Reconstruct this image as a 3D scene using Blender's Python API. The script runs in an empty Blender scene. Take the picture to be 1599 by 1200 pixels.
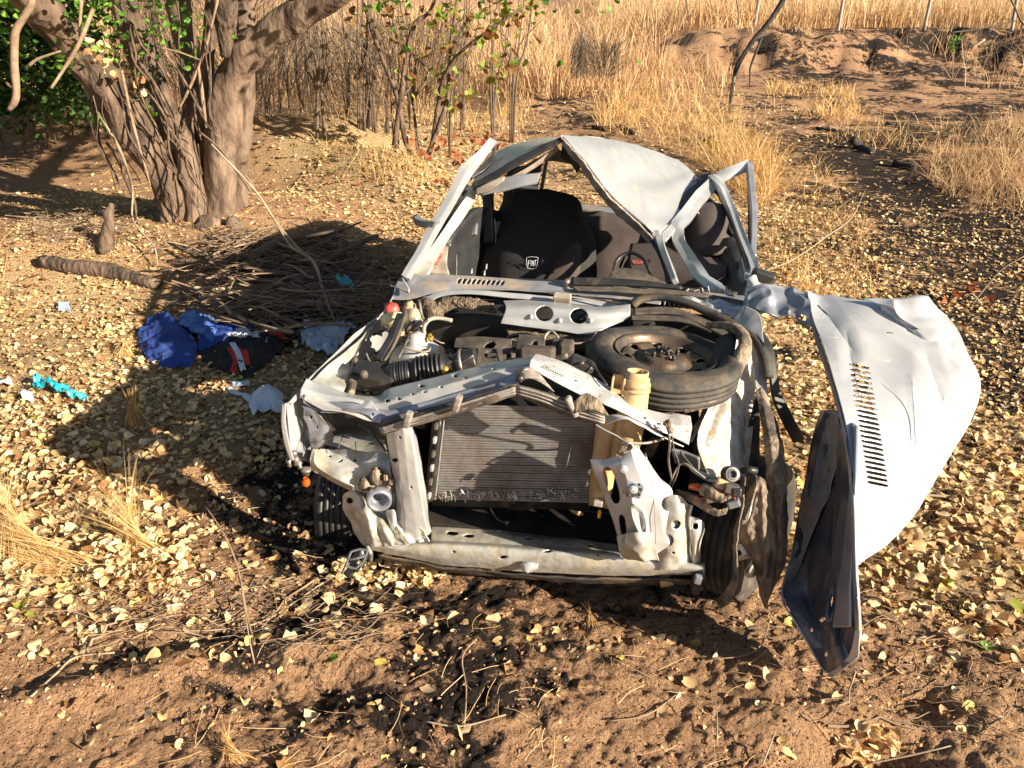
import bpy, math, random
import numpy as np
from mathutils import Matrix, Vector
random.seed(4); rng = np.random.default_rng(7)
sc = bpy.context.scene
COL = sc.collection
# ------------------------------------------------------------ camera, sky, sun, exposure
PITCH, CAMH, FPX = 27.0, 1.9, 1231.0
cd = bpy.data.cameras.new('camera'); cam = bpy.data.objects.new('camera', cd); COL.objects.link(cam)
cam.location = (0, 0, CAMH); cam.rotation_euler = (math.radians(90 - PITCH), 0, 0)
cd.sensor_width = 36.0; cd.lens = 36.0 * FPX / 1599.0; cd.clip_start = .05; cd.clip_end = 2000
sc.camera = cam
SD = Vector((.85, -.53, 0)).normalized(); ELEV = 21.8
world = bpy.data.worlds.new('World'); sc.world = world; world.use_nodes = True
wn = world.node_tree; bg = wn.nodes['Background']
sky = wn.nodes.new('ShaderNodeTexSky'); sky.sky_type = 'NISHITA'; sky.sun_disc = False
sky.sun_elevation = math.radians(ELEV); sky.sun_rotation = math.atan2(SD.x, SD.y)
sky.dust_density = 1.0
wn.links.new(sky.outputs[0], bg.inputs[0]); bg.inputs[1].default_value = .042
sl = bpy.data.lights.new('sun', 'SUN'); sun = bpy.data.objects.new('sun', sl); COL.objects.link(sun)
sl.energy = 5.0; sl.angle = math.radians(.5); sl.color = (1, .88, .69)
e = math.radians(ELEV); sv = Vector((SD.x * math.cos(e), SD.y * math.cos(e), math.sin(e)))
sun.rotation_euler = sv.to_track_quat('Z', 'Y').to_euler(); sun.location = sv * 30
sc.view_settings.view_transform = 'Standard'; sc.view_settings.look = 'None'
sc.view_settings.exposure = 1.5; sc.view_settings.gamma = 1
sc.view_settings.use_curve_mapping = False

# ------------------------------------------------------------ numbers: noise, projection
def _h(ix, iy, iz):
    n = (ix * 374761393 + iy * 668265263 + iz * 2147483647 * 7) & 0xffffffff
    n = ((n ^ (n >> 13)) * 1274126177) & 0xffffffff
    return ((n ^ (n >> 16)) & 0xffff) / 65535.0
def noise(p):
    p = np.asarray(p, float); i = np.floor(p).astype(np.int64); f = p - i; f = f * f * (3 - 2 * f)
    r = 0
    for a in (0, 1):
        for b in (0, 1):
            for c in (0, 1):
                w = (f[..., 0] if a else 1 - f[..., 0]) * (f[..., 1] if b else 1 - f[..., 1]) * (f[..., 2] if c else 1 - f[..., 2])
                r = r + w * _h(i[..., 0] + a, i[..., 1] + b, i[..., 2] + c)
    return r * 2 - 1
def fbm(p, o=3):
    p = np.asarray(p, float); r = 0; a = 1.
    for k in range(o): r = r + a * noise(p * 2 ** k + 17.3 * k); a *= .5
    return r
def n2(x, y, s, o=3, seed=0.):
    return fbm(np.stack([x * s + seed, y * s - seed, np.full_like(x, seed * 1.7 + .5)], -1), o)
PR = math.radians(PITCH); CC = np.array([0, 0, CAMH])
FW = np.array([0, math.cos(PR), -math.sin(PR)]); UP = np.array([0, math.sin(PR), math.cos(PR)]); RT = np.array([1., 0, 0])
YAW = math.radians(11.); CF = np.array([.08, 2.1, 0]); CR = np.array([math.cos(YAW), -math.sin(YAW), 0]); CB = np.array([math.sin(YAW), math.cos(YAW), 0])
def rays(px, py):
    px = np.asarray(px, float)[..., None]; py = np.asarray(py, float)[..., None]
    return FW + RT * (px - 799.5) / FPX - UP * (py - 600) / FPX
def carp(a):
    """photo column, photo row, distance back from the car's front -> point in the world"""
    a = np.asarray(a, float); d = rays(a[..., 0], a[..., 1])
    t = (a[..., 2] + (CF - CC) @ CB) / (d @ CB)
    return CC + d * t[..., None]
def wp(a):
    """photo column, photo row, world Y -> point"""
    a = np.asarray(a, float); d = rays(a[..., 0], a[..., 1]); t = a[..., 2] / d[..., 1]
    return CC + d * t[..., None]
def car(u, w, h): return CF + CR * u + CB * w + np.array([0, 0, h])
def proj(P):
    q = np.asarray(P) - CC; z = np.maximum(q @ FW, .05)
    return 799.5 + FPX * (q @ RT) / z, 600 - FPX * (q @ UP) / z
def gs(x, y, cx, cy, rx, ry): return np.exp(-((x - cx) / rx) ** 2 - ((y - cy) / ry) ** 2)
def sstep(a, b, x): t = np.clip((x - a) / (b - a), 0, 1); return t * t * (3 - 2 * t)
def ht(x, y):
    x = np.asarray(x, float); y = np.asarray(y, float)
    z = .05 * n2(x, y, .5, 2, 3.) * sstep(2.5, 6, y) + .02 * n2(x, y, 1.6, 2, 9.)
    z = z + .26 * gs(x, y, -2.5, 6.6, 1.5, .95) + .24 * gs(x, y, -3.7, 5.5, 1.5, .55)
    z = z + .46 * np.exp(-((y - (8.3 - .55 * (x + 2))) / .6) ** 2) * sstep(0, -1.2, x) * sstep(-9, -5, x)
    z = z + .40 * np.exp(-((y - (10.2 - .2 * (x + 2))) / .6) ** 2) * sstep(-1, -2.2, x)
    z = z - .11 * gs(x, y, -.95, 2.75, .55, .38)                      # dug-up hollow by the front wheel
    z = z - .09 * gs(x, y, .2, 2.25, .9, .35)
    z = z - .17 * gs(x, y, .99, 1.46, .15, .10) + .035 * gs(x, y, .93, 1.60, .2, .05) # hole full of leaves
    z = z + .05 * np.exp(-((y - (1.86 + .35 * (x + .8))) / .07) ** 2) * sstep(-1.9, -1.2, x) * sstep(-.25, -.55, x)
    z = z - .045 * gs(x, y, -.6, 1.72, .16, .08) - .04 * gs(x, y, 1.2, 1.66, .1, .06)
    bk = sstep(0, 1, (y - (20.5 + .8 * n2(x, y * 0, .35, 2, 5.))) / 2.0) * sstep(2.5, 6, x)
    z = z + .62 * bk * (1 - .9 * gs(x, y, 11.0, 21.5, 1.3, 2)) + .24 * sstep(17, 21, y) * sstep(28, 24, y) * n2(x, y, 1.3, 4, 71.)
    z = z + .12 * gs(x, y, 1.5, 11.5, 1.8, .6)
    near = sstep(14, 5, y)
    z = z + near * (.012 * n2(x, y, 5, 3, 21.) + .004 * n2(x, y, 28, 2, 31.))
    z = z + sstep(8, 14, y) * .05 * n2(x, y, 1.2, 3, 41.) * sstep(80, 30, y)
    return z
_T = []
for (x0, x1, y0, y1, st) in ((-6., 6., .55, 10., .02), (-45., 45., .55, 64., .12)):
    gx = np.arange(x0, x1, st); gy = np.arange(y0, y1, st); GX, GY = np.meshgrid(gx, gy); _T.append((x0, y0, st, ht(GX, GY)))
def hq(x, y):
    r = None
    for (x0, y0, st, T) in _T[::-1]:
        fx = (x - x0) / st; fy = (y - y0) / st; ok = (fx >= 0) & (fy >= 0) & (fx < T.shape[1] - 1.01) & (fy < T.shape[0] - 1.01)
        fx = np.clip(fx, 0, T.shape[1] - 1.01); fy = np.clip(fy, 0, T.shape[0] - 1.01); i = fx.astype(int); j = fy.astype(int); u = fx - i; v = fy - j
        z = (T[j, i] * (1 - u) + T[j, i + 1] * u) * (1 - v) + (T[j + 1, i] * (1 - u) + T[j + 1, i + 1] * u) * v
        r = z if r is None else np.where(ok, z, r)
    return r
def ground(px, py, up=0.):
    px = np.atleast_1d(np.asarray(px, float)); py = np.atleast_1d(np.asarray(py, float))
    d = rays(px, py); t0 = np.full(px.shape, .6); step = 1.012; t = t0.copy(); done = np.zeros(px.shape, bool); hit = t.copy()
    for k in range(420):
        P = CC + d * t[:, None]; below = P[:, 2] < hq(P[:, 0], P[:, 1]) + up
        new = below & ~done; hit[new] = t[new]; done |= below
        if done.all(): break
        t = t * step
    lo = hit / step; hi = hit
    for k in range(8):
        m = (lo + hi) / 2; P = CC + d * m[:, None]; b = P[:, 2] < hq(P[:, 0], P[:, 1]) + up
        hi = np.where(b, m, hi); lo = np.where(b, lo, m)
    return CC + d * hi[:, None]
def g1(px, py, up=0.): return ground(px, py, up)[0]

# ------------------------------------------------------------ materials
M = {}
def mat(name, c1, c2=None, rough=.6, metal=0., scale=8., lo=.4, hi=.6, c3=None, s3=3., lo3=.5, hi3=.65, bump=.0, bs=60., bd=.002, coat=0., spec=.5, stretch=None, rough2=None, trans=0., sss=0., detail=6.):
    m = bpy.data.materials.new(name); m.use_nodes = True; nt = m.node_tree; b = nt.nodes['Principled BSDF']
    L = nt.links.new; tc = nt.nodes.new('ShaderNodeTexCoord'); vec = tc.outputs['Object']
    if stretch:
        mp = nt.nodes.new('ShaderNodeMapping'); mp.inputs['Scale'].default_value = stretch; L(vec, mp.inputs[0]); vec = mp.outputs[0]
    b.inputs['Roughness'].default_value = rough; b.inputs['Metallic'].default_value = metal
    b.inputs['Specular IOR Level'].default_value = spec; b.inputs['Coat Weight'].default_value = coat; b.inputs['Coat Roughness'].default_value = .12
    if trans: b.inputs['Transmission Weight'].default_value = trans
    if sss: b.inputs['Subsurface Weight'].default_value = sss; b.inputs['Subsurface Radius'].default_value = (.01, .006, .003)
    cur = None
    def layer(cur, c, s, lo, hi, seed):
        n = nt.nodes.new('ShaderNodeTexNoise'); n.inputs['Scale'].default_value = s; n.inputs['Detail'].default_value = detail; n.inputs['Roughness'].default_value = .62
        n.inputs['Distortion'].default_value = seed; L(vec, n.inputs['Vector'])
        r = nt.nodes.new('ShaderNodeMapRange'); r.inputs[1].default_value = lo; r.inputs[2].default_value = hi; L(n.outputs[0], r.inputs[0])
        x = nt.nodes.new('ShaderNodeMix'); x.data_type = 'RGBA'; L(r.outputs[0], x.inputs[0])
        if hasattr(cur, 'links'): L(cur, x.inputs[6])
        else: x.inputs[6].default_value = (*cur, 1)
        x.inputs[7].default_value = (*c, 1)
        return x.outputs[2], r.outputs[0]
    cur = c1; f = None
    if c2: cur, f = layer(cur, c2, scale, lo, hi, .2)
    if c3:
        cur, g = layer(cur, c3, s3, lo3, hi3, .6)
        if metal > 0:
            q = nt.nodes.new('ShaderNodeMapRange'); q.inputs[3].default_value = metal; q.inputs[4].default_value = metal * .15; L(g, q.inputs[0]); L(q.outputs[0], b.inputs['Metallic'])
            q = nt.nodes.new('ShaderNodeMapRange'); q.inputs[3].default_value = rough; q.inputs[4].default_value = .8; L(g, q.inputs[0]); L(q.outputs[0], b.inputs['Roughness'])
    if hasattr(cur, 'links'): L(cur, b.inputs['Base Color'])
    else: b.inputs['Base Color'].default_value = (*cur, 1)
    if bump:
        n = nt.nodes.new('ShaderNodeTexNoise'); n.inputs['Scale'].default_value = bs; n.inputs['Detail'].default_value = 5; L(vec, n.inputs['Vector'])
        u = nt.nodes.new('ShaderNodeBump'); u.inputs['Strength'].default_value = bump; u.inputs['Distance'].default_value = bd
        L(n.outputs[0], u.inputs['Height']); L(u.outputs[0], b.inputs['Normal'])
    M[name] = m; return m
DUST = (.36, .26, .16)
mat('paint', (.50, .50, .505), (.43, .43, .43), .30, .36, 5, c3=(.44, .37, .28), s3=7, lo3=.62, hi3=.80, bump=.25, bs=30, bd=.003, coat=.2)
mat('paint_dusty', (.58, .58, .60), (.50, .48, .46), .42, .5, 8, c3=DUST, s3=6, lo3=.48, hi3=.72, bump=.2, bs=90)
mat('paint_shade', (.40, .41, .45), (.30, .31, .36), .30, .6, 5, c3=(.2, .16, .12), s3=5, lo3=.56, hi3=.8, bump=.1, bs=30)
mat('paint_mud', (.52, .51, .48), (.42, .385, .30), .40, .45, 26, .46, .62, c3=(.40, .33, .22), s3=7, lo3=.54, hi3=.70, bump=.55, bs=42, bd=.004)
mat('paint_rusty', (.56, .55, .54), (.46, .37, .27), .5, .3, 34, .46, .56, c3=(.30, .19, .10), s3=6, lo3=.52, hi3=.66, bump=.9, bs=60, bd=.005, stretch=(1, 1, .35))
mat('roof_paint', (.44, .44, .445), (.39, .385, .38), .36, .40, 4, c3=(.30, .25, .20), s3=14, lo3=.56, hi3=.72, bump=.15, bs=40, coat=.15, stretch=(2.2, .7, 1))
mat('hood_paint', (.56, .56, .575), (.49, .49, .50), .30, .40, 7, c3=(.46, .40, .33), s3=22, lo3=.62, hi3=.72, bump=.05, bs=20, coat=.35)
mat('bonnet_shaded', (.09, .095, .125), (.13, .13, .15), .30, .45, 6, c3=(.16, .13, .10), s3=7, lo3=.58, hi3=.75, bump=.3, bs=30)  # darker copy of the silver paint; shade of the turned half put into colour
mat('paint_speckled', (.56, .56, .57), (.50, .485, .47), .34, .4, 14, c3=(.24, .15, .09), s3=60, lo3=.56, hi3=.62, bump=.4, bs=60)
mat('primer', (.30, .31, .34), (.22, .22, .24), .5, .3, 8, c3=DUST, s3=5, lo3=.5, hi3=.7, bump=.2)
mat('rail_dirty', (.27, .25, .24), (.38, .33, .27), .7, .2, 22, c3=(.16, .13, .11), s3=9, lo3=.45, hi3=.6, bump=.5, bs=80, bd=.003, stretch=(1, 1, 3))
mat('plastic_black', (.018, .018, .02), (.03, .028, .027), .42, 0, 12, c3=(.17, .13, .09), s3=6, lo3=.56, hi3=.8, bump=.2)
mat('plastic_dusty', (.05, .043, .036), (.13, .10, .075), .75, 0, 9, c3=(.035, .03, .03), s3=14, lo3=.5, hi3=.7, bump=.4, bs=70)
mat('rubber', (.022, .021, .020), (.055, .046, .038), .7, 0, 16, c3=(.19, .13, .075), s3=5, lo3=.52, hi3=.74, bump=.6, bs=70, bd=.003)
mat('rubber_clean', (.014, .014, .015), (.025, .023, .022), .55, 0, 10, bump=.2)
mat('rust', (.09, .063, .045), (.20, .135, .085), .42, .5, 12, c3=(.03, .026, .022), s3=6, lo3=.46, hi3=.62, bump=.4)
mat('liner', (.12, .09, .066), (.27, .205, .14), .85, 0, 34, .42, .58, c3=(.055, .042, .034), s3=9, lo3=.50, hi3=.60, bump=1., bs=70, bd=.008, stretch=(1, 1, .4))
mat('engine_black', (.012, .012, .013), (.04, .032, .026), .5, .1, 9, bump=.3)
mat('alloy', (.30, .28, .26), (.16, .13, .10), .5, .6, 20, bump=.4)
mat('beige_plastic', (.55, .38, .20), (.42, .26, .12), .45, 0, 9, .45, .62, bump=.2, coat=.1, sss=.05)
mat('reservoir_plastic', (.66, .55, .36), (.5, .38, .22), .35, 0, 6, bump=.1, sss=.2)
mat('red_plastic', (.50, .05, .035), (.42, .07, .05), .45, 0, 9)
mat('orange_plastic', (.75, .16, .02), None, .25, 0, trans=.5)
mat('brass', (.75, .45, .06), None, .3, .7)
mat('fin', (.20, .195, .195), (.26, .25, .245), .5, .35, 30, c3=(.13, .09, .07), s3=6, lo3=.45, hi3=.7, bump=.7, bs=300, bd=.002)
mat('fin_bright', (.72, .71, .72), (.5, .45, .42), .4, .7, 30)
mat('seat_dark', (.018, .016, .017), (.026, .022, .022), .9, 0, 40, bump=.3, bs=200)
mat('seat_brown', (.050, .037, .034), (.066, .049, .044), .9, 0, 12, bump=.3, bs=200)
mat('trim_dark', (.016, .016, .018), (.03, .03, .034), .6, 0, 9, bump=.2)
mat('trim_grey', (.11, .12, .14), (.14, .14, .15), .6, 0, 9, c3=(.2, .16, .12), s3=5, bump=.1)
mat('headliner', (.34, .29, .24), (.22, .17, .13), .9, 0, 10, bump=.3)
mat('felt', (.12, .085, .055), (.27, .20, .13), 1, 0, 70, bump=1, bs=160, bd=.02)
mat('badge_white', (.55, .57, .6), None, .6)
mat('wire', (.13, .11, .09), (.04, .035, .03), .6, 0, 20)
mat('wire_pale', (.34, .30, .25), (.2, .17, .14), .6, 0, 20)
mat('blood', (.22, .035, .03), (.35, .12, .1), .5, 0, 30)
mat('bark', (.10, .062, .04), (.18, .12, .08), .9, 0, 6, c3=(.05, .034, .024), s3=9, lo3=.46, hi3=.60, bump=1., bs=35, bd=.03, stretch=(1, 1, .35))
mat('bark_pale', (.15, .10, .067), (.22, .15, .105), .9, 0, 5, c3=(.065, .04, .027), s3=7, lo3=.44, hi3=.60, bump=1., bs=22, bd=.022, stretch=(1, 1, .5))
mat('bark_dark', (.10, .07, .05), (.15, .105, .07), .9, 0, 9, bump=.8, bs=40, bd=.006)
mat('twig', (.20, .13, .082), (.29, .205, .135), .85, 0, 20, bump=.4, bs=90)
mat('twig_pale', (.36, .275, .19), (.26, .19, .125), .8, 0, 20, bump=.3, bs=90)
mat('char', (.012, .011, .011), (.05, .04, .035), .8, 0, 14, c3=(.42, .38, .33), s3=5, lo3=.62, hi3=.68, bump=.8, bs=60)
mat('post', (.30, .27, .23), (.30, .28, .26), .8, 0, 9, bump=.3)
mat('charcoal', (.012, .011, .012), (.035, .03, .028), .85, 0, 14, bump=.6)
mat('cloth_blue', (.010, .035, .20), (.02, .06, .27), .9, 0, 5, c3=(.12, .10, .10), s3=12, lo3=.60, hi3=.78, bump=.4, bs=90)
mat('cloth_denim', (.13, .24, .48), (.05, .12, .38), .9, 0, 9, .4, .55, bump=.5, bs=120)
mat('cloth_black', (.012, .012, .016), None, .8, 0, bump=.4, bs=120)
mat('cloth_white', (.58, .62, .70), (.50, .54, .62), .8, 0, 9, bump=.4, bs=80)
mat('cloth_red', (.55, .02, .02), None, .8, 0, bump=.4, bs=80)
mat('cyan_plastic', (.01, .30, .38), (.05, .42, .48), .3, 0, 9, bump=.6, bs=40, bd=.006, coat=.3)
mat('clear_plastic', (.45, .55, .68), (.30, .38, .5), .25, 0, 9, bump=.7, bs=30, bd=.006, coat=.4)
mat('stone', (.28, .185, .12), (.16, .10, .07), .95, 0, 20, bump=.6)
# material by a per-point number 'rnd' through a ramp
def ramp_mat(name, stops, rough=.7, trans=0., bump=.0):
    m = bpy.data.materials.new(name); m.use_nodes = True; nt = m.node_tree; b = nt.nodes['Principled BSDF']; L = nt.links.new
    at = nt.nodes.new('ShaderNodeAttribute'); at.attribute_name = 'rnd'
    cr = nt.nodes.new('ShaderNodeValToRGB'); L(at.outputs['Fac'], cr.inputs[0])
    el = cr.color_ramp.elements
    while len(el) < len(stops): el.new(.5)
    for k, (p, c) in enumerate(stops): el[k].position = p; el[k].color = (*c, 1)
    tc = nt.nodes.new('ShaderNodeTexCoord'); n = nt.nodes.new('ShaderNodeTexNoise'); n.inputs['Scale'].default_value = 60; n.inputs['Detail'].default_value = 3; L(tc.outputs['Object'], n.inputs['Vector'])
    hv = nt.nodes.new('ShaderNodeHueSaturation'); q = nt.nodes.new('ShaderNodeMapRange'); q.inputs[3].default_value = .7; q.inputs[4].default_value = 1.25; L(n.outputs[0], q.inputs[0]); L(q.outputs[0], hv.inputs['Value']); L(cr.outputs[0], hv.inputs['Color'])
    L(hv.outputs[0], b.inputs['Base Color']); b.inputs['Roughness'].default_value = rough; b.inputs['Specular IOR Level'].default_value = .3
    if trans:
        tr = nt.nodes.new('ShaderNodeBsdfTranslucent'); L(hv.outputs[0], tr.inputs[0]); mx = nt.nodes.new('ShaderNodeMixShader'); mx.inputs[0].default_value = trans
        L(b.outputs[0], mx.inputs[1]); L(tr.outputs[0], mx.inputs[2]); L(mx.outputs[0], nt.nodes['Material Output'].inputs[0])
    M[name] = m; return m
ramp_mat('litter', [(0, (.11, .05, .022)), (.18, (.30, .14, .05)), (.36, (.56, .35, .16)), (.60, (.74, .52, .27)), (.93, (.88, .70, .43)), (.97, (.80, .60, .14)), (1, (.34, .36, .06))], .6, .25)
ramp_mat('drygrass', [(0, (.26, .13, .065)), (.35, (.50, .30, .15)), (.7, (.68, .47, .25)), (1, (.86, .69, .44))], .7, .3)
ramp_mat('straw', [(0, (.38, .20, .07)), (.5, (.68, .43, .17)), (1, (.84, .65, .34))], .6, .25)
ramp_mat('green_leaf', [(0, (.045, .12, .015)), (.6, (.11, .26, .03)), (1, (.22, .40, .05))], .5, .35)
ramp_mat('mixed_leaf', [(0, (.17, .055, .022)), (.3, (.24, .13, .04)), (.55, (.22, .19, .04)), (.85, (.22, .30, .045)), (1, (.42, .40, .06))], .55, .4)
ramp_mat('red_leaf', [(0, (.22, .045, .02)), (1, (.42, .13, .05))], .6, .3)
ramp_mat('dark_leaf', [(0, (.02, .045, .01)), (.7, (.045, .10, .02)), (1, (.09, .17, .03))], .5, .25)
ramp_mat('clods', [(0, (.04, .027, .02)), (.5, (.32, .17, .085)), (1, (.58, .36, .20))], .95)
# ground
gm = bpy.data.materials.new('soil'); gm.use_nodes = True; nt = gm.node_tree; L = nt.links.new; b = nt.nodes['Principled BSDF']
tc = nt.nodes.new('ShaderNodeTexCoord'); O = tc.outputs['Object']
def tn(s, d=8, r=.65, dist=0.):
    n = nt.nodes.new('ShaderNodeTexNoise'); n.inputs['Scale'].default_value = s; n.inputs['Detail'].default_value = d; n.inputs['Roughness'].default_value = r; n.inputs['Distortion'].default_value = dist; L(O, n.inputs['Vector']); return n.outputs[0]
def mr(i, a, b_, c=0., d=1.):
    n = nt.nodes.new('ShaderNodeMapRange'); n.inputs[1].default_value = a; n.inputs[2].default_value = b_; n.inputs[3].default_value = c; n.inputs[4].default_value = d; L(i, n.inputs[0]); return n.outputs[0]
def mx(f, a, c):
    n = nt.nodes.new('ShaderNodeMix'); n.data_type = 'RGBA'; L(f, n.inputs[0])
    for s, v in ((6, a), (7, c)):
        if isinstance(v, tuple): n.inputs[s].default_value = (*v, 1)
        else: L(v, n.inputs[s])
    return n.outputs[2]
def mth(op, a, c):
    n = nt.nodes.new('ShaderNodeMath'); n.operation = op
    for s, v in ((0, a), (1, c)):
        if isinstance(v, (int, float)): n.inputs[s].default_value = v
        else: L(v, n.inputs[s])
    return n.outputs[0]
base = mx(mr(tn(1.1, 6), .38, .62), (.66, .40, .22), (.53, .305, .17))
base = mx(mr(tn(14, 8), .45, .70), base, (.38, .215, .125))
base = mx(mr(tn(55, 5, .75), .56, .66), base, (.20, .10, .052))
base = mx(mr(tn(85, 4, .7), .58, .66), base, (.66, .46, .30))
base = mx(mr(tn(110, 3), .59, .64), base, (.045, .03, .022))
at2 = nt.nodes.new('ShaderNodeAttribute'); at2.attribute_name = 'litt'
lf = mth('ADD', at2.outputs['Fac'], mth('MULTIPLY', mth('SUBTRACT', tn(40, 6, .7), .5), 1.5))
base = mx(mr(lf, .35, .85), base, (.60, .43, .235))
at = nt.nodes.new('ShaderNodeAttribute'); at.attribute_name = 'burn'
bf = mth('ADD', at.outputs['Fac'], mth('ADD', mth('MULTIPLY', mth('SUBTRACT', tn(9, 9, .75, .4), .5), 2.2), mth('MULTIPLY', mth('SUBTRACT', tn(1.3, 5, .6, .5), .5), 2.2)))
base = mx(mr(bf, .46, .64), base, (.034, .025, .021))
L(base, b.inputs['Base Color']); b.inputs['Roughness'].default_value = .95; b.inputs['Specular IOR Level'].default_value = .15
bu = nt.nodes.new('ShaderNodeBump'); bu.inputs['Strength'].default_value = 1.; bu.inputs['Distance'].default_value = .045
vo = nt.nodes.new('ShaderNodeTexVoronoi'); vo.inputs['Scale'].default_value = 55; L(O, vo.inputs['Vector'])
L(mth('ADD', mth('SUBTRACT', mth('MULTIPLY', tn(40, 8, .75), 1.3), mth('MULTIPLY', vo.outputs['Distance'], .35)), mth('MULTIPLY', tn(130, 4, .7), .5)), bu.inputs['Height']); L(bu.outputs[0], b.inputs['Normal'])
M['soil'] = gm

# ------------------------------------------------------------ mesh helpers
def setp(o, label=None, cat=None, group=None, kind=None):
    if label: o['label'] = label
    if cat: o['category'] = cat
    if group: o['group'] = group
    if kind: o['kind'] = kind
    return o
def empty(name, loc, label, cat, group=None):
    o = bpy.data.objects.new(name, None); COL.objects.link(o); o.location = Vector(loc); o.empty_display_size = .1
    return setp(o, label, cat, group)
def wloc(o):
    v = Vector(o.location)
    if o.parent is not None: v = v + wloc(o.parent)
    return v
def npmesh(name, V, F, smooth=True, rnd=None, attrs=None):
    me = bpy.data.meshes.new(name); V = np.asarray(V, np.float32); F = np.asarray(F, np.int32)
    me.vertices.add(len(V)); me.vertices.foreach_set('co', V.ravel())
    k = F.shape[1]; me.loops.add(F.size); me.loops.foreach_set('vertex_index', F.ravel())
    me.polygons.add(len(F)); me.polygons.foreach_set('loop_start', np.arange(0, F.size, k, dtype=np.int32)); me.polygons.foreach_set('loop_total', np.full(len(F), k, np.int32))
    me.polygons.foreach_set('use_smooth', np.full(len(F), smooth))
    for n, v in ([('rnd', rnd)] if rnd is not None else []) + list((attrs or {}).items()):
        a = me.attributes.new(n, 'FLOAT', 'POINT'); a.data.foreach_set('value', np.asarray(v, np.float32))
    me.update(); me.validate(); return me
def obj(name, me, m, parent=None, solid=0., bevel=0., label=None, cat=None, group=None, kind=None):
    """link a mesh given in world coordinates; a top-level thing gets its origin at its base"""
    n = len(me.vertices); co = np.empty(n * 3, np.float32); me.vertices.foreach_get('co', co); co = co.reshape(-1, 3)
    c = np.array([co[:, 0].mean(), co[:, 1].mean(), co[:, 2].min()], np.float32) if n else np.zeros(3, np.float32)
    if parent is not None: c = (co.mean(0) if n else c)
    me.vertices.foreach_set('co', (co - c).ravel())
    o = bpy.data.objects.new(name, me); COL.objects.link(o)
    for k in (m if isinstance(m, (list, tuple)) else [m]): me.materials.append(M[k] if isinstance(k, str) else k)
    if parent is not None: o.parent = parent; o.location = Vector(c.tolist()) - wloc(parent)
    else: o.location = Vector(c.tolist())
    if solid:
        s = o.modifiers.new('thickness', 'SOLIDIFY'); s.thickness = solid; s.offset = 0
    if bevel:
        s = o.modifiers.new('bevel', 'BEVEL'); s.width = bevel; s.segments = 2; s.limit_method = 'ANGLE'
    return setp(o, label, cat, group, kind)
def upsample(a, n, lin):
    """a: (k, ..., 3) -> (n, ..., 3) along axis 0"""
    k = len(a); t = np.linspace(0, k - 1, n); i = np.minimum(t.astype(int), k - 2); f = (t - i).reshape((-1,) + (1,) * (a.ndim - 1))
    p1 = a[i]; p2 = a[i + 1]
    if lin: return p1 * (1 - f) + p2 * f
    p0 = np.where((i == 0).reshape(f.shape), 2 * p1 - p2, a[np.maximum(i - 1, 0)]); p3 = np.where((i == k - 2).reshape(f.shape), 2 * p2 - p1, a[np.minimum(i + 2, k - 1)])
    return .5 * (2 * p1 + (p2 - p0) * f + (2 * p0 - 5 * p1 + 4 * p2 - p3) * f ** 2 + (3 * p1 - p0 - 3 * p2 + p3) * f ** 3)
def grid_faces(m, n):
    i = np.arange(m - 1)[:, None] * n + np.arange(n - 1)[None]; i = i.ravel()
    return np.stack([i, i + 1, i + n + 1, i + n], 1)
def sheet(name, m, rows, parent, size=(24, 24), lin=(False, False), folds=(), holes=(), wob=.0, ws=6., ridge=0., rs=5., thick=.004, smooth=True, conv=carp, raw=False, **kw):
    a = np.array(rows, float); a = upsample(a, size[0], lin[0]); a = np.swapaxes(upsample(np.swapaxes(a, 0, 1), size[1], lin[1]), 0, 1)
    mm, nn = a.shape[:2]; P = a.reshape(-1, 3); F = grid_faces(mm, nn)
    for (cx, cy, rx, ry, *ang) in holes:
        t = math.radians(ang[0]) if ang else 0.
        pw_ = ang[1] if len(ang) > 1 else 2
        ex, ey = math.cos(t), math.sin(t)
        def q(X):
            dx = X[..., 0] - cx; dy = X[..., 1] - cy; return (dx * ex + dy * ey) / rx, (-dx * ey + dy * ex) / ry
        c = P[F].mean(1); u, v = q(c); ins = (np.abs(u) ** pw_ + np.abs(v) ** pw_) < 1
        bv = np.intersect1d(F[ins].ravel(), F[~ins].ravel()) if ins.any() else np.array([], int); F = F[~ins]
        if len(bv):
            u, v = q(P[bv]); r = (np.abs(u) ** pw_ + np.abs(v) ** pw_) ** (1 / pw_); r = np.maximum(r, .3); u /= r; v /= r
            P[bv, 0] = cx + u * rx * ex - v * ry * ey; P[bv, 1] = cy + u * rx * ey + v * ry * ex
    for (x0, y0, x1, y1, wd, dp) in folds:
        dx, dy = x1 - x0, y1 - y0; l2 = dx * dx + dy * dy; t = ((P[:, 0] - x0) * dx + (P[:, 1] - y0) * dy) / l2; tc_ = np.clip(t, 0, 1)
        ds = np.hypot(P[:, 0] - x0 - tc_ * dx, P[:, 1] - y0 - tc_ * dy) / wd; P[:, 2] += dp * np.maximum(0, 1 - ds) ** 1.4 * (1 - .45 * np.abs(2 * tc_ - 1))
    W = conv(P) if conv is not None else P
    if wob or ridge:
        G = W.reshape(mm, nn, 3); du = np.gradient(G, axis=0); dv = np.gradient(G, axis=1); N = np.cross(du, dv); N /= np.maximum(np.linalg.norm(N, axis=-1, keepdims=True), 1e-9)
        N = N.reshape(-1, 3)
        d = wob * fbm(W * ws, 3) + (ridge * (1 - 2 * np.abs(fbm(W * rs + 5.5, 2))) if ridge else 0)
        W = W + N * d[:, None]
    me = npmesh(name, W, F, smooth)
    return obj(name, me, m, parent, solid=thick, **kw)
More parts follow.
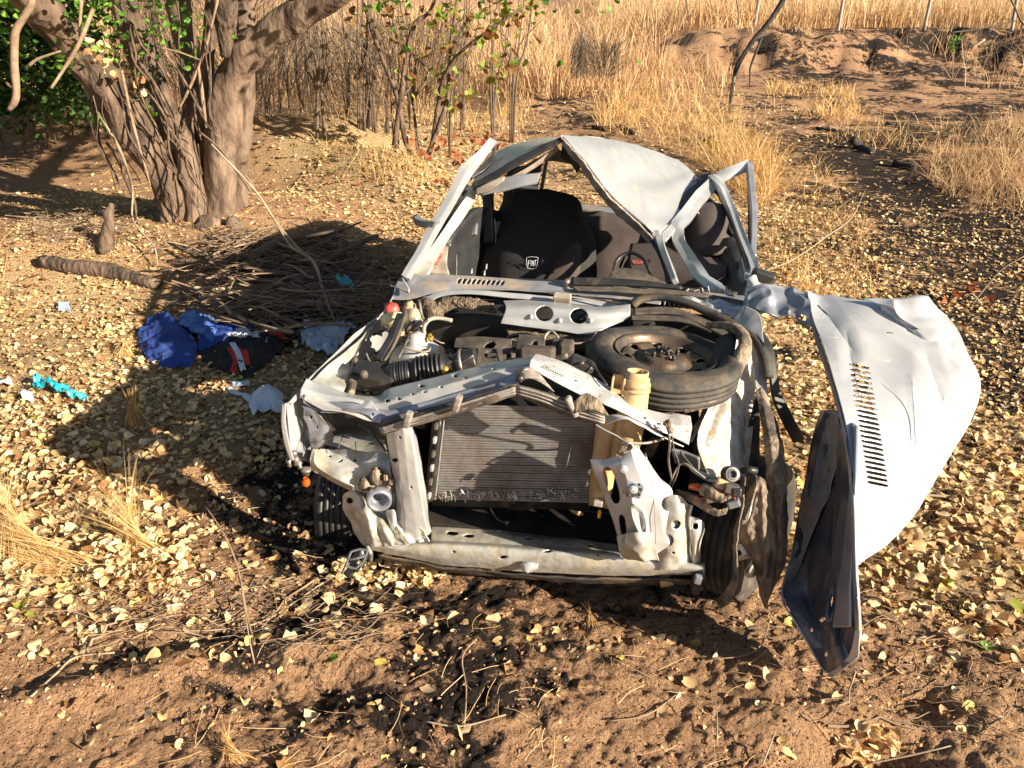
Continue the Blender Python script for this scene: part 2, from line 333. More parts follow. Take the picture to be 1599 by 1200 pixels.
def frame(P):
    P = np.asarray(P, float); T = np.gradient(P, axis=0); T /= np.maximum(np.linalg.norm(T, axis=1, keepdims=True), 1e-9)
    ref = np.array([0, 0, 1.]) if abs(T[0, 2]) < .9 else np.array([1., 0, 0]); A = []; n = np.cross(T[0], ref); n /= np.linalg.norm(n)
    for t in T:
        n = n - t * (n @ t); n /= max(np.linalg.norm(n), 1e-9); A.append(n)
    A = np.array(A); return T, A, np.cross(T, A)
def tube_vf(P, r, sides=8, per=0, rough=0., rs=8., flat=1., cap=True, square=False):
    P = np.asarray(P, float); r = np.asarray(r, float)
    if r.ndim == 0: r = np.full(len(P), float(r))
    if per: n = (len(P) - 1) * per + 1; r = upsample(r[:, None], n, True)[:, 0]; P = upsample(P, n, False)
    T, A, Bn = frame(P); th = np.arange(sides) * 2 * math.pi / sides + (math.pi / 4 if square else 0)
    R = r[:, None] * np.ones(sides)
    V = P[:, None] + (A[:, None] * np.cos(th)[None, :, None] * R[..., None] + Bn[:, None] * np.sin(th)[None, :, None] * R[..., None] * flat)
    if rough:
        D = V - P[:, None]; D /= np.maximum(np.linalg.norm(D, axis=-1, keepdims=True), 1e-9)
        nn = fbm(np.stack([V[..., 0] * rs, V[..., 1] * rs, V[..., 2] * rs * .35], -1), 3); V = V + D * (rough * nn * R)[..., None]
    V = V.reshape(-1, 3); k = len(P); i = np.arange(k - 1)[:, None] * sides; j = np.arange(sides)[None]; j2 = (j + 1) % sides
    F = np.stack([i + j, i + j2, i + sides + j2, i + sides + j], -1).reshape(-1, 4)
    if cap:
        V = np.vstack([V, P[0], P[-1]]); c0, c1 = len(V) - 2, len(V) - 1; jj = np.arange(sides); j2 = (jj + 1) % sides; l = (k - 1) * sides
        F = np.vstack([F, np.stack([j2, jj, np.full(sides, c0), np.full(sides, c0)], 1), np.stack([l + jj, l + j2, np.full(sides, c1), np.full(sides, c1)], 1)])
    return V, F
def join(L_):
    V = []; F = []; o = 0
    for v, f in L_: V.append(v); F.append(np.asarray(f) + o); o += len(v)
    return np.vstack(V), np.vstack(F)
def fixq(name, V, F, smooth=True, rnd=None):
    """quads whose last two corners are equal are triangles"""
    F = np.asarray(F); tri = F[:, 2] == F[:, 3]
    if not tri.any(): return npmesh(name, V, F, smooth, rnd)
    Q = F[~tri]; T = F[tri][:, :3]; me = bpy.data.meshes.new(name); V = np.asarray(V, np.float32)
    me.vertices.add(len(V)); me.vertices.foreach_set('co', V.ravel())
    idx = np.concatenate([Q.ravel(), T.ravel()]).astype(np.int32); me.loops.add(len(idx)); me.loops.foreach_set('vertex_index', idx)
    me.polygons.add(len(Q) + len(T)); st = np.concatenate([np.arange(len(Q)) * 4, len(Q) * 4 + np.arange(len(T)) * 3]).astype(np.int32)
    me.polygons.foreach_set('loop_start', st); me.polygons.foreach_set('loop_total', np.concatenate([np.full(len(Q), 4), np.full(len(T), 3)]).astype(np.int32))
    me.polygons.foreach_set('use_smooth', np.full(len(F), smooth))
    if rnd is not None:
        a = me.attributes.new('rnd', 'FLOAT', 'POINT'); a.data.foreach_set('value', np.asarray(rnd, np.float32))
    me.update(); me.validate(); return me
def tube(name, m, pts, r, parent=None, conv=carp, sides=8, per=5, **kw):
    tk = {k: kw.pop(k) for k in ('rough', 'rs', 'flat', 'square') if k in kw}
    P = conv(np.array(pts, float)) if conv is not None else np.array(pts, float)
    V, F = tube_vf(P, r, sides, per, **tk); return obj(name, fixq(name, V, F, not tk.get('square')), m, parent, **kw)
def box_vf(c, s, ax=None, taper=1.):
    s = np.array(s, float) / 2; k = np.array([[x, y, z] for z in (-1, 1) for y in (-1, 1) for x in (-1, 1)], float); V = k * s
    V[4:, :2] *= taper
    ax = np.stack([CR, CB, [0, 0, 1.]]) if ax is None else np.asarray(ax)
    return np.asarray(c) + V @ ax, np.array([[0, 2, 3, 1], [4, 5, 7, 6], [0, 1, 5, 4], [2, 6, 7, 3], [0, 4, 6, 2], [1, 3, 7, 5]])
def box(name, m, c, s, parent=None, ax=None, bevel=.003, taper=1., **kw):
    V, F = box_vf(c, s, ax, taper); return obj(name, npmesh(name, V, F, False), m, parent, bevel=bevel, **kw)
def axes(z, x=None):
    z = np.asarray(z, float); z = z / np.linalg.norm(z); x = CR if x is None else np.asarray(x, float)
    x = x - z * (x @ z); x /= np.linalg.norm(x); return np.stack([x, np.cross(z, x), z])
def lathe_vf(prof, c, z, n=32, x=None, warp=None):
    """prof: (radius, height) list, turned about axis z through c"""
    A = axes(z, x); pr_ = np.array(prof, float); th = np.arange(n) * 2 * math.pi / n
    V = np.stack([pr_[:, None, 0] * np.cos(th), pr_[:, None, 0] * np.sin(th), np.repeat(pr_[:, None, 1], n, 1)], -1)
    if warp is not None: V = warp(V)
    k = len(pr_); V = V.reshape(-1, 3) @ A + np.asarray(c)
    i = np.arange(k - 1)[:, None] * n; j = np.arange(n)[None]; j2 = (j + 1) % n
    return V, np.stack([i + j, i + j2, i + n + j2, i + n + j], -1).reshape(-1, 4)
def lathe(name, m, prof, c, z=(0, 0, 1), parent=None, n=32, x=None, warp=None, **kw):
    V, F = lathe_vf(prof, c, z, n, x, warp); return obj(name, npmesh(name, V, F), m, parent, **kw)
def poly3(name, m, pts, depth, parent, conv=carp, bevel=.002, **kw):
    """a solid prism: photo outline with a distance per corner, extruded back along the car"""
    P = conv(np.array(pts, float)); n = len(P); V = np.vstack([P, P + CB * depth]); me = bpy.data.meshes.new(name)
    me.from_pydata(V.tolist(), [], [list(range(n)), list(range(2 * n - 1, n - 1, -1))] + [[(i + 1) % n, i, n + i, n + (i + 1) % n] for i in range(n)]); me.update()
    return obj(name, me, m, parent, bevel=bevel, **kw)
# ------------------------------------------------------------ maps read over the view, applied at world positions
def gridmap(rows):
    a = np.array([[float(v) for v in r.split()] for r in rows])
    def f(P):
        x, y = proj(P); gx = np.clip(x / 100 - .5, 0, 14.999); gy = np.clip(y / 100 - .5, 0, 10.999)
        i = np.floor(gx).astype(int); j = np.floor(gy).astype(int); u = gx - i; v = gy - j
        return (a[j, i] * (1 - u) + a[j, i + 1] * u) * (1 - v) + (a[j + 1, i] * (1 - u) + a[j + 1, i + 1] * u) * v
    return f
LEAFMAP = gridmap([
 '0 0 0 0 0 0 0 0 0 0 0 0 0 0 0 0',
 '.1 .1 .1 .1 .6 .7 .7 .4 .15 .15 .2 .2 .05 .05 .05 .1',
 '.05 .08 .1 .12 .7 1 1 1 .4 .2 .4 .5 .4 .12 .08 .2',
 '.35 .45 .25 .12 .06 .12 .7 .9 .9 .9 .9 .8 .6 .35 .2 .25',
 '.7 .9 .45 .12 .1 .2 .5 .5 .5 .5 .5 .8 .95 .65 .42 .45',
 '.6 .8 1 .9 .7 .6 .5 .5 .5 .5 .5 .8 .95 .75 .55 .55',
 '1 1 .95 .85 .8 .6 .4 .3 .3 .3 .3 .9 1 .9 .8 .8',
 '.9 .7 .3 .25 .2 .2 .2 .2 .2 .2 .2 .8 1 1 1 1',
 '.9 1 .8 .2 .1 .1 .1 .1 .1 .1 .1 .3 .8 1 1 1',
 '.6 .5 .4 .28 .25 .35 .28 .15 .2 .12 .1 .1 .1 .35 .5 .8',
 '.05 .08 .06 .05 .05 .05 .05 .03 .03 .03 .03 .05 .05 .15 .15 .12',
 '.03 .05 .03 .08 .05 .03 .03 .03 .03 .03 .03 .03 .04 .06 .05 .05'])
BURN = gridmap([
 '.1 .1 .1 .2 .2 .2 .2 .2 .2 .2 .2 .3 .6 .6 .9 .75',
 '.2 .2 .2 .3 .3 .3 .3 .3 .65 .5 .3 .5 .6 .5 .5 .65',
 '.05 .05 .05 .1 .2 .2 .2 .2 .3 .6 .6 .5 .7 .9 .85 .55',
 '0 0 0 0 0 .1 .2 .2 .2 .2 .2 .3 .5 .75 .9 .9',
 '0 .1 .1 .3 .5 .4 .4 .5 .5 .5 .5 .45 .55 .65 .85 .9',
 '0 .1 .2 .35 .5 .5 .5 .5 .5 .5 .5 .5 .5 .65 .8 .85',
 '.1 .15 .25 .35 .5 .6 .5 .5 .5 .5 .5 .5 .5 .5 .6 .65',
 '.2 .25 .3 .5 .65 .6 .5 .5 .5 .5 .5 .6 .5 .5 .5 .5',
 '.2 .2 .25 .4 .55 .6 .65 .75 .8 .7 .8 .7 .5 .5 .4 .4',
 '.2 .2 .25 .4 .5 .55 .6 .7 .6 .6 .45 .6 .4 .65 .6 .5',
 '.05 .15 .4 .45 .25 .35 .5 .5 .45 .4 .4 .5 .5 .5 .3 .2',
 '.1 .25 .2 .35 .3 .3 .35 .4 .3 .2 .15 .2 .25 .15 .1 .1'])
# ------------------------------------------------------------ soil
NY, NX = 620, 620
k = np.linspace(0, 1, NY); yy = .45 * (18 / .45) ** (k); yy = np.concatenate([yy, 18 * (420 / 18) ** (np.linspace(0, 1, 90)[1:])])
ss = np.linspace(-1, 1, NX); ss = np.sign(ss) * (np.abs(ss) * .62 + .38 * np.abs(ss) ** 3) * 1.75
Y = yy[:, None] * np.ones(NX); X = ss[None] * (yy[:, None] + 1.15)
Z = ht(X, Y); near = sstep(9, 3.5, Y)
cl = 1 - np.abs(n2(X, Y, 13, 3, 51.)) * 1.6; Z = Z + near * (.006 * cl * sstep(-.3, .6, n2(X, Y, 1.7, 2, 52.)) + .0075 * n2(X, Y, 48, 3, 61.))
V = np.stack([X, Y, Z], -1).reshape(-1, 3); F = grid_faces(len(yy), NX)
bm_ = BURN(V); inside = sstep(0, 1.0, V[:, 1]); lm = LEAFMAP(V)
# back and side parts of the same sheet
o = obj('ground', npmesh('ground', V, F, True, attrs={'burn': bm_ * .92, 'litt': lm}), 'soil', kind='structure')
V2 = []; F2 = []
gb, _ = box_vf((0, 60, -.45), (900, 900, .2), np.eye(3)); obj('outer_ground', npmesh('outer_ground', gb, _, False, attrs={'burn': np.full(8, .2), 'litt': np.full(8, .3)}), 'soil', kind='structure')

# ------------------------------------------------------------ small scattered stuff
def leaf_cloud(P, size, tilt, seed=0, curl=.35, lobed=True, down=None, aspect=None, K=10):
    """one curled leaf of K triangles at every P"""
    r = np.random.default_rng(seed); n = len(P)
    th = np.linspace(0, 2 * math.pi, K + 1)[:-1]; rad = 1 - .42 * np.exp(-(np.minimum(th, 2 * math.pi - th) / .35) ** 2) + .06 * np.cos(2 * th - .4)
    L0 = np.stack([np.cos(th) * rad, np.sin(th) * rad], -1)
    if aspect is None: aspect = r.uniform(.55, 1.0, n)
    a = np.zeros((n, K + 1, 3)); a[:, :K, 0] = L0[:, 0]; a[:, :K, 1] = L0[:, 1] * aspect[:, None]
    a[:, :K] *= r.uniform(.90, 1.08, (n, K, 1)); a[:, K, 0] = .15
    c1 = r.normal(0, curl, n); c2 = r.normal(.25, curl, n)
    a[..., 2] = c1[:, None] * a[..., 0] ** 2 + c2[:, None] * a[..., 1] ** 2 + r.normal(0, .3, n)[:, None] * a[..., 0] * a[..., 1] + r.normal(0, .05, (n, K + 1))
    a[:, K, 2] -= .08
    a *= np.asarray(size)[:, None, None] * .5 if np.ndim(size) else size * .5
    az = r.uniform(0, 2 * math.pi, n); ti = np.abs(r.normal(0, 1, n)) * tilt; td = r.uniform(0, 2 * math.pi, n)
    def rz(v, t): c, s = np.cos(t)[:, None], np.sin(t)[:, None]; return np.stack([v[..., 0] * c - v[..., 1] * s, v[..., 0] * s + v[..., 1] * c, v[..., 2]], -1)
    a = rz(a, az); a = rz(a, -td); c, s = np.cos(ti)[:, None], np.sin(ti)[:, None]
    a = np.stack([a[..., 0] * c + a[..., 2] * s, a[..., 1], -a[..., 0] * s + a[..., 2] * c], -1); a = rz(a, td)
    V = (a + np.asarray(P)[:, None]).reshape(-1, 3); i = np.arange(n)[:, None, None] * (K + 1); j = np.arange(K)
    F = i + np.stack([j, (j + 1) % K, np.full(K, K)], -1)[None]
    return V, F.reshape(-1, 3)
def scatter(n, dens, y0, y1, seed, spread=1.15, pw=1.0):
    """points spread on the soil, thinned by a density map"""
    r = np.random.default_rng(seed); y = (r.uniform(y0 ** pw, y1 ** pw, n)) ** (1 / pw); x = r.uniform(-1, 1, n) * (.72 * y + .9) * spread
    P = np.stack([x, y, ht(x, y)], -1); q = dens(P); m = r.uniform(0, 1, n) < q; return P[m]
def clump(P, s, seed, lo): return sstep(lo, lo + .35, n2(P[:, 0], P[:, 1], s, 3, seed) * .5 + .5)
def incar(P):
    q = P - CF; u = q @ CR; w = q @ CB; return (np.abs(u) < .72) & (w > -.08) & (w < 3.5)
lmap = lambda P: (lambda d: np.clip(d * 1.1, 0, 1.) * (.42 + .60 * np.clip(clump(P, 2.2, 3., .30) * 1.1, 0, 1) * (.45 + .55 * clump(P, 7., 13., .28))))(LEAFMAP(P))
parts = []; rn = []
for (n, a, b_, s0, sd, K, br) in ((50000, 1.15, 3.4, .020, 4, 6, -.22), (110000, 3.4, 8, .024, 5, 5, -.15), (22000, 1.15, 3.2, .040, 1, 10, 0), (66000, 3.2, 7.5, .033, 2, 7, 0), (52000, 7.5, 16, .042, 3, 5, 0)):
    P = scatter(n, lmap, a, b_, sd, pw=1.6); P = P[~incar(P)]
    r = np.random.default_rng(sd + 50); sz = s0 * (.35 + r.gamma(3., .24, len(P))).clip(.35, 1.5) * .92; P[:, 2] += sz * .10 + (r.uniform(0, .02, len(P)) * LEAFMAP(P) if br == 0 else 0)
    V, F = leaf_cloud(P, sz, .42, sd + 9, K=K, curl=.50); parts.append((V, F)); rn.append(np.repeat(np.clip(r.beta(1.9, 1.35, len(P)) + br + r.normal(0, .05, len(P)), 0, .96) + (r.random(len(P)) < (.012 if br == 0 else 0)) * .3, K + 1))
V, F = join(parts)
setp(obj('leaf_litter', npmesh('leaf_litter', V, F, True, rnd=np.clip(np.concatenate(rn), 0, 1)), 'litter'), 'pale yellow and tan dry leaves strewn over the ground', 'leaves', kind='stuff')
# heap of leaves in the hole
def pile(name, px, py, rx, ry, n, size, seed, label, up=.02, m='litter'):
    r = np.random.default_rng(seed); t = r.uniform(0, 2 * math.pi, n); q = np.sqrt(r.uniform(0, 1, n)); P = ground(px + np.cos(t) * q * rx, py + np.sin(t) * q * ry)
    P[:, 2] += r.uniform(0, up, n) + .008
    V, F = leaf_cloud(P, size * r.uniform(.6, 1.15, n), .55, seed, curl=.45)
    return setp(obj(name, npmesh(name, V, F, False, rnd=np.repeat(np.clip(r.beta(3, 1.6, n), 0, .95), 11)), m), label, 'leaves', kind='stuff')
pile('leaf_pile', 1352, 1176, 44, 30, 60, .052, 5, 'heap of dry leaves lying in the small soil hollow at the bottom edge', .05)
pile('leaf_pile', 600, 905, 95, 26, 150, .04, 6, 'bank of pale leaves under the front left corner of the wreck', .035)
pile('leaf_pile', 215, 885, 85, 45, 260, .046, 7, 'thick drift of pale round leaves at the foot of the straw tufts', .045)
# clods, pebbles, charcoal crumbs
ic = np.array([[0, 0, 1], [.9, 0, .1], [.28, .85, .1], [-.72, .53, .1], [-.72, -.53, .1], [.28, -.85, .1], [0, 0, -.5]]); ifc = np.array([[0, 1, 2], [0, 2, 3], [0, 3, 4], [0, 4, 5], [0, 5, 1], [6, 2, 1], [6, 3, 2], [6, 4, 3], [6, 5, 4], [6, 1, 5]])
def crumbs(P, s, seed):
    r = np.random.default_rng(seed); n = len(P); a = ic[None] * r.uniform(.6, 1.35, (n, 7, 1)); t = r.uniform(0, 6.3, n)[:, None]; a = np.stack([a[..., 0] * np.cos(t) - a[..., 1] * np.sin(t), a[..., 0] * np.sin(t) + a[..., 1] * np.cos(t), a[..., 2] * .75], -1)
    V = (a * s[:, None, None] + P[:, None]).reshape(-1, 3); return V, (np.arange(n)[:, None, None] * 7 + ifc[None]).reshape(-1, 3)
P = scatter(90000, lambda P: .25 + .75 * clump(P, 3.5, 8., .45), 1.05, 5.0, 33, pw=1.2); r = np.random.default_rng(3); s = .0022 + .006 * r.power(.35, len(P)) * .9 * (P[:, 1] / 2.2) ** .7
s = .0018 + (r.random(len(P)) ** 3.5) * .0085; V, F = crumbs(P, s, 4); bb = BURN(P); rd = np.clip(r.normal(.60, .22, len(P)) - (.9 * bb + .25) * (r.random(len(P)) < .5), 0, 1)
setp(obj('soil_crumbs', npmesh('soil_crumbs', V, F, False, rnd=np.repeat(rd, 7)), 'clods'), 'small clods and dark crumbs scattered on the bare soil', 'soil crumbs', kind='stuff')
P = scatter(26000, lambda P: np.clip(BURN(P) * 1.5 - .5, 0, 1) * clump(P, 1.2, 14., .42), 5, 22, 35, pw=1.2); V, F = crumbs(P, .008 + .03 * r.random(len(P)) ** 3 * (P[:, 1] / 8), 6)
setp(obj('charcoal_crumbs', npmesh('charcoal_crumbs', V, F, False, rnd=np.repeat(r.uniform(0, .18, len(P)), 7)), 'clods'), 'black charred crumbs on the burnt ground behind the wreck', 'charcoal', kind='stuff')
# blades: curved strips
def blades(P, h, w, lean, seed, bend=.5, seg=4, ldir=None, ang=None):
    r = np.random.default_rng(seed); n = len(P); h = np.asarray(h) * np.ones(n); w = np.asarray(w) * np.ones(n)
    az = r.uniform(0, 2 * math.pi, n) if ang is None else ang + r.normal(0, .5, n)
    ln = np.abs(r.normal(0, 1, n)) * lean + (0 if ang is None else lean); t = np.linspace(0, 1, seg + 1)
    bd = r.uniform(0, 1, n) * bend
    x = h[:, None] * (np.sin(ln)[:, None] * t + bd[:, None] * t ** 2 * .8); z = h[:, None] * (np.cos(ln)[:, None] * t - bd[:, None] * t ** 3 * .45)
    c = np.stack([x * np.cos(az)[:, None], x * np.sin(az)[:, None], z], -1) + P[:, None]
    fa = r.uniform(0, math.pi, n); side = np.stack([np.cos(fa), np.sin(fa), np.zeros(n)], -1)[:, None] * (w[:, None, None] * np.array([1, .9, .75, .5, .12, .1, .1])[:seg + 1][None, :, None] * .5)
    V = np.stack([c - side, c + side], 2).reshape(-1, 3); k = np.arange(seg); i = np.arange(n)[:, None, None] * (seg + 1) * 2
    F = i + np.stack([2 * k, 2 * k + 1, 2 * k + 3, 2 * k + 2], -1)[None]; return V, F.reshape(-1, 4)
def grass(name, m, P, h, w, lean, seed, label, cat='dry grass', bend=.5, dens_col=(.5, .25), kind='stuff', ang=None, group=None):
    V, F = blades(P, h, w, lean, seed, bend, ang=ang); r = np.random.default_rng(seed + 1); n = len(P)
    rd = np.clip(r.normal(dens_col[0], dens_col[1], n), 0, 1)
    return setp(obj(name, npmesh(name, V, F, False, rnd=np.repeat(rd, 10)), m), label, cat, group, kind)
def region(n, poly, dmin, dmax, seed, dens=None):
    """random soil points whose view falls in a polygon, evenly over the view; above the horizon line it is filled by distance"""
    r = np.random.default_rng(seed); q = np.array(poly, float); k = len(poly)
    px = r.uniform(q[:, 0].min(), q[:, 0].max(), n * 2); py = r.uniform(q[:, 1].min(), q[:, 1].max(), n * 2); ins = np.zeros(n * 2, bool)
    for a in range(k):
        x0, y0_ = poly[a]; x1, y1_ = poly[(a + 1) % k]; ins ^= ((y0_ > py) != (y1_ > py)) & (px < (x1 - x0) * (py - y0_) / (y1_ - y0_ + 1e-9) + x0)
    px, py = px[ins][:n], py[ins][:n]; P = ground(px, np.maximum(py, -14)); y = np.clip(P[:, 1], dmin, dmax); x = P[:, 0] * y / np.maximum(P[:, 1], .1); P = np.stack([x, y, ht(x, y)], -1)
    if dens is not None: P = P[r.random(len(P)) < dens(P)]
    return P
def G_(name, m, n, poly, d0, d1, seed, h0, h1, w, lean, bend, dc, label, lo=.42, s=1.2, pw=1., keep=.25):
    P = region(n, poly, d0, d1, seed, lambda P: keep + (1 - keep) * clump(P, s, 5., lo)); r = np.random.default_rng(seed + 3)
    grass(name, m, P, h0 + (h1 - h0) * r.random(len(P)) ** pw, w * np.maximum(P[:, 1], 3.) / 10, lean, seed + 1, label, bend=bend, dens_col=dc)
# back rows by distance so that the stand closes the view
r = np.random.default_rng(70); n = 26000; y = 15 + 40 * r.random(n) ** 1.6; x = r.uniform(-.42, .30, n) * y; ok = (clump(np.stack([x, y, y], -1), 1.3, 6., .30) * .6 + .4 > r.random(n)) & (y > 14.5 + .9 * np.abs(n2(x, y * 0, .5, 2, 4.)) * 3 + np.maximum(0, x - 2.) * 1.4) & ~((x > 3.4) & (y < 25.5)); x, y = x[ok], y[ok]; P = np.stack([x, y, ht(x, y)], -1)
grass('tall_grass', 'drygrass', P, .55 + .75 * r.random(len(P)), .0045 + .0006 * y, .26, 71, 'tall golden dry grass standing behind the wreck', bend=.6, dens_col=(.48, .3))
n = 26000; y = 26.8 + 34 * r.random(n) ** 1.5; x = (r.uniform(.10, .72, n)) * y; P = np.stack([x, y, ht(x, y)], -1)
grass('tall_grass', 'drygrass', P, .6 + .6 * r.random(len(P)), .0045 + .0006 * y, .14, 73, 'tall tawny grass along the line of fence posts', bend=.35, dens_col=(.6, .22))
n = 12000; y = 14 + 40 * r.random(n) ** 1.5; x = (r.uniform(-.95, -.35, n)) * y; P = np.stack([x, y, ht(x, y)], -1)
grass('tall_grass', 'drygrass', P, .6 + .6 * r.random(len(P)), .0045 + .0006 * y, .16, 75, 'dry grass far behind the big tree', dens_col=(.35, .22))
G_('tall_grass', 'drygrass', 9000, [(440, 70), (640, 95), (860, 100), (1000, 110), (1140, 110), (1150, 150), (1060, 150), (960, 165), (860, 150), (640, 165), (440, 160)], 8, 20, 5, .25, .75, .0085, .30, .55, (.42, .26), 'orange brown grass at the foot of the tall stand', .40, .9)
G_('straw_clump', 'straw', 8000, [(930, 170), (1000, 142), (1110, 150), (1180, 215), (1220, 300), (1180, 330), (1100, 262), (1000, 218), (935, 208)], 6, 15, 35, .18, .80, .006, .9, 1.0, (.45, .27), 'arching pale straw clump beyond the roof of the wreck', .36, 1.0, 2.)
G_('straw_clump', 'straw', 3000, [(1190, 235), (1260, 230), (1340, 330), (1375, 440), (1335, 485), (1230, 475), (1190, 380)], 4, 12, 45, .04, .30, .006, 1.0, .9, (.45, .3), 'low tangled straw to the right of the open rear door', .42, 1.6, 2.)
G_('tall_grass', 'drygrass', 5200, [(1430, 262), (1500, 215), (1599, 180), (1800, 190), (1800, 345), (1599, 350), (1480, 315)], 6, 14, 55, .15, .50, .0075, .6, .9, (.45, .24), 'orange dry grass clump at the right edge', .36, 1.2)
G_('tall_grass', 'drygrass', 1500, [(1440, 70), (1800, 60), (1800, 200), (1540, 160), (1470, 110)], 10, 26, 65, .3, .8, .0065, .3, .6, (.5, .25), 'thin upright grass on the burnt bank at the right', .45, .8, keep=.1)
G_('straw_clump', 'straw', 1900, [(1200, 128), (1330, 138), (1345, 182), (1290, 188), (1190, 175)], 8, 20, 75, .10, .32, .0075, .8, .9, (.5, .25), 'small round straw clumps on the burnt clearing', .44, 1.1, keep=.05)
G_('straw_clump', 'straw', 2600, [(400, 140), (830, 140), (840, 215), (640, 215), (400, 190)], 8, 16, 85, .15, .6, .0065, .45, .7, (.5, .28), 'wispy straw among the saplings', .45, 1.4, keep=.1)
G_('straw_clump', 'straw', 900, [(1290, 180), (1599, 210), (1599, 260), (1440, 240), (1290, 230)], 6, 14, 95, .1, .35, .0065, .6, .8, (.5, .28), 'sparse straw stems on the blackened ground', .5, 1.4, keep=.1)
G_('straw_clump', 'drygrass', 2200, [(1150, 22), (1599, 40), (1800, 60), (1800, 100), (1500, 78), (1290, 62), (1150, 50)], 15, 27, 105, .15, .5, .006, .6, .8, (.5, .28), 'ragged grass along the crest of the far bank', .42, 1.0, keep=.1)
G_('straw_clump', 'straw', 1500, [(480, 215), (830, 215), (760, 260), (640, 300), (500, 270)], 5, 12, 115, .05, .2, .006, .9, .9, (.5, .28), 'short fine straw on the leaf covered slope behind the wreck', .45, 1.6, keep=.1)
# individual tufts in the foreground
def tuft(px, py, n, h, lean, ang, seed, label, spread=.05, w=.0035, m='straw', bend=.4, dc=(.55, .28)):
    r = np.random.default_rng(seed); c = g1(px, py); x = c[0] + r.normal(0, spread, n); y = c[1] + r.normal(0, spread * .6, n); P = np.stack([x, y, ht(x, y)], -1)
    o = grass('straw_tuft', m, P, h * r.uniform(.35, 1.1, n), w * r.uniform(.5, 1.3, n), lean, seed, label, 'straw tuft', bend, dc, None, ang); return o
tuft(240, 872, 300, .42, .6, 2.5, 1, 'straw tuft leaning left at the edge of the dark hollow', .06, w=.0026, bend=.45)
tuft(100, 885, 520, .50, .8, 2.7, 2, 'spreading straw tuft at the left edge of the photo', .13, w=.0026, bend=.5)
tuft(20, 850, 320, .45, .85, 2.6, 12, 'straw tuft cut by the left edge of the photo', .13, w=.0026, bend=.5)
tuft(212, 668, 90, .20, .22, 1.8, 3, 'upright stubble tuft in the shade near the blue cloth', .022, w=.006, bend=.15, dc=(.35, .25))
tuft(195, 560, 80, .16, .5, 1.6, 13, 'pale stubble tuft just left of the blue cloth', .03, w=.005, bend=.3)
tuft(372, 1188, 110, .10, .6, 2.4, 4, 'burnt straw stump at the bottom edge left of centre', .025, w=.0025, bend=.5, dc=(.35, .3))
tuft(935, 985, 40, .10, .8, 2.0, 5, 'faint dry tuft on bare soil before the wreck', .03, w=.002, dc=(.3, .2))
tuft(1270, 455, 90, .16, .7, 1.9, 6, 'yellow straw tuft beyond the top of the bonnet', .06, w=.004)
tuft(830, 120, 60, .5, .25, 1.6, 7, 'tall pale straw tuft beyond the saplings', .15, w=.006)
# loose straws and twigs lying on the soil
def straws(n, y0, y1, L0, w, seed, dens, name, label, m='straw'):
    P = scatter(n, dens, y0, y1, seed, pw=1.2); P = P[~incar(P)]; r = np.random.default_rng(seed); k = len(P); az = r.uniform(0, 6.28, k); ln = L0 * r.uniform(.25, 1.2, k); c = r.normal(0, .12, k)
    t = np.linspace(-.5, .5, 5); x = P[:, 0, None] + ln[:, None] * (t * np.cos(az)[:, None] - c[:, None] * (t ** 2) * 2 * np.sin(az)[:, None]); y = P[:, 1, None] + ln[:, None] * (t * np.sin(az)[:, None] + c[:, None] * t ** 2 * 2 * np.cos(az)[:, None])
    z = ht(x, y) + .006 + r.uniform(0, .02, (k, 1)); s = np.stack([-np.sin(az), np.cos(az), np.zeros(k)], -1)[:, None] * w * r.uniform(.5, 1.3, (k, 1, 1)) * .5
    C = np.stack([x, y, z], -1); U = np.array([0, 0, 1.]) * w * .5
    V = np.stack([C - s, C + U, C + s], 2).reshape(-1, 3); q = np.arange(4); i = np.arange(k)[:, None, None] * 15
    F = np.concatenate([i + np.stack([3 * q, 3 * q + 1, 3 * q + 4, 3 * q + 3], -1)[None], i + np.stack([3 * q + 1, 3 * q + 2, 3 * q + 5, 3 * q + 4], -1)[None]], 1).reshape(-1, 4)
    return setp(obj(name, npmesh(name, V, F, False, rnd=np.repeat(np.clip(r.beta(1.6, 1.6, k), 0, 1), 15)), m), label, 'straw', kind='stuff')
straws(1500, 1.1, 5, .10, .0016, 101, lambda P: .25 + .6 * clump(P, 1.5, 9., .4), 'loose_straw', 'thin straws lying loose across the soil in the foreground')
straws(2600, 5, 14, .25, .0045, 102, lambda P: .3 + .6 * LEAFMAP(P), 'loose_straw', 'longer straws lying among the leaves farther back')
straws(2600, 1.1, 6, .12, .0022, 103, lambda P: .3 + .5 * BURN(P), 'dark_twigs', 'small brown twigs broken over the foreground soil', 'drygrass')

# ------------------------------------------------------------ single sticks and logs
def stick(name, pts, r, m, label, cat='stick', up=.01, rough=.2, sides=6, group=None, per=4):
    """pts: (photo col, photo row, height over the soil)"""
    Q = []
    for (x, y, h) in pts:
        g = g1(x, y); 
        if h > .001:
            d = rays(x, y); yy_ = g[1]; P = CC + d * (yy_ / d[1]); g = None
            # point above the soil seen at that pixel: walk towards the camera until it stands h over the soil
            t = yy_ / d[1]
            for s_ in range(60):
                P = CC + d * t
                if P[2] - float(hq(P[0], P[1])) >= h: break
                t *= .99
            g = P
        else: g = g + np.array([0, 0, up])
        Q.append(g)
    V, F = tube_vf(np.array(Q), np.array(r, float), sides, per, rough, 30.); return setp(obj(name, fixq(name, V, F), m), label, cat, group)
stick('log', [(68, 415, 0), (120, 424, 0), (180, 432, 0), (250, 452, 0)], [.045, .055, .05, .035], 'bark', 'short log with a pale torn end on the sunny sand', 'log', .03, .3, 12)
stick('log', [(322, 428, 0), (380, 412, 0), (440, 400, 0), (475, 392, 0)], [.03, .036, .034, .03], 'bark_pale', 'grey log lying half in shade below the tree', 'log', .05, .25, 12)
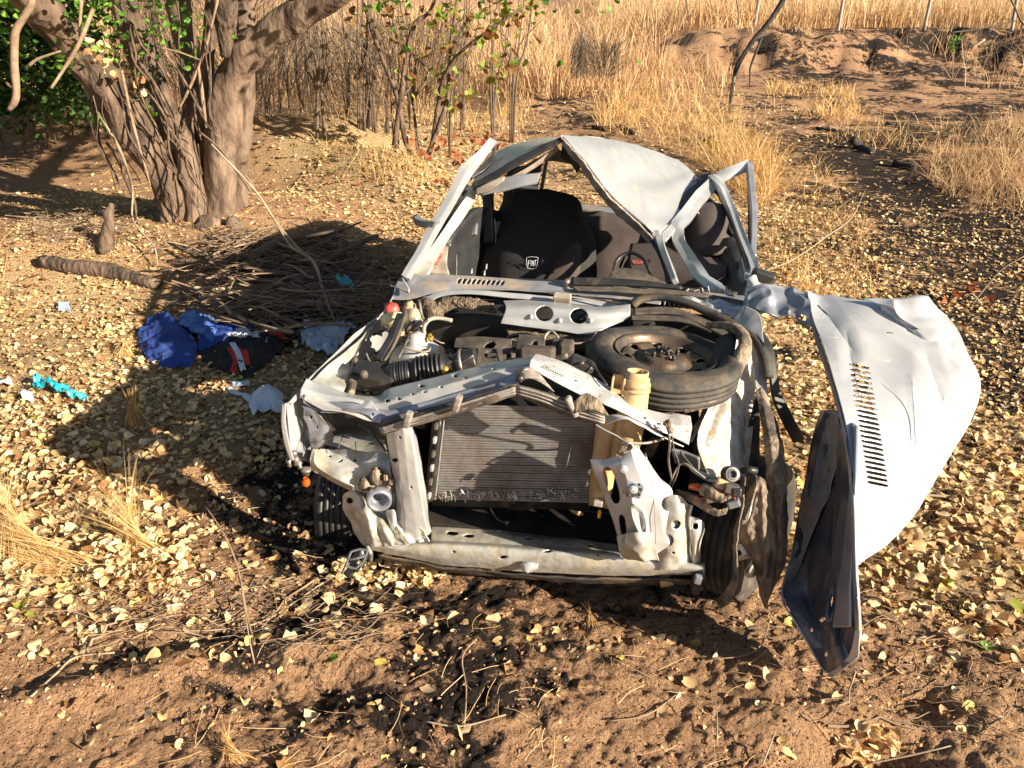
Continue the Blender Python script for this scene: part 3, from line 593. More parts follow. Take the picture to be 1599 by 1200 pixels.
stick('tree_stump', [(160, 392, 0), (166, 365, .10), (170, 340, .2), (174, 318, .3)], [.055, .036, .028, .014], 'bark', 'small leaning stump left of the tree foot', 'stump', .0, .6, 14)
stick('white_branch', [(330, 225, 1.0), (400, 300, .7), (432, 350, .45), (455, 385, .35), (490, 410, .28), (508, 465, .15), (532, 522, .02)], [.006, .008, .009, .010, .012, .008, .005], 'twig_pale', 'pale bent branch reaching down from the tree to the bin bag', 'branch', .01, .15)
stick('white_branch', [(385, 275, .8), (430, 345, .5), (478, 402, .3)], [.004, .005, .007], 'twig_pale', 'thin pale twig joining the bent branch under the tree', 'branch', .01, .15)
stick('white_branch', [(30, 103, 1.6), (110, 118, 1.5), (160, 190, 1.0), (180, 220, .8), (196, 258, .6), (207, 300, .3), (208, 345, .15), (240, 385, .1), (246, 415, .02)], [.006, .008, .009, .009, .01, .008, .007, .007, .005], 'twig_pale', 'long crooked pale branch hanging left of the leaning trunk', 'branch', .01, .15)
stick('twig', [(320, 790, .22), (350, 835, .16), (372, 890, .10), (385, 960, .05), (398, 1010, 0)], [.002, .003, .0035, .004, .004], 'twig', 'reddish dry stem standing before the dark hollow', 'twig')
stick('twig', [(375, 905, .2), (388, 990, .08), (398, 1040, 0)], [.0015, .002, .003], 'twig', 'thin stem beside the reddish dry stem', 'twig')
stick('twig', [(50, 1092, 0), (90, 1055, 0), (120, 1030, 0), (180, 1023, 0)], [.003, .004, .004, .003], 'twig_pale', 'white curved twig beside the dark furrow at lower left', 'twig')
stick('twig', [(0, 976, 0), (40, 980, 0)], [.003, .003], 'twig_pale', 'short white stalk at the left edge on bare soil', 'twig')
stick('twig', [(220, 985, 0), (330, 988, 0), (420, 970, 0), (520, 905, 0), (610, 875, 0)], [.002, .003, .003, .003, .002], 'straw_stalk' if 'straw_stalk' in M else 'twig_pale', 'long straw crossing the soil towards the bumper bracket', 'straw')
stick('twig', [(725, 1140, 0), (728, 1080, 0), (722, 1030, 0), (745, 1000, 0)], [.002, .003, .003, .002], 'twig', 'bent brown twig upright on the soil before the wreck', 'twig')
stick('twig', [(1118, 1170, 0), (1120, 1130, .03), (1117, 1090, .08)], [.002, .002, .0015], 'twig', 'thin stalk near the bottom edge right of centre', 'twig')
stick('twig', [(1190, 1198, 0), (1202, 1165, .02), (1212, 1140, .05)], [.0025, .0025, .0015], 'twig_pale', 'pale stalk leaning near the leaf filled hollow', 'twig')
stick('twig', [(1345, 1195, .03), (1420, 1180, .03), (1485, 1165, .01)], [.0025, .003, .002], 'twig_pale', 'straw stalk lying across the leaf filled hollow', 'twig')
stick('twig', [(1425, 772, .01), (1485, 776, .01)], [.006, .007], 'twig_pale', 'white stick lying among leaves right of the bonnet', 'stick')
stick('twig', [(1340, 872, .01), (1300, 880, .01)], [.003, .003], 'twig', 'short twig behind the lower edge of the bonnet', 'twig')
stick('twig', [(1140, 610, .02), (1230, 600, .02), (1310, 620, .02)], [.004, .004, .003], 'twig', 'brown twig on leaves behind the rubber strip', 'twig')
stick('twig', [(1190, 425, .3), (1240, 405, .3), (1290, 370, .25), (1330, 340, .15), (1350, 300, .0)], [.003, .004, .005, .004, .003], 'twig_pale', 'curved pale branch arching behind the right door', 'branch')
stick('twig', [(1100, 1035, 0), (1180, 1020, 0), (1205, 960, 0)], [.002, .002, .002], 'twig', 'thin twig in the shade below the torn wheel liner', 'twig')
stick('twig', [(950, 1130, 0), (1010, 1120, 0), (1060, 1085, 0)], [.002, .003, .002], 'twig', 'root like twig on the soil below the front rail', 'twig')
stick('twig', [(660, 1130, 0), (720, 1138, 0), (790, 1120, 0)], [.002, .003, .002], 'twig_pale', 'pale twig on the soil at bottom centre', 'twig')
# brush pile beside the tree
r = random.Random(11)
for k in range(60):
    x0 = r.uniform(330, 600); y0 = r.uniform(395, 520); a = r.uniform(-.45, .55); Ln = r.uniform(60, 190)
    x1 = x0 - Ln * math.cos(a) * .8; y1 = y0 - Ln * math.sin(a) * .5
    x1 = min(max(x1, 250), 640); y1 = min(max(y1, 375), 540); h0, h1 = r.uniform(.0, .22), r.uniform(.0, .22)
    rr = r.choice([.004, .005, .007, .010, .016])
    stick('brush_stick', [(x0, y0, h0), ((x0 + x1) / 2 + r.uniform(-8, 8), (y0 + y1) / 2 + r.uniform(-8, 8), (h0 + h1) / 2 + r.uniform(-.02, .05)), (x1, y1, h1)], [rr, rr, rr * .6], r.choice(['twig', 'bark_dark', 'bark', 'twig_pale', 'bark_dark']),
          'dry stick in the shaded brush pile left of the wreck', 'stick', group='sticks of the brush pile', sides=5, per=2)
for (p, rr, lb) in (([(395, 400, .15), (450, 372, .3), (520, 362, .3)], .035, 'thickest dark limb along the top of the brush pile'), ([(440, 452, .1), (530, 395, .2), (590, 368, .25)], .022, 'dark limb rising right across the brush pile'), ([(335, 470, .05), (440, 445, .12), (560, 470, .1)], .018, 'long grey limb low in the brush pile')):
    stick('brush_limb', p, [rr, rr * .9, rr * .6], 'bark_dark', lb, 'branch', rough=.35, sides=8)

# ------------------------------------------------------------ the big tree
def limb(name, m, pts, r, parent, rough=.14, rs=6., sides=22, per=10):
    V, F = tube_vf(wp(pts), r, sides, per, rough, rs); return obj(name, fixq(name, V, F), m, parent)
tb = wp([330, 372, 6.35])
tree = empty('big_tree', (tb[0], tb[1], float(ht(tb[0], tb[1]))), 'large tree with several thick leaning trunks on the sandy mound', 'tree')
limb('trunk', 'bark_pale', [(338, 400, 6.3), (342, 362, 6.3), (345, 300, 6.3), (345, 230, 6.3), (350, 160, 6.3), (368, 110, 6.3), (402, 70, 6.25), (448, 36, 6.2), (505, 2, 6.1), (610, -60, 6.0), (760, -130, 5.9)], [.19, .14, .12, .12, .125, .13, .125, .11, .09, .07, .06], tree, .20, 6., 64, 18)
limb('trunk', 'bark_pale', [(368, 388, 6.45), (372, 330, 6.45), (376, 250, 6.45), (382, 160, 6.5), (384, 80, 6.55), (382, 0, 6.6), (380, -120, 6.7)], [.12, .075, .065, .07, .07, .08, .09], tree, .28, 8., 44, 16)
limb('trunk', 'bark', [(285, 385, 6.2), (278, 345, 6.2), (258, 290, 6.1), (225, 225, 6.0), (180, 160, 5.9), (135, 100, 5.8), (90, 45, 5.7), (50, -5, 5.6), (-10, -80, 5.5), (-90, -180, 5.4)], [.14, .12, .11, .115, .115, .12, .125, .13, .12, .10], tree, .32, 10., 48, 16)
limb('trunk', 'bark', [(310, 380, 6.35), (300, 320, 6.35), (280, 250, 6.3), (255, 180, 6.3), (232, 110, 6.3), (205, 50, 6.3), (180, -10, 6.3), (140, -120, 6.3)], [.15, .13, .125, .12, .11, .10, .10, .08], tree, .34, 10., 40, 16)
limb('trunk', 'bark_dark', [(325, 370, 6.6), (318, 290, 6.6), (308, 200, 6.65), (296, 110, 6.7), (285, 30, 6.7), (275, -50, 6.7)], [.12, .10, .10, .10, .09, .08], tree, .25, 8., 20, 10)
limb('trunk', 'bark', [(318, 260, 6.4), (322, 180, 6.4), (325, 110, 6.45), (330, 40, 6.45), (335, -40, 6.45)], [.05, .06, .06, .055, .05], tree, .25, 8., 16, 10)
limb('trunk', 'bark', [(352, 90, 6.15), (352, 40, 6.15), (350, 0, 6.1), (345, -60, 6.1)], [.03, .07, .09, .08], tree, .25, 8., 16, 8)
limb('trunk', 'bark_pale', [(300, 390, 6.15), (303, 350, 6.15), (300, 300, 6.2), (290, 250, 6.2), (283, 215, 6.25)], [.13, .10, .085, .07, .03], tree, .3, 9., 18, 8)
limb('root', 'bark_pale', [(330, 350, 6.1), (318, 372, 5.95), (300, 392, 5.75), (270, 410, 5.6)], [.10, .08, .05, .02], tree, .3, 9., 12, 6)
limb('root', 'bark_pale', [(362, 350, 6.1), (380, 372, 6.0), (400, 392, 5.9)], [.10, .07, .02], tree, .3, 9., 12, 6)
# crown above the picture: limbs and leaves that throw the broken shade behind
for pts in ([(50, -5, 5.6), (-80, -120, 6.0), (-160, -260, 6.2)], [(180, -10, 6.3), (60, -150, 6.6), (-40, -300, 7)], [(520, -5, 6.1), (640, -110, 6.6), (760, -220, 7)], [(385, -120, 6.6), (420, -260, 6.4), (470, -400, 6.2)], [(275, -50, 6.7), (250, -200, 7.2), (260, -360, 7.5)]):
    limb('branch', 'bark', pts, [.09, .06, .03], tree, .15, 5., 12, 6)
r = np.random.default_rng(5)
cs = wp(np.array([[-160, -260, 6.2], [-40, -300, 7], [760, -220, 7], [470, -400, 6.2], [260, -360, 7.5], [100, -250, 6.6], [-100, -120, 6.3], [620, -330, 6.5]]))
P = np.concatenate([c + r.normal(0, 1, (1500, 3)) * (.75, .75, .45) for c in cs]); V, F = leaf_cloud(P, .075 * r.uniform(.7, 1.2, len(P)), .9, 77)
obj('crown', npmesh('crown', V, F, False, rnd=np.repeat(r.random(len(P)), 11)), 'green_leaf', tree, kind='stuff')
# leaf sprays in view on the trunks
def spray(name, m, centres, n, spread, size, seed, parent=None, **kw):
    r = np.random.default_rng(seed); Q = wp(np.array(centres, float)); P = np.concatenate([c + r.normal(0, 1, (n, 3)) * spread for c in Q]); V, F = leaf_cloud(P, size * r.uniform(.6, 1.2, len(P)), .9, seed + 1, curl=.25)
    return obj(name, npmesh(name, V, F, False, rnd=np.repeat(r.random(len(P)), 11)), m, parent, **kw)
spray('green_leaves', 'green_leaf', [(150, 5, 5.5), (165, 15, 5.5), (178, 30, 5.5), (110, 22, 5.5), (128, 25, 5.5), (110, 65, 5.5), (105, 92, 5.5), (90, 98, 5.5), (176, 60, 5.8), (184, 70, 5.8), (172, 75, 5.8), (210, 5, 5.9), (265, 15, 6.), (272, 25, 6.), (280, 38, 6.), (245, 35, 6.), (237, 40, 6.), (240, 60, 6.), (280, 48, 6.), (296, 38, 6.), (292, 78, 6.), (290, 93, 6.), (274, 89, 6.), (195, 92, 6.), (216, 120, 6.), (185, 145, 6.), (190, 155, 6.), (210, 164, 6.), (225, 175, 6.), (232, 180, 6.)], 7, (.055, .05, .045), .055, 3, tree, kind='stuff')
spray('dead_leaves', 'litter', [(138, 80, 5.5), (150, 78, 5.5), (162, 84, 5.5), (175, 110, 5.7), (210, 135, 5.9), (218, 142, 5.9), (125, 70, 5.6), (160, 50, 5.7)], 5, (.05, .05, .04), .07, 4, tree, kind='stuff')
# vines and dead twigs on the tree
r = random.Random(3); VL = []
for k in range(38):
    x = r.uniform(130, 330); y = r.uniform(0, 250); d = 5.75 + .25 * r.random(); pts = [(x, y, d)]
    dx = r.uniform(.2, .65) if x < 270 else r.uniform(-.1, .3)
    for j in range(4): x += dx * 34 + r.uniform(-12, 12); y += 34 + r.uniform(-8, 8); pts.append((x, y, d + r.uniform(-.05, .1)))
    rr = r.choice([.004, .006, .008, .012]); VL.append(tube_vf(wp(pts), [rr, rr * 1.1, rr, rr * .9, rr * .7], 5, 3, cap=False))
V, F = join(VL); obj('vines', npmesh('vines', V, F), 'bark', tree, kind='stuff')
for pts, rr in (([(38, -10, 5.0), (50, 5, 5.0), (25, 50, 5.0), (22, 100, 5.0), (26, 150, 5.0), (14, 172, 5.0)], .022), ([(145, 15, 5.3), (125, 65, 5.2), (105, 100, 5.2), (80, 138, 5.1)], .014), ([(127, 0, 5.3), (124, 55, 5.3)], .012), ([(45, 103, 5.1), (60, 92, 5.1), (95, 80, 5.1)], .009), ([(340, 0, 5.9), (325, 60, 5.9), (312, 100, 5.9), (290, 150, 5.9), (275, 178, 5.9)], .010), ([(310, 105, 5.9), (316, 150, 5.9), (322, 200, 5.9)], .014), ([(250, 75, 5.9), (280, 82, 5.9), (315, 95, 5.9)], .006), ([(310, 205, 5.9), (345, 235, 5.6), (375, 275, 5.3), (395, 305, 5.1)], .009), ([(190, 110, 5.8), (200, 160, 5.8), (212, 210, 5.8), (235, 290, 5.7)], .010)):
    limb('dead_twig', 'twig', pts, [rr] * (len(pts) - 1) + [rr * .6], tree, .2, 20., 7, 5)

# ------------------------------------------------------------ bushes, saplings
def plant(name, base, Y, stems, label, cat, m='bark_dark', group=None, leaves=None, lm='mixed_leaf', lsize=.07, nl=6, spread=.06, seed=1, rr=.012):
    b = wp([base[0], base[1], Y]); b = np.array([b[0], b[1], float(ht(b[0], b[1]))]); e_ = empty(name, b, label, cat, group)
    for s in stems:
        P = wp([(x, y, Y + dy) for (x, y, dy) in s]); P[0, 2] = float(ht(P[0, 0], P[0, 1])) - .02; n = len(P)
        V, F = tube_vf(P, np.linspace(rr, rr * .35, n), 7, 4, .15, 25.); obj('stem', fixq('stem', V, F), m, e_)
    if leaves:
        r = np.random.default_rng(seed); Q = wp(np.array([(x, y, Y + dy) for x, y, dy in leaves], float)); P = np.concatenate([c + r.normal(0, 1, (nl, 3)) * spread for c in Q]); V, F = leaf_cloud(P, lsize * r.uniform(.6, 1.2, len(P)), 1.1, seed, curl=.3)
        obj('leaves', npmesh('leaves', V, F, False, rnd=np.repeat(r.random(len(P)), 11)), lm, e_, kind='stuff')
    return e_
rl = random.Random(9)
lv = [(rl.uniform(560, 830), rl.uniform(0, 60), rl.uniform(-.4, .4)) for _ in range(16)] + [(690, 40, 0), (715, 38, 0), (705, 80, 0), (660, 95, 0), (690, 100, 0), (710, 125, 0), (740, 110, 0), (760, 100, 0), (782, 125, 0), (735, 140, 0), (612, 82, 0), (590, 60, 0), (575, 30, 0), (620, 45, 0), (770, 35, 0), (800, 50, 0), (790, 90, 0), (815, 20, 0), (755, 60, 0), (680, 128, 0), (705, 150, 0)]
plant('leafy_sapling', (650, 268), 8.6, [[(650, 268, 0), (632, 215, 0), (620, 150, 0), (600, 100, 0), (580, 45, 0), (565, -10, 0), (560, -60, 0)], [(650, 268, 0), (672, 235, 0), (682, 180, 0), (690, 130, -.1), (712, 90, -.2), (760, 50, -.3), (820, 10, -.3)], [(655, 266, 0), (690, 185, 0), (700, 140, .1), (705, 60, .2), (715, -10, .3)], [(600, 100, 0), (640, 60, 0), (670, 20, 0), (690, -30, 0)]],
      'slender sapling with green and reddish leaves above the broken door frame', 'sapling', 'bark', leaves=lv, lsize=.10, nl=7, spread=(.14, .1, .12), seed=4, rr=.032)
rr_ = random.Random(21); stems_at = [(505, 205, 9.6), (495, 205, 9.6), (560, 195, 10.), (570, 190, 10.2), (575, 190, 10.2), (617, 235, 9.2), (655, 225, 9.0), (470, 170, 11), (430, 165, 11.5), (415, 170, 11.5), (700, 190, 10), (770, 190, 10), (800, 180, 11), (540, 180, 11), (600, 170, 11.5), (720, 160, 12), (640, 165, 12), (450, 172, 11.2), (585, 195, 10.1), (565, 193, 10.0)]
for i, (x, y, Yd) in enumerate(stems_at):
    st = []
    for q in range(rr_.choice([2, 3, 4])):
        dx = rr_.uniform(-35, 35); st.append([(x + rr_.uniform(-4, 4), y, 0), (x + dx * .3 + rr_.uniform(-4, 4), y - 60, 0), (x + dx * .7 + rr_.uniform(-5, 5), y - 120, 0), (x + dx, y - 185 - rr_.uniform(0, 40), 0)])
        if rr_.random() < .8: st.append([(x + dx * .35, y - 70, 0), (x + dx * .35 + rr_.uniform(-30, 30), y - 110, 0), (x + dx + rr_.uniform(-40, 40), y - 150, 0)])
    for s in st[1:]:
        pass
    b0 = wp([x, y, Yd]); e_ = empty('bare_shrub', (b0[0], b0[1], float(ht(b0[0], b0[1]))), 'leafless brown shrub stems in the thicket behind the tree', 'shrub', 'bare shrubs of the thicket')
    for s in st:
        P = wp([(a, b_, Yd) for a, b_, c in s]); 
        if abs(s[0][1] - y) < 1: P[0, 2] = float(ht(P[0, 0], P[0, 1])) - .02
        w0 = rr_.uniform(.010, .02); V, F = tube_vf(P, np.linspace(w0, w0 * .35, len(P)), 5, 3, .1, 25.); obj('stem', fixq('stem', V, F), 'bark_dark', e_)
def twig_mess(name, m, n, xr, yr, hr, L0, r0, seed, label, tilt=.2, kind='stuff'):
    r = np.random.default_rng(seed); B = ground(r.uniform(*xr, n), r.uniform(*yr, n)); out = []
    for k in range(n):
        az = r.normal(.15, .55) if r.random() < .75 else r.uniform(0, 6.28); d = np.array([math.cos(az), math.sin(az), r.normal(0, tilt)]); s = np.array([-d[1], d[0], .3]) * r.normal(0, .12); l = L0 * r.uniform(.3, 1.2)
        t = np.linspace(-.5, .5, 6)[:, None]; P = B[k] + d * t * l + s * (t ** 2) * l * 2 + r.normal(0, .008, (6, 3)); P[:, 2] += r.uniform(*hr) * .9; P[:, 2] = np.maximum(P[:, 2], hq(P[:, 0], P[:, 1]) + .006)
        q = r0 * r.uniform(.5, 1.6) * (1 + 2 * (r.random() < .06)); out.append(tube_vf(P, np.linspace(q, q * .4, 6), 4, 0, cap=False))
    V, F = join(out); return setp(obj(name, npmesh(name, V, F), m), label, 'brush', kind=kind)
twig_mess('brush_tangle', 'twig', 520, (330, 610), (395, 520), (0, .26), .55, .0030, 61, 'brown dry twigs heaped in the shade left of the wreck')
twig_mess('brush_tangle', 'bark', 260, (340, 560), (378, 470), (0, .2), .5, .0045, 62, 'thicker dark twigs at the back of the brush pile')
twig_mess('root_nest', 'twig', 160, (55, 200), (335, 385), (0, .08), .35, .0025, 63, 'nest of fine dry roots on the sand left of the stump')
twig_mess('root_nest', 'twig', 90, (240, 420), (365, 405), (0, .06), .3, .0022, 64, 'fine roots and twigs around the foot of the tree')
twig_mess('soil_twigs', 'twig', 150, (150, 620), (905, 1010), (0, .02), .30, .0016, 65, 'thin dry twigs lying on the soil before the left wheel')
twig_mess('soil_twigs', 'twig', 80, (1250, 1599), (880, 1150), (0, .02), .25, .0015, 66, 'thin dry twigs lying on the soil at lower right')
# dense tangle of thin twigs low in the thicket
def tangle(name, n, xr, yr, Yr, L_, seed, label, m='bark_dark', w=.004, cat='brush'):
    r = np.random.default_rng(seed); px = r.uniform(*xr, n); py = r.uniform(*yr, n); Yd = r.uniform(*Yr, n); P = wp(np.stack([px, py, Yd], -1)); P[:, 2] = np.maximum(P[:, 2], ht(P[:, 0], P[:, 1]) + .02)
    V, F = blades(P, L_ * r.uniform(.3, 1.1, n), w, .7, seed, .5); return setp(obj(name, npmesh(name, V, F, False, rnd=np.repeat(r.random(n) * .55, 10)), m), label, cat, kind='stuff')
tangle('brush_tangle', 5200, (390, 720), (50, 180), (9.5, 13.5), .6, 31, 'dense tangle of dark dry twigs behind the tree', 'bark_dark', .007)
tangle('brush_tangle', 900, (890, 960), (75, 125), (12.5, 14), .45, 32, 'dark dead bush in the middle of the tall grass', 'bark_dark', .009)
tangle('brush_tangle', 3000, (170, 420), (-10, 165), (9.5, 12.5), .6, 36, 'dark brush standing behind the big tree', 'bark_dark', .008)
# dark bush top left
b0 = wp([60, 160, 9.5]); bush = empty('green_bush', (b0[0], b0[1], float(ht(b0[0], b0[1]))), 'dark green bush in the top left corner', 'bush')
r = np.random.default_rng(12)
cs = [(r.uniform(-140, 140), r.uniform(-60, 160), r.uniform(8.6, 10.2)) for _ in range(150)]
spray('leaves', 'dark_leaf', cs, 60, (.22, .22, .16), .09, 14, bush, kind='stuff')
spray('bright_leaves', 'green_leaf', [(8, 85, 8.6), (12, 120, 8.6), (5, 60, 8.7), (115, 40, 8.7), (20, 10, 8.7), (60, -10, 8.7)], 30, (.12, .1, .10), .07, 15, bush, kind='stuff')
for k in range(9):
    x = -60 + k * 23 + 9 * math.sin(k * 5); P = wp([(x, 150, 9.6), (x + 25 * math.sin(k * 3), 90, 9.6), (x - 5, 30, 9.6), (x + 5, -30, 9.6)]); P[0, 2] = float(ht(P[0, 0], P[0, 1])); V, F = tube_vf(P, [.012, .010, .008, .005], 6, 3, .1, 20.); obj('stem', fixq('stem', V, F), 'bark_dark', bush)
# young green plant on the burnt bank, red leafed twigs
plant('young_plant', (1487, 118), 17.5, [[(1487, 128, 0), (1488, 100, 0), (1490, 70, 0)], [(1487, 128, 0), (1505, 95, 0), (1512, 80, 0)], [(1487, 128, 0), (1470, 100, 0), (1462, 95, 0)]], 'small green shoot on the burnt bank near the fence', 'plant', 'twig', leaves=[(1490, 70, 0), (1492, 78, 0), (1489, 62, 0)], lm='green_leaf', lsize=.1, nl=7, spread=.06, seed=6, rr=.012)
plant('red_leaf_shoot', (1560, 505), 4.9, [[(1560, 520, 0), (1543, 485, 0), (1520, 460, 0), (1510, 462, 0)], [(1543, 485, 0), (1498, 505, 0), (1480, 520, 0)], [(1520, 460, 0), (1560, 425, 0), (1600, 400, 0)], [(1560, 520, 0), (1580, 470, 0), (1600, 440, 0)]], 'shoot with rust red leaves at the right edge', 'plant', 'twig_pale', leaves=[(1487, 453, 0), (1515, 450, 0), (1514, 482, 0), (1495, 500, 0), (1552, 480, 0), (1548, 472, 0), (1530, 505, 0)], lm='red_leaf', lsize=.09, nl=3, spread=.03, seed=8, rr=.006)
spray('fallen_red_leaves', 'red_leaf', [(690, 240, 8), (730, 215, 8.5), (760, 225, 8), (640, 275, 7.6), (745, 250, 7.5)], 26, (.35, .3, .02), .08, 19, None, label='rust red leaves low on the ground behind the broken door frame', cat='leaves', kind='stuff')
# charred leaning branch, hanging twigs, fence posts
P = wp(np.array([(1142, 138, 13.2), (1148, 115, 13.2), (1160, 88, 13.2), (1178, 62, 13.2), (1196, 40, 13.2), (1212, 18, 13.2), (1235, -20, 13.2), (1262, -70, 13.2)])); P[0, 2] = float(ht(P[0, 0], P[0, 1])) - .03
cb = empty('charred_branch', P[0], 'charred forked branch stuck in the burnt ground', 'branch'); V, F = tube_vf(P, [.028, .034, .036, .038, .040, .044, .046, .04], 12, 6, .25, 9.); obj('stem', fixq('stem', V, F), 'char', cb)
P = wp(np.array([(1190, 58, 13.2), (1182, 78, 13.1), (1172, 105, 13.05), (1171, 118, 13.0), (1170, 137, 13.0)])); V, F = tube_vf(P, [.022, .02, .017, .015, .012], 10, 6, .25, 9.); obj('fork', fixq('fork', V, F), 'char', cb)
for (x, y0_, x1, Yd, lb) in ((1178, 42, 1188, 26., 'whitish fence post just right of the charred branch'), (1312, 28, 1322, 28., 'slim pale fence post above the clearing'), (1443, 46, 1456, 26., 'leaning pale fence post beside the dark hollow'), (1583, 38, 1592, 24., 'thick pale fence post near the right edge')):
    Yd = 26.; a = wp([x, y0_, Yd]); a[2] = float(ht(a[0], a[1])) - .1; c = wp([x1, y0_ - 60, Yd]); c[2] = a[2] + 1.7; dx = (c[0] - a[0]); c[0] = a[0] + dx * 1.4
    V, F = tube_vf(np.array([a, (a + c) / 2, c]), [.05, .047, .044], 10, 4, .08, 6.); setp(obj('fence_post', fixq('fence_post', V, F), 'post'), lb, 'fence post', 'fence posts along the far edge of the clearing')
wires = []
for hh in (.5, .95, 1.35): pass
P = wp(np.array([(1480, 52, 16), (1530, 45, 16), (1600, 30, 16), (1660, 20, 16)])); V, F = tube_vf(P, [.012, .014, .016, .016], 6, 4, .1, 9.); setp(obj('hanging_twig', fixq('hanging_twig', V, F), 'bark_dark'), 'dark twig crossing in front of the rightmost post', 'branch')
P = wp(np.array([(1574, -10, 14), (1585, 12, 14), (1600, 40, 14), (1640, 70, 14)])); V, F = tube_vf(P, [.016, .016, .016, .012], 6, 4, .1, 9.); setp(obj('hanging_twig', fixq('hanging_twig', V, F), 'bark_dark'), 'dark twig forking at the top right corner', 'branch')
P = wp(np.array([(1070, -10, 12), (1074, 20, 12), (1078, 33, 12)])); V, F = tube_vf(P, [.01, .009, .004], 6, 4, .1, 9.); setp(obj('hanging_twig', fixq('hanging_twig', V, F), 'bark_dark'), 'short dark twig hanging over the tall grass at top centre', 'branch')
P = wp(np.array([(1148, -10, 12), (1153, 20, 12), (1150, 38, 12), (1128, 42, 12)])); V, F = tube_vf(P, [.01, .009, .008, .004], 6, 4, .1, 9.); setp(obj('hanging_twig', fixq('hanging_twig', V, F), 'bark_dark'), 'hooked dark twig hanging left of the charred branch', 'branch')
# charred sticks on the clearing
for k, (pts, rr, lb) in enumerate((([(1330, 218, .1), (1345, 232, 0), (1362, 240, 0)], .05, 'burnt stub poking up from the burnt clearing'), ([(1275, 200, .01), (1320, 207, .01)], .02, 'black burnt stick lying on the clearing'), ([(1385, 193, .01), (1412, 205, .01)], .03, 'short charred stick right of the burnt stub'), ([(1395, 255, .02), (1430, 262, .02)], .04, 'charred lump above the right grass clump'), ([(925, 199, .01), (948, 202, .01)], .03, 'small charred stick beyond the roof peak'), ([(968, 196, .01), (990, 208, .01)], .025, 'charred stick right of the roof peak'))):
    stick('charred_stick', pts, [rr] * len(pts), 'charcoal', lb, 'charred stick', rough=.4, sides=8)
stick('pale_stick', [(1240, 208, .02), (1262, 214, .02)], [.02, .02], 'twig_pale', 'pale stick end among the clearing straw', 'stick')
stick('pale_stick', [(1516, 76, .05), (1538, 62, .05)], [.035, .035], 'twig_pale', 'pale stick on the bank below the right post', 'stick')
# ------------------------------------------------------------ THE WRECK
carE = empty('wrecked_car', car(0, .5, 0), 'crashed silver hatchback with torn open front and crushed roof', 'car')
S = sheet
def bolt(c, r, parent, z=None, m='paint_dusty', name='bolt'):
    return lathe(name, m, [(r * 1.5, 0), (r * 1.5, r * .3), (r, r * .35), (r, r * .9), (r * .6, r), (.0005, r)], c, -CB if z is None else z, parent, 12)
def cp(x, y, w): return carp(np.array([x, y, w], float))
# --- lower crossmember with its top shelf
lc = S('lower_crossmember', 'paint_mud', [
    [(584, 842, .02), (690, 846, .03), (820, 853, .03), (960, 862, .03), (1100, 880, .02)],
    [(584, 849, -.01), (690, 852, -.01), (820, 860, -.01), (960, 869, -.01), (1100, 884, -.01)],
    [(580, 852, -.02), (690, 870, -.02), (820, 878, -.02), (960, 886, -.02), (1100, 890, -.02)],
    [(576, 858, .0), (690, 882, .0), (820, 893, .0), (960, 899, .0), (1100, 897, .0)]], carE, (50, 160), wob=.002, ws=9, ridge=.0, thick=.004,
    holes=[(707, 843 + 1, 1, 1), (786, 870, 6, 2.2, -10), (855, 861, 6, 2.2, -10), (934, 867, 2, 2), (708, 862, 1.8, 1.8)], lin=(False, True))
S('shelf', 'paint_mud', [
    [(672, 823, .12), (740, 826, .12), (820, 835, .12), (900, 842, .12), (965, 850, .12)],
    [(672, 834, .07), (740, 838, .07), (820, 845, .07), (900, 852, .07), (965, 858, .07)],
    [(672, 846, .032), (740, 849, .032), (820, 855, .032), (900, 860, .032), (965, 864, .032)]], lc, (20, 90), wob=.003, holes=[(706, 833, 9, 3.2), (732, 837, 8, 2.6), (826, 842, 7, 2.2), (922, 853, 7, 2.2)], thick=.003)
S('bottom_lip', 'rubber', [
    [(590, 864, .01), (700, 886, .01), (820, 897, .01), (960, 903, .01), (1090, 903, .01)],
    [(600, 872, .05), (700, 893, .06), (820, 905, .06), (960, 912, .06), (1075, 912, .05)]], carE, (6, 60), wob=.006, ws=12, thick=.006)
S('torn_scrap', 'paint', [[(812, 881, -.03), (822, 877, -.03), (841, 880, -.03)], [(812, 885, -.03), (822, 893, -.045), (838, 886, -.03)], [(818, 888, -.03), (824, 895, -.05), (829, 892, -.03)]], carE, (10, 10), ridge=.006, rs=30, thick=.002)
S('scrap', 'beige_plastic', [[(1030, 899, .03), (1045, 899, .03)], [(1031, 917, .03), (1052, 913, .04)]], carE, (6, 6), thick=.006, lin=(True, True), wob=.003, ws=20)
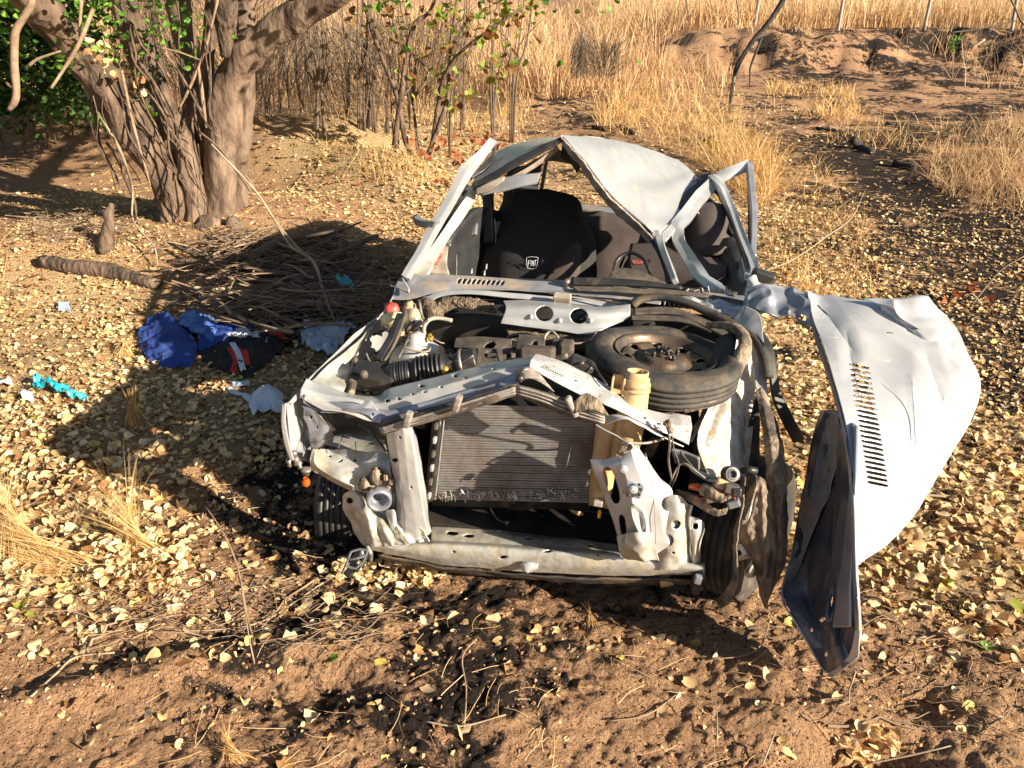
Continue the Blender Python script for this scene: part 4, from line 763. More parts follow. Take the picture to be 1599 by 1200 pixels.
# --- left upright of the radiator frame and the crumpled corner
S('left_upright', 'paint', [
    [(603, 678, .0), (612, 672, -.02), (630, 668, -.03), (640, 664, -.02), (648, 680, .03)],
    [(610, 715, .0), (620, 712, -.03), (634, 712, -.035), (648, 712, -.03), (656, 718, .03)],
    [(618, 765, .0), (627, 763, -.03), (640, 764, -.035), (656, 762, -.03), (664, 765, .03)],
    [(620, 812, .0), (632, 812, -.03), (648, 810, -.03), (663, 806, -.025), (669, 806, .03)],
    [(606, 850, .01), (630, 846, -.02), (652, 842, -.02), (670, 836, -.01), (674, 830, .03)]], carE, (70, 40), wob=.003, ws=14, holes=[(625, 683, 2.2, 2.2), (642, 761, 2, 2), (617, 719, 5, 3)], lin=(False, True))
S('left_bracket_plate', 'paint_mud', [
    [(535, 775, .05), (542, 769, .03), (552, 766, .02), (562, 772, .03), (568, 778, .06)],
    [(537, 795, .04), (548, 790, .01), (560, 792, .0), (575, 795, .01), (592, 795, .06)],
    [(552, 820, .03), (562, 815, .0), (578, 815, -.02), (596, 815, -.01), (615, 815, .04)],
    [(562, 840, .01), (574, 836, -.02), (592, 836, -.03), (610, 836, -.02), (634, 835, .02)],
    [(572, 852, .0), (583, 853, -.02), (600, 853, -.03), (622, 853, -.02), (650, 850, .0)]], carE, (90, 90), wob=.004, ws=16, ridge=.005, rs=16, holes=[(546, 782, 5, 5)], folds=[(572, 800, 585, 850, 14, -.02), (596, 815, 612, 852, 12, -.025), (552, 800, 578, 848, 8, .012)])
S('crumpled_gusset', 'paint_mud', [
    [(590, 800, .03), (610, 800, .02), (628, 805, .0)], [(594, 828, .0), (618, 822, -.01), (650, 815, -.02)], [(594, 850, -.025), (630, 850, -.03), (672, 845, -.02)]], carE, (80, 90), wob=.004, ws=16, ridge=.005, rs=22, folds=[(604, 805, 640, 848, 9, -.02), (630, 812, 665, 845, 9, .02), (600, 830, 660, 838, 7, .012)])
S('white_flap', 'paint', [[(603, 797, -.02), (614, 796, -.025), (618, 802, -.02)], [(606, 812, -.02), (614, 816, -.03), (620, 822, -.02)], [(612, 828, -.02), (617, 830, -.025), (620, 826, -.02)]], carE, (16, 16), thick=.003)
S('left_flange', 'paint_mud', [
    [(489, 702, .08), (530, 701, .08), (570, 705, .08), (606, 708, .06)],
    [(486, 722, .04), (525, 722, .04), (565, 724, .04), (610, 728, .03)],
    [(492, 736, .03), (530, 745, .01), (560, 750, .02), (612, 752, .03)],
    [(512, 740, .03), (534, 757, .0), (550, 765, .0), (612, 778, .04)]], carE, (50, 90), wob=.006, ws=10, ridge=.006, rs=9, holes=[(515, 712, 2.3, 2.3), (555, 719, 2.3, 3), (532, 720, 5, 1.6, -30)])
S('flange_lip', 'paint_mud', [[(487, 706, .05), (486, 726, .03), (500, 741, .01), (526, 756, -.01), (552, 768, -.01)], [(492, 704, .02), (492, 724, .0), (506, 737, -.02), (530, 750, -.04), (552, 760, -.04)]], carE, (8, 50), wob=.003, thick=.003)
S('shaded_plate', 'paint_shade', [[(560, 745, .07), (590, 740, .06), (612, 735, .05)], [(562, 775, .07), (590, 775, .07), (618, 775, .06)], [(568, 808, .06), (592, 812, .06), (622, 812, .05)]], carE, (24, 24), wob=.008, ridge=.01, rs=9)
# corroded mount with the round bush
mt = lathe('bush_mount', 'paint_shade', [(.020, .0), (.038, .0), (.042, .004), (.042, .03), (.036, .034), (.030, .03), (.028, .01), (.020, -.02), (.006, -.03), (.0005, -.03)], cp(592, 775, -.03), -CB + .35 * CR, carE, 28)
lathe('mount_boss', 'liner', [(.022, -.02), (.024, .0), (.020, .006), (.020, .018), (.015, .02), (.015, .03), (.006, .032), (.006, .04), (.0005, .04)], cp(588, 745, .0), (0, 0, 1), carE, 20)
lathe('mount_arm', 'liner', [(.02, -.02), (.024, .0), (.024, .02), (.016, .026), (.0005, .026)], cp(573, 756, .0), -CB - .6 * CR + np.array([0, 0, .5]), carE, 16)
for k, (x, y) in enumerate(((603, 745), (612, 752), (607, 762))): box('mount_lug', 'liner', cp(x, y, -.01), (.014, .02, .022), carE, axes((.3 * k, .2, 1)), .003)
# --- headlamp bucket at the left end, its turn lamp bulb
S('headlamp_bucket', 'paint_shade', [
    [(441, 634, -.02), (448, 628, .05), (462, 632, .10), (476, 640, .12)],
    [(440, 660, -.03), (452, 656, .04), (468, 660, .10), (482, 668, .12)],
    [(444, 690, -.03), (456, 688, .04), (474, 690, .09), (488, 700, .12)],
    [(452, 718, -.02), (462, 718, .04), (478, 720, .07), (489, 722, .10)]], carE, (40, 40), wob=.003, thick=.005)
S('bucket_rim', 'paint', [[(441, 632, -.03), (440, 660, -.04), (444, 690, -.04), (454, 720, -.03)], [(447, 630, -.03), (446, 660, -.04), (451, 690, -.04), (459, 718, -.03)]], carE, (6, 40), thick=.006, wob=.002, holes=[(445, 673, 1.4, 1.4)])
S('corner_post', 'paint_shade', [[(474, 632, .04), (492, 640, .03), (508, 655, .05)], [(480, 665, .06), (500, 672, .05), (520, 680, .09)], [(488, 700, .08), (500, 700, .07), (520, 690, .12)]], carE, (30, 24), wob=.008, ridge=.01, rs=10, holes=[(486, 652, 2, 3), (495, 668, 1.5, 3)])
bu_ = lathe('lamp_socket', 'alloy', [(.008, 0), (.012, .002), (.012, .014), (.017, .016), (.017, .024), (.006, .026), (.0005, .026)], cp(478, 742, -.03) + np.array([0, 0, .0]), (0.1, 0, 1), carE, 16)
lathe('turn_lamp_bulb', 'orange_plastic', [(.0005, -.026), (.008, -.024), (.013, -.016), (.014, -.008), (.010, .002), (.009, .008)], cp(478, 750, -.03), (0.1, 0, 1), carE, 20)
for k, (x, y) in enumerate(((458, 712), (462, 722), (452, 724), (468, 728))):
    lathe('torn_fastener', 'alloy', [(.0005, .02), (.009, .018), (.012, .008), (.007, .0), (.009, -.01), (.0005, -.014)], cp(x, y, -.02), (.4 - .3 * k, .3 * k, 1), carE, 9)
# reflector glass of the broken lamp
S('lamp_reflector', 'paint_mud', [[(500, 690, .22), (530, 678, .28), (570, 680, .28), (600, 688, .2)], [(499, 690, .10), (530, 700, .12), (570, 708, .12), (606, 712, .08)]], carE, (24, 40), wob=.004)
S('lamp_hole_back', 'plastic_black', [[(500, 645, .30), (560, 640, .32), (612, 665, .25)], [(500, 690, .28), (560, 695, .3), (612, 700, .22)]], carE, (12, 12))
for pts in ([(498, 702, .05), (520, 682, .04), (545, 668, .12)], [(527, 702, .02), (534, 685, .05), (540, 665, .12)], [(556, 704, .02), (555, 690, .04)], [(575, 672, .12), (592, 690, .04), (605, 706, .02)], [(560, 664, .12), (582, 680, .05), (602, 706, .02)]):
    tube('wire', 'plastic_black', pts, .0022 if len(pts) > 2 else .002, carE, sides=6)
# --- upper crossmember, left run (top flange + front face + ribbed trim)
S('upper_crossmember', 'paint', [
    [(478, 592, .10), (500, 601, .12), (550, 616, .12), (590, 618, .12), (610, 607, .12), (680, 590, .13), (760, 568, .14), (832, 556, .15)],
    [(470, 608, .04), (500, 616, .05), (550, 622, .05), (585, 630, .05), (615, 625, .05), (680, 606, .06), (760, 583, .07), (838, 566, .08)],
    [(468, 622, .03), (500, 628, .04), (550, 628, .04), (590, 640, .04), (618, 640, .04), (685, 622, .05), (765, 598, .06), (838, 575, .07)]], carE, (30, 170), wob=.004, ws=6, holes=[(605, 626, 4, 2.6), (623, 623, 3.2, 2.2), (659, 604, 4.5, 2.4), (663, 612, 3, 2), (645, 616, 2, 2), (711, 587, 3, 2.5), (727, 590, 2.2, 2.2), (771, 577, 2, 2), (689, 605, 2.6, 1.8)], lin=(True, False))
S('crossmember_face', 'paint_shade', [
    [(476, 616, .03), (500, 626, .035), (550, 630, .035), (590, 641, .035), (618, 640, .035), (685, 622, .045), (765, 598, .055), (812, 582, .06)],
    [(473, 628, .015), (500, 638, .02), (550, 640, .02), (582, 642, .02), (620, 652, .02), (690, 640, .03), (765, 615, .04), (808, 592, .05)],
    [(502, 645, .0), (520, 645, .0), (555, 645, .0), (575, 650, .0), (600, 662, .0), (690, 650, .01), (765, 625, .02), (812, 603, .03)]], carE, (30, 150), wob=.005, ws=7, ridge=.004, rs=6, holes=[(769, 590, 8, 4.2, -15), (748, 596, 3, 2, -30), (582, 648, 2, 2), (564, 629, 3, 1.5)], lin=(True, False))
S('end_tray', 'paint_dusty', [[(470, 612, .05), (520, 622, .06), (580, 626, .05)], [(474, 626, .02), (520, 634, .03), (590, 640, .02)], [(505, 642, -.01), (540, 646, -.005), (594, 660, -.01)]], carE, (30, 50), wob=.007, ridge=.006, rs=9, thick=.003)
rib = []
S('ribbed_trim', 'plastic_dusty', [
    [(588, 668, -.02), (628, 655, -.015), (700, 632, .0), (770, 610, .01), (806, 598, .02)],
    [(592, 676, -.04), (634, 661, -.035), (702, 641, -.02), (772, 619, -.01), (806, 610, .0)],
    [(598, 681, -.03), (638, 668, -.03), (704, 648, -.015), (774, 627, -.005), (806, 618, .0)]], carE, (20, 60), wob=.004, ws=12, thick=.005)
for (a, b_) in ((0, 1), (0, 2), (0, 3)):
    k = b_ * .26
    tube('trim_rib', 'rail_dirty', [(592 + 4 * k, 667 + 12 * k, -.035), (632 + 4 * k, 655 + 12 * k, -.035), (702 + 2 * k, 634 + 13 * k, -.02), (772 + 2 * k, 612 + 13 * k, -.01), (806, 601 + 16 * k, .0)], .0042, carE, sides=6)
for (x, y) in ((637, 655), (714, 630)):
    V, F = box_vf(cp(x, y, -.04), (.022, .03, .055), axes(.3 * CR + np.array([0, 0, 1.]), CR)); obj('trim_clip', npmesh('trim_clip', V, F, False), 'rail_dirty', carE, bevel=.006)
S('dark_band', 'plastic_dusty', [[(585, 663, .0), (625, 648, .0), (700, 630, .01), (765, 612, .02)], [(590, 672, -.015), (628, 658, -.015), (700, 640, .0), (765, 622, .01)]], carE, (8, 40), ridge=.005, rs=20)
# --- right run, folded at the peak
S('upper_crossmember_right', 'paint_speckled', [
    [(835, 556, .13), (870, 566, .13), (920, 588, .12), (980, 622, .11), (1030, 644, .12), (1078, 650, .13)],
    [(828, 563, .06), (868, 582, .06), (918, 605, .06), (980, 632, .05), (1030, 660, .06), (1080, 668, .08)],
    [(826, 574, .04), (862, 595, .04), (912, 620, .04), (972, 645, .03), (1028, 672, .04), (1074, 694, .07)]], carE, (30, 120), wob=.005, ws=8, ridge=.006, rs=6, holes=[(898, 595, 2, 1.6), (1008, 652, 2.5, 2), (1028, 662, 3, 2)], lin=(True, False))
S('data_label', 'paint_mud', [[(848, 567, .075), (868, 574, .078), (890, 585, .078)], [(845, 573, .050), (866, 582, .052), (888, 593, .052)]], carE, (6, 20), thick=.001)
for k in range(9):
    tube('label_line', 'plastic_dusty', [(850 + k * 3.6, 569.5 + k * 1.8, .064), (849.5 + k * 3.6, 574.5 + k * 1.8, .044)], .0009, carE, sides=4, per=1)
S('crossmember_lip', 'paint_dusty', [[(940, 648, .04), (965, 650, .02), (1000, 663, .03), (1050, 690, .05)], [(946, 664, .02), (975, 656, .0), (1010, 672, .01), (1068, 697, .05)]], carE, (16, 50), ridge=.005, rs=9)
S('ribbed_trim_right', 'plastic_dusty', [
    [(806, 600, .02), (850, 612, .01), (900, 630, .0), (944, 648, -.01)],
    [(806, 610, .0), (848, 626, -.01), (898, 645, -.02), (945, 660, -.03)],
    [(808, 618, .0), (846, 634, -.01), (896, 653, -.02), (940, 664, -.03)]], carE, (18, 60), wob=.004, ws=12, thick=.005)
for k in (.2, .5, .8):
    tube('trim_rib', 'rail_dirty', [(806, 601 + 16 * k, .0), (850, 613 + 18 * k, -.02), (900, 632 + 20 * k, -.03), (944, 650 + 13 * k, -.04)], .0042, carE, sides=6)
V, F = box_vf(cp(893, 635, -.03), (.02, .03, .07), axes(-.5 * CR + np.array([0, 0, 1.]), CR)); obj('trim_clip', npmesh('trim_clip', V, F, False), 'rail_dirty', carE, bevel=.008)
S('trim_blob', 'liner', [[(896, 628, -.03), (915, 615, -.02), (936, 624, -.03)], [(900, 645, -.04), (920, 640, -.05), (950, 650, -.04)]], carE, (20, 20), wob=.006, ws=20, thick=.01)
lathe('latch_pin', 'plastic_black', [(.0005, .012), (.011, .01), (.013, 0), (.011, -.012), (.0005, -.014)], cp(812, 591, .0), -CB, carE, 14)
S('latch_plate', 'rail_dirty', [[(806, 580, .04), (822, 574, .03), (838, 580, .03)], [(806, 600, .02), (830, 592, .01), (865, 612, .0)]], carE, (14, 18), ridge=.005, rs=14)
tube('hook_rod', 'alloy', [(812, 584, .02), (818, 578, .02), (826, 577, .03)], .004, carE)
# --- radiator
rad = S('radiator', 'plastic_black', [[(690, 640, .16), (940, 640, .16)], [(676, 786, .16), (922, 792, .16)]], carE, (4, 4), thick=.035, lin=(True, True))
TL, TR_, BL, BR = (688, 652), (940, 656), (681, 778), (921, 784)
n = 36; FV = []
for k in range(n + 1):
    t = k / n; a = cp(TL[0] + (BL[0] - TL[0]) * t, TL[1] - 18 + (BL[1] - TL[1] + 18) * t, .138); b_ = cp(TR_[0] + (BR[0] - TR_[0]) * t, TR_[1] - 18 + (BR[1] - TR_[1] + 18) * t, .138)
    FV.append(tube_vf(np.array([a, (a + b_) / 2 + np.array([0, 0, .0008 * math.sin(k * 2.1)]), b_]), .0022, 6, 1, flat=2.2))
V, F = join(FV); obj('core_tubes', fixq('core_tubes', V, F, False), 'fin', rad, kind='stuff')
# fins between the tubes: zigzag strips
ZV = []; 
for k in range(n):
    t = (k + .5) / n; m_ = 130; u = np.linspace(0, 1, m_); dy = np.where(np.arange(m_) % 2, .48, -.48) / n
    tt = t + dy; xs = TL[0] + (BL[0] - TL[0]) * tt + ((TR_[0] - TL[0]) * (1 - tt) + (BR[0] - BL[0]) * tt) * u; ys = TL[1] - 18 + (BL[1] - TL[1] + 18) * tt + (4 + 2 * tt) * u
    A_ = carp(np.stack([xs, ys, np.full(m_, .141)], -1)); B_ = carp(np.stack([xs, ys, np.full(m_, .152)], -1)); V = np.empty((2 * m_, 3)); V[0::2] = A_; V[1::2] = B_
    q = np.arange(m_ - 1) * 2; ZV.append((V, np.stack([q, q + 2, q + 3, q + 1], -1)))
V, F = join(ZV); obj('fins', npmesh('fins', V, F, False), 'fin', rad, kind='stuff')
for x0, x1, y0_, y1 in ((694, 680, 655, 780), (938, 921, 660, 786)):
    tube('side_bar', 'fin_bright', [(x0, y0_, .125), ((x0 + x1) / 2, (y0_ + y1) / 2, .125), (x1, y1, .125)], .0035, rad, sides=4, per=2, square=True)
S('side_tank', 'plastic_black', [[(678, 655, .13), (690, 655, .12)], [(664, 786, .13), (678, 780, .12)]], rad, (10, 4), thick=.02, lin=(True, True))
for k in range(6):
    t = .06 + k * .17; x = 684 - 13 * t; y = 655 + 128 * t; box('tank_clip', 'paint_dusty' if k % 2 else 'plastic_dusty', cp(x - 2, y + 3, .10), (.012, .02, .022), rad, axes(np.array([.1, 0, 1.])), .003)
r = np.random.default_rng(6)
for (cx, cy, n_) in ((735, 776, 26), (760, 774, 20), (845, 776, 18), (872, 772, 22), (800, 779, 14), (700, 778, 10), (890, 778, 10)):
    BV = []
    for k in range(n_):
        x = cx + r.normal(0, 11); y = cy + abs(r.normal(0, 3)) - 2; BV.append(tube_vf(carp(np.array([(x, y + 4, .125), (x + r.normal(0, 2), y - r.uniform(0, 6), .115), (x + r.normal(0, 4), y - r.uniform(0, 13), .115)])), [.0022, .0016, .0006], 4, 1, flat=.4))
    V, F = join(BV); obj('bent_fins', fixq('bent_fins', V, F, False), 'fin_bright', rad, kind='stuff')
for pts in ([(893, 696, .125), (888, 715, .12), (884, 733, .125)], [(730, 754, .125), (738, 748, .12), (744, 744, .125)]): tube('scratch', 'fin_bright', pts, [.0008, .0018, .0008], rad, sides=4)
# beige side tank and the surge tube
S('end_tank', 'beige_plastic', [
    [(932, 655, .12), (940, 652, .09), (955, 652, .08), (972, 655, .10)],
    [(927, 700, .12), (934, 700, .09), (950, 700, .08), (966, 700, .10)],
    [(922, 745, .12), (928, 748, .09), (944, 750, .08), (958, 752, .10)],
    [(920, 790, .12), (926, 790, .09), (938, 792, .09), (950, 795, .10)]], carE, (30, 24), thick=.004, wob=.001)
P = carp(np.array([(993, 600, .12), (990, 625, .11), (985, 655, .10), (978, 690, .10), (972, 722, .10)]))
V, F = tube_vf(P, [.041, .044, .046, .046, .044], 28, 6); st_ = obj('surge_tube', fixq('surge_tube', V, F), 'beige_plastic', carE)
ax_ = P[0] - P[2]; ax_ /= np.linalg.norm(ax_)
lathe('neck', 'beige_plastic', [(.040, -.03), (.046, -.025), (.046, -.015), (.041, -.012), (.041, .0), (.034, .0), (.034, .022), (.030, .022), (.028, .005), (.0005, .0)], P[0] + ax_ * .02, ax_, carE, 28)
lathe('neck_ring', 'beige_plastic', [(.034, .0), (.047, .0), (.047, .008), (.034, .008)], P[0] + ax_ * .0 - ax_ * .02, ax_, carE, 28)
for k, (x, y) in enumerate(((955, 588), (973, 590))): box('lug_wall', 'beige_plastic', cp(x + 1, y + 14, .10), (.007, .03, .055), carE, axes(ax_), .002)
box('lug_base', 'beige_plastic', cp(965, 610, .10), (.045, .03, .012), carE, axes(ax_), .002)
box('lug_back', 'beige_plastic', cp(965, 597, .125), (.036, .005, .05), carE, axes(ax_), .002)
box('lower_clip', 'brass', cp(936, 803, .07), (.012, .012, .03), carE, axes(ax_), .003); box('clip_block', 'paint_mud', cp(934, 786, .07), (.03, .02, .02), carE, axes(ax_), .003)
# --- right crumpled frame panel with slots
S('right_frame_panel', 'hood_paint', [
    [(922, 717, .02), (945, 718, .0), (965, 712, -.02), (982, 690, -.01), (998, 702, .0), (1014, 725, .02)],
    [(930, 742, .0), (948, 735, -.03), (972, 728, -.05), (992, 725, -.05), (1012, 738, -.02), (1030, 748, .02)],
    [(943, 775, -.01), (962, 768, -.04), (984, 765, -.07), (1005, 762, -.06), (1025, 765, -.03), (1048, 764, .01)],
    [(955, 805, -.02), (970, 800, -.05), (990, 800, -.08), (1010, 800, -.05), (1030, 795, -.04), (1052, 790, .0)],
    [(963, 832, -.02), (978, 836, -.05), (998, 835, -.07), (1016, 835, -.04), (1035, 830, -.03), (1060, 820, .0)],
    [(970, 858, -.02), (984, 872, -.04), (1004, 876, -.05), (1024, 866, -.04), (1045, 852, -.03), (1070, 850, .0)]], carE, (150, 150), lin=(False, True), wob=.002, ws=10, ridge=.002, rs=8,
    holes=[(955, 758, 9, 30, -17, 2.6), (973, 820, 5.5, 17, -6, 2.6), (1045, 787, 12, 12), (990, 799, 0.1, .1)])
S('mud_foot', 'paint_mud', [[(966, 838, -.03), (990, 830, -.09), (1018, 832, -.07)], [(968, 852, -.05), (996, 850, -.10), (1022, 850, -.07)], [(974, 868, -.05), (1000, 874, -.07), (1028, 872, -.05)]], carE, (40, 50), wob=.006, ws=12, ridge=.01, rs=12)
tube('panel_seam', 'paint_shade', [(1008, 708, -.015), (1018, 750, -.035), (1022, 800, -.05), (1024, 850, -.045)], .0012, carE, sides=6)
S('panel_dimple', 'paint', [[(984, 790, -.085), (992, 788, -.09), (1002, 792, -.075)], [(988, 810, -.09), (998, 812, -.06), (1008, 812, -.075)], [(996, 830, -.08), (1002, 834, -.07), (1010, 832, -.07)]], carE, (20, 16), thick=.003)
V, F = box_vf(cp(989, 765, -.085), (.055, .014, .045), axes(np.array([.25, 0, 1.]), CR)); pb = obj('panel_bracket', npmesh('panel_bracket', V, F, False), 'paint_shade', carE, bevel=.004)
bolt(cp(988, 765, -.098), .010, carE); bolt(cp(973, 733, -.062), .010, carE, m='paint')
for x, y in ((998, 757), (1000, 765), (998, 773), (980, 774)): box('clip_tooth', 'plastic_black', cp(x, y, -.098), (.008, .006, .006), carE, None, .001)
S('mud_splash', 'liner', [[(962, 712, -.025), (975, 700, -.02), (985, 692, -.015)], [(968, 716, -.035), (978, 708, -.03), (990, 700, -.02)]], carE, (20, 30), ridge=.008, rs=25, thick=.003)
S('right_lower_panel', 'paint_mud', [
    [(1020, 790, .02), (1040, 775, .0), (1062, 775, .0), (1075, 790, .02)],
    [(1020, 820, .0), (1038, 812, -.02), (1060, 808, -.02), (1076, 815, .03)],
    [(1022, 850, -.01), (1042, 845, -.03), (1062, 842, -.02), (1078, 845, .04)],
    [(1026, 870, -.02), (1046, 872, -.03), (1064, 872, -.02), (1080, 868, .03)],
    [(1030, 888, -.02), (1050, 890, -.025), (1070, 892, -.01), (1082, 890, .02)]], carE, (80, 60), wob=.005, ws=10, ridge=.006, rs=9, holes=[(1056, 820, 7.5, 7.5), (1043, 844, 8.5, 8.5), (1051, 863, 2.5, 2), (1034, 821, 1.3, 1.8)])
S('right_tab', 'paint_mud', [
    [(1076, 805, .03), (1084, 808, .02), (1092, 810, .02), (1100, 816, .03)],
    [(1074, 830, .02), (1080, 830, .0), (1092, 832, .0), (1100, 830, .03)],
    [(1078, 850, .02), (1082, 850, .0), (1088, 850, .0), (1095, 848, .03)],
    [(1080, 890, .02), (1082, 892, .0), (1088, 890, .0), (1092, 885, .03)]], carE, (50, 30), wob=.003, holes=[(1086, 822, 5, 5)])
S('corner_edge', 'paint_mud', [[(1062, 782, .05), (1066, 795, .04), (1068, 830, .06), (1076, 890, .04)], [(1080, 790, .0), (1076, 810, -.005), (1078, 840, .0), (1084, 892, .0)]], carE, (12, 50), ridge=.006, rs=10)
bolt(cp(1043, 787, .05), .026, carE, m='liner', name='washer')
S('lower_right_bracket', 'plastic_black', [[(1078, 896, -.01), (1090, 893, -.03), (1100, 898, -.02)], [(1080, 905, -.02), (1092, 905, -.035), (1100, 910, -.02)], [(1084, 925, -.01), (1088, 928, -.02), (1090, 918, -.01)]], carE, (20, 16), ridge=.01, rs=20, thick=.005)
V, F = box_vf(cp(1090, 905, -.045), (.022, .02, .03), axes(np.array([.2, .1, 1.]))); obj('tow_eye', npmesh('tow_eye', V, F, False), 'paint_shade', carE, bevel=.004)
# lower left bracket
S('lower_left_bracket', 'plastic_black', [[(552, 868, -.04), (562, 858, -.04), (574, 862, -.03)], [(545, 884, -.06), (560, 880, -.065), (570, 880, -.05)], [(536, 896, -.07), (546, 902, -.08), (556, 890, -.06)]], carE, (24, 20), thick=.006, wob=.002, holes=[(563, 875, 4, 8, 28)])
for pts in ([(548, 862, -.07), (541, 880, -.09), (534, 896, -.09)], [(574, 860, -.06), (567, 878, -.08), (558, 894, -.08)], [(548, 862, -.07), (561, 858, -.06), (574, 860, -.06)], [(540, 884, -.09), (555, 888, -.09), (566, 878, -.08)], [(546, 874, -.085), (558, 872, -.085), (570, 868, -.07)]):
    tube('bracket_rib', 'trim_grey', pts, .004, carE, sides=4, square=True, per=2)
tube('bracket_stud', 'alloy', [(573, 852, -.03), (578, 864, -.04), (579, 876, -.04)], [.008, .010, .007], carE)
# --- seen through the gap under the radiator
S('undertray', 'engine_black', [[(640, 780, .30), (800, 790, .30), (1000, 800, .30)], [(640, 860, .34), (800, 865, .34), (1000, 870, .34)]], carE, (10, 20), wob=.01)
fl = lathe('oil_filter', 'plastic_black', [(.0005, .07), (.03, .07), (.038, .062), (.04, .05), (.04, -.05), (.036, -.06), (.0005, -.06)], cp(718, 803, .22), CR, carE, 28)
lathe('starter_motor', 'engine_black', [(.0005, .09), (.03, .088), (.045, .075), (.045, -.04), (.052, -.045), (.052, -.07), (.0005, -.08)], cp(870, 815, .25), CR, carE, 28)
lathe('starter_band', 'alloy', [(.046, -.01), (.0475, -.01), (.0475, .01), (.046, .01)], cp(843, 812, .25), CR, carE, 28)
tube('hose', 'wire', [(762, 780, .18), (768, 798, .16), (778, 812, .16), (792, 817, .17)], .0035, carE); lathe('hose_end', 'alloy', [(.0005, .008), (.007, .006), (.008, -.004), (.0005, -.006)], cp(792, 817, .165), -CB, carE, 10)
tube('cable', 'plastic_black', [(770, 828, .10), (830, 838, .09), (900, 842, .10)], .003, carE)
S('rust_heat_shield', 'rust', [[(775, 788, .27), (800, 790, .26), (830, 792, .27)], [(778, 806, .27), (800, 808, .26), (826, 806, .27)]], carE, (12, 16), wob=.006)
S('leaf_on_tray', 'beige_plastic', [[(888, 795, .2), (900, 798, .19), (910, 800, .2)], [(892, 800, .2), (904, 806, .19), (912, 804, .2)]], carE, (8, 8), thick=.002)
# dark engine mass behind the radiator
eng = lathe('engine_block', 'engine_black', [(.0005, .28), (.10, .28), (.15, .22), (.17, .1), (.17, -.15), (.12, -.25), (.0005, -.25)], car(-.02, .42, .45), (CR + np.array([0, 0, .02])), carE, 18)
for k in range(26):
    rr3 = random.Random(100 + k); u = rr3.uniform(-.5, .45); w_ = rr3.uniform(.22, .75); h_ = rr3.uniform(.45, .62); c = car(u, w_, h_)
    if k % 2: box('engine_part', ['engine_black', 'plastic_black', 'alloy', 'rust'][k % 4], c, (rr3.uniform(.03, .11), rr3.uniform(.03, .11), rr3.uniform(.03, .08)), carE, axes((rr3.uniform(-.4, .4), rr3.uniform(-.4, .4), 1)), .006)
    else: lathe('engine_part', ['engine_black', 'alloy', 'plastic_black'][k % 3], [(.0005, .03), (.02, .03), (.026, .022), (.026, -.02), (.018, -.03), (.0005, -.03)], c, (rr3.uniform(-1, 1), rr3.uniform(-1, 1), .6), carE, 14)
box('engine_bay_floor', 'engine_black', car(0, .5, .16), (1.2, .75, .02), carE); box('light_block_plate', 'engine_black', car(-.52, .55, .34), (.02, .72, .40), carE); box('light_block_plate', 'engine_black', car(.50, .60, .34), (.02, .60, .36), carE); box('steering_rack', 'engine_black', car(0, .72, .34), (1.0, .12, .34), carE, None, .03)  # upright side plates added to stop sun leaking through the bay into the shadow
# --- left inner wing and fender edge
S('left_inner_wing', 'paint_mud', [
    [(480, 596, .12), (492, 590, .16), (512, 570, .26), (535, 552, .36), (560, 530, .5), (590, 500, .66)],
    [(500, 608, .12), (510, 600, .16), (525, 580, .28), (545, 562, .38), (556, 548, .48), (575, 520, .64)],
    [(535, 616, .14), (540, 604, .18), (545, 585, .28), (548, 570, .38), (552, 560, .46), (562, 545, .6)]], carE, (40, 70), wob=.005, ws=10, ridge=.004, rs=9)
S('left_fender_edge', 'paint', [
    [(452, 628, .0), (465, 612, .06), (482, 592, .16), (515, 560, .32), (550, 526, .50), (592, 494, .70)],
    [(455, 632, .01), (475, 612, .08), (488, 594, .18), (518, 564, .34), (554, 530, .52), (596, 498, .72)]], carE, (6, 60), wob=.003, thick=.006)
S('left_fender', 'paint', [
    [(452, 628, .0), (465, 612, .06), (482, 592, .16), (515, 560, .32), (550, 526, .50), (592, 494, .70), (616, 462, .92)],
    [(448, 640, .0), (464, 622, .06), (480, 604, .16), (511, 574, .32), (546, 540, .50), (589, 508, .70), (612, 478, .92)],
    [(455, 720, .02), (470, 680, .08), (484, 650, .18), (512, 612, .34), (548, 580, .5), (588, 548, .70), (606, 540, .92)]], carE, (30, 60), wob=.006)
tube('wing_hose', 'liner', [(545, 625, .12), (550, 600, .2), (553, 575, .3), (556, 560, .42)], [.014, .016, .014, .012], carE, rough=.1, rs=40)
tube('bent_rod', 'paint_dusty', [(610, 446, 1.0), (622, 450, .95), (636, 457, .9), (638, 452, .9), (628, 435, .95)], .004, carE)
# --- reservoirs at the left
res = S('coolant_reservoir', 'reservoir_plastic', [
    [(597, 494, .66), (606, 490, .62), (624, 488, .62), (632, 492, .64)],
    [(596, 505, .64), (604, 502, .60), (622, 502, .60), (630, 504, .63)],
    [(598, 514, .65), (606, 512, .61), (622, 511, .61), (628, 512, .64)]], carE, (16, 20), thick=.012)
lathe('cap', 'red_plastic', [(.0005, .026), (.016, .026), (.020, .022), (.026, .018), (.028, .004), (.030, .0), (.026, -.01), (.0005, -.01)], cp(612, 484, .66), (-.1, -.15, 1), res, 18, warp=lambda V: V * (1 + .05 * np.cos(3 * np.arctan2(V[..., 1], V[..., 0])))[..., None] * np.array([1, 1, 1.]))
res2 = S('brake_fluid_reservoir', 'reservoir_plastic', [
    [(632, 488, .72), (640, 484, .68), (650, 484, .68), (658, 490, .72)],
    [(628, 498, .68), (638, 494, .62), (652, 495, .62), (660, 502, .68)],
    [(626, 508, .66), (636, 508, .60), (650, 508, .60), (659, 512, .66)]], carE, (16, 20), thick=.012)
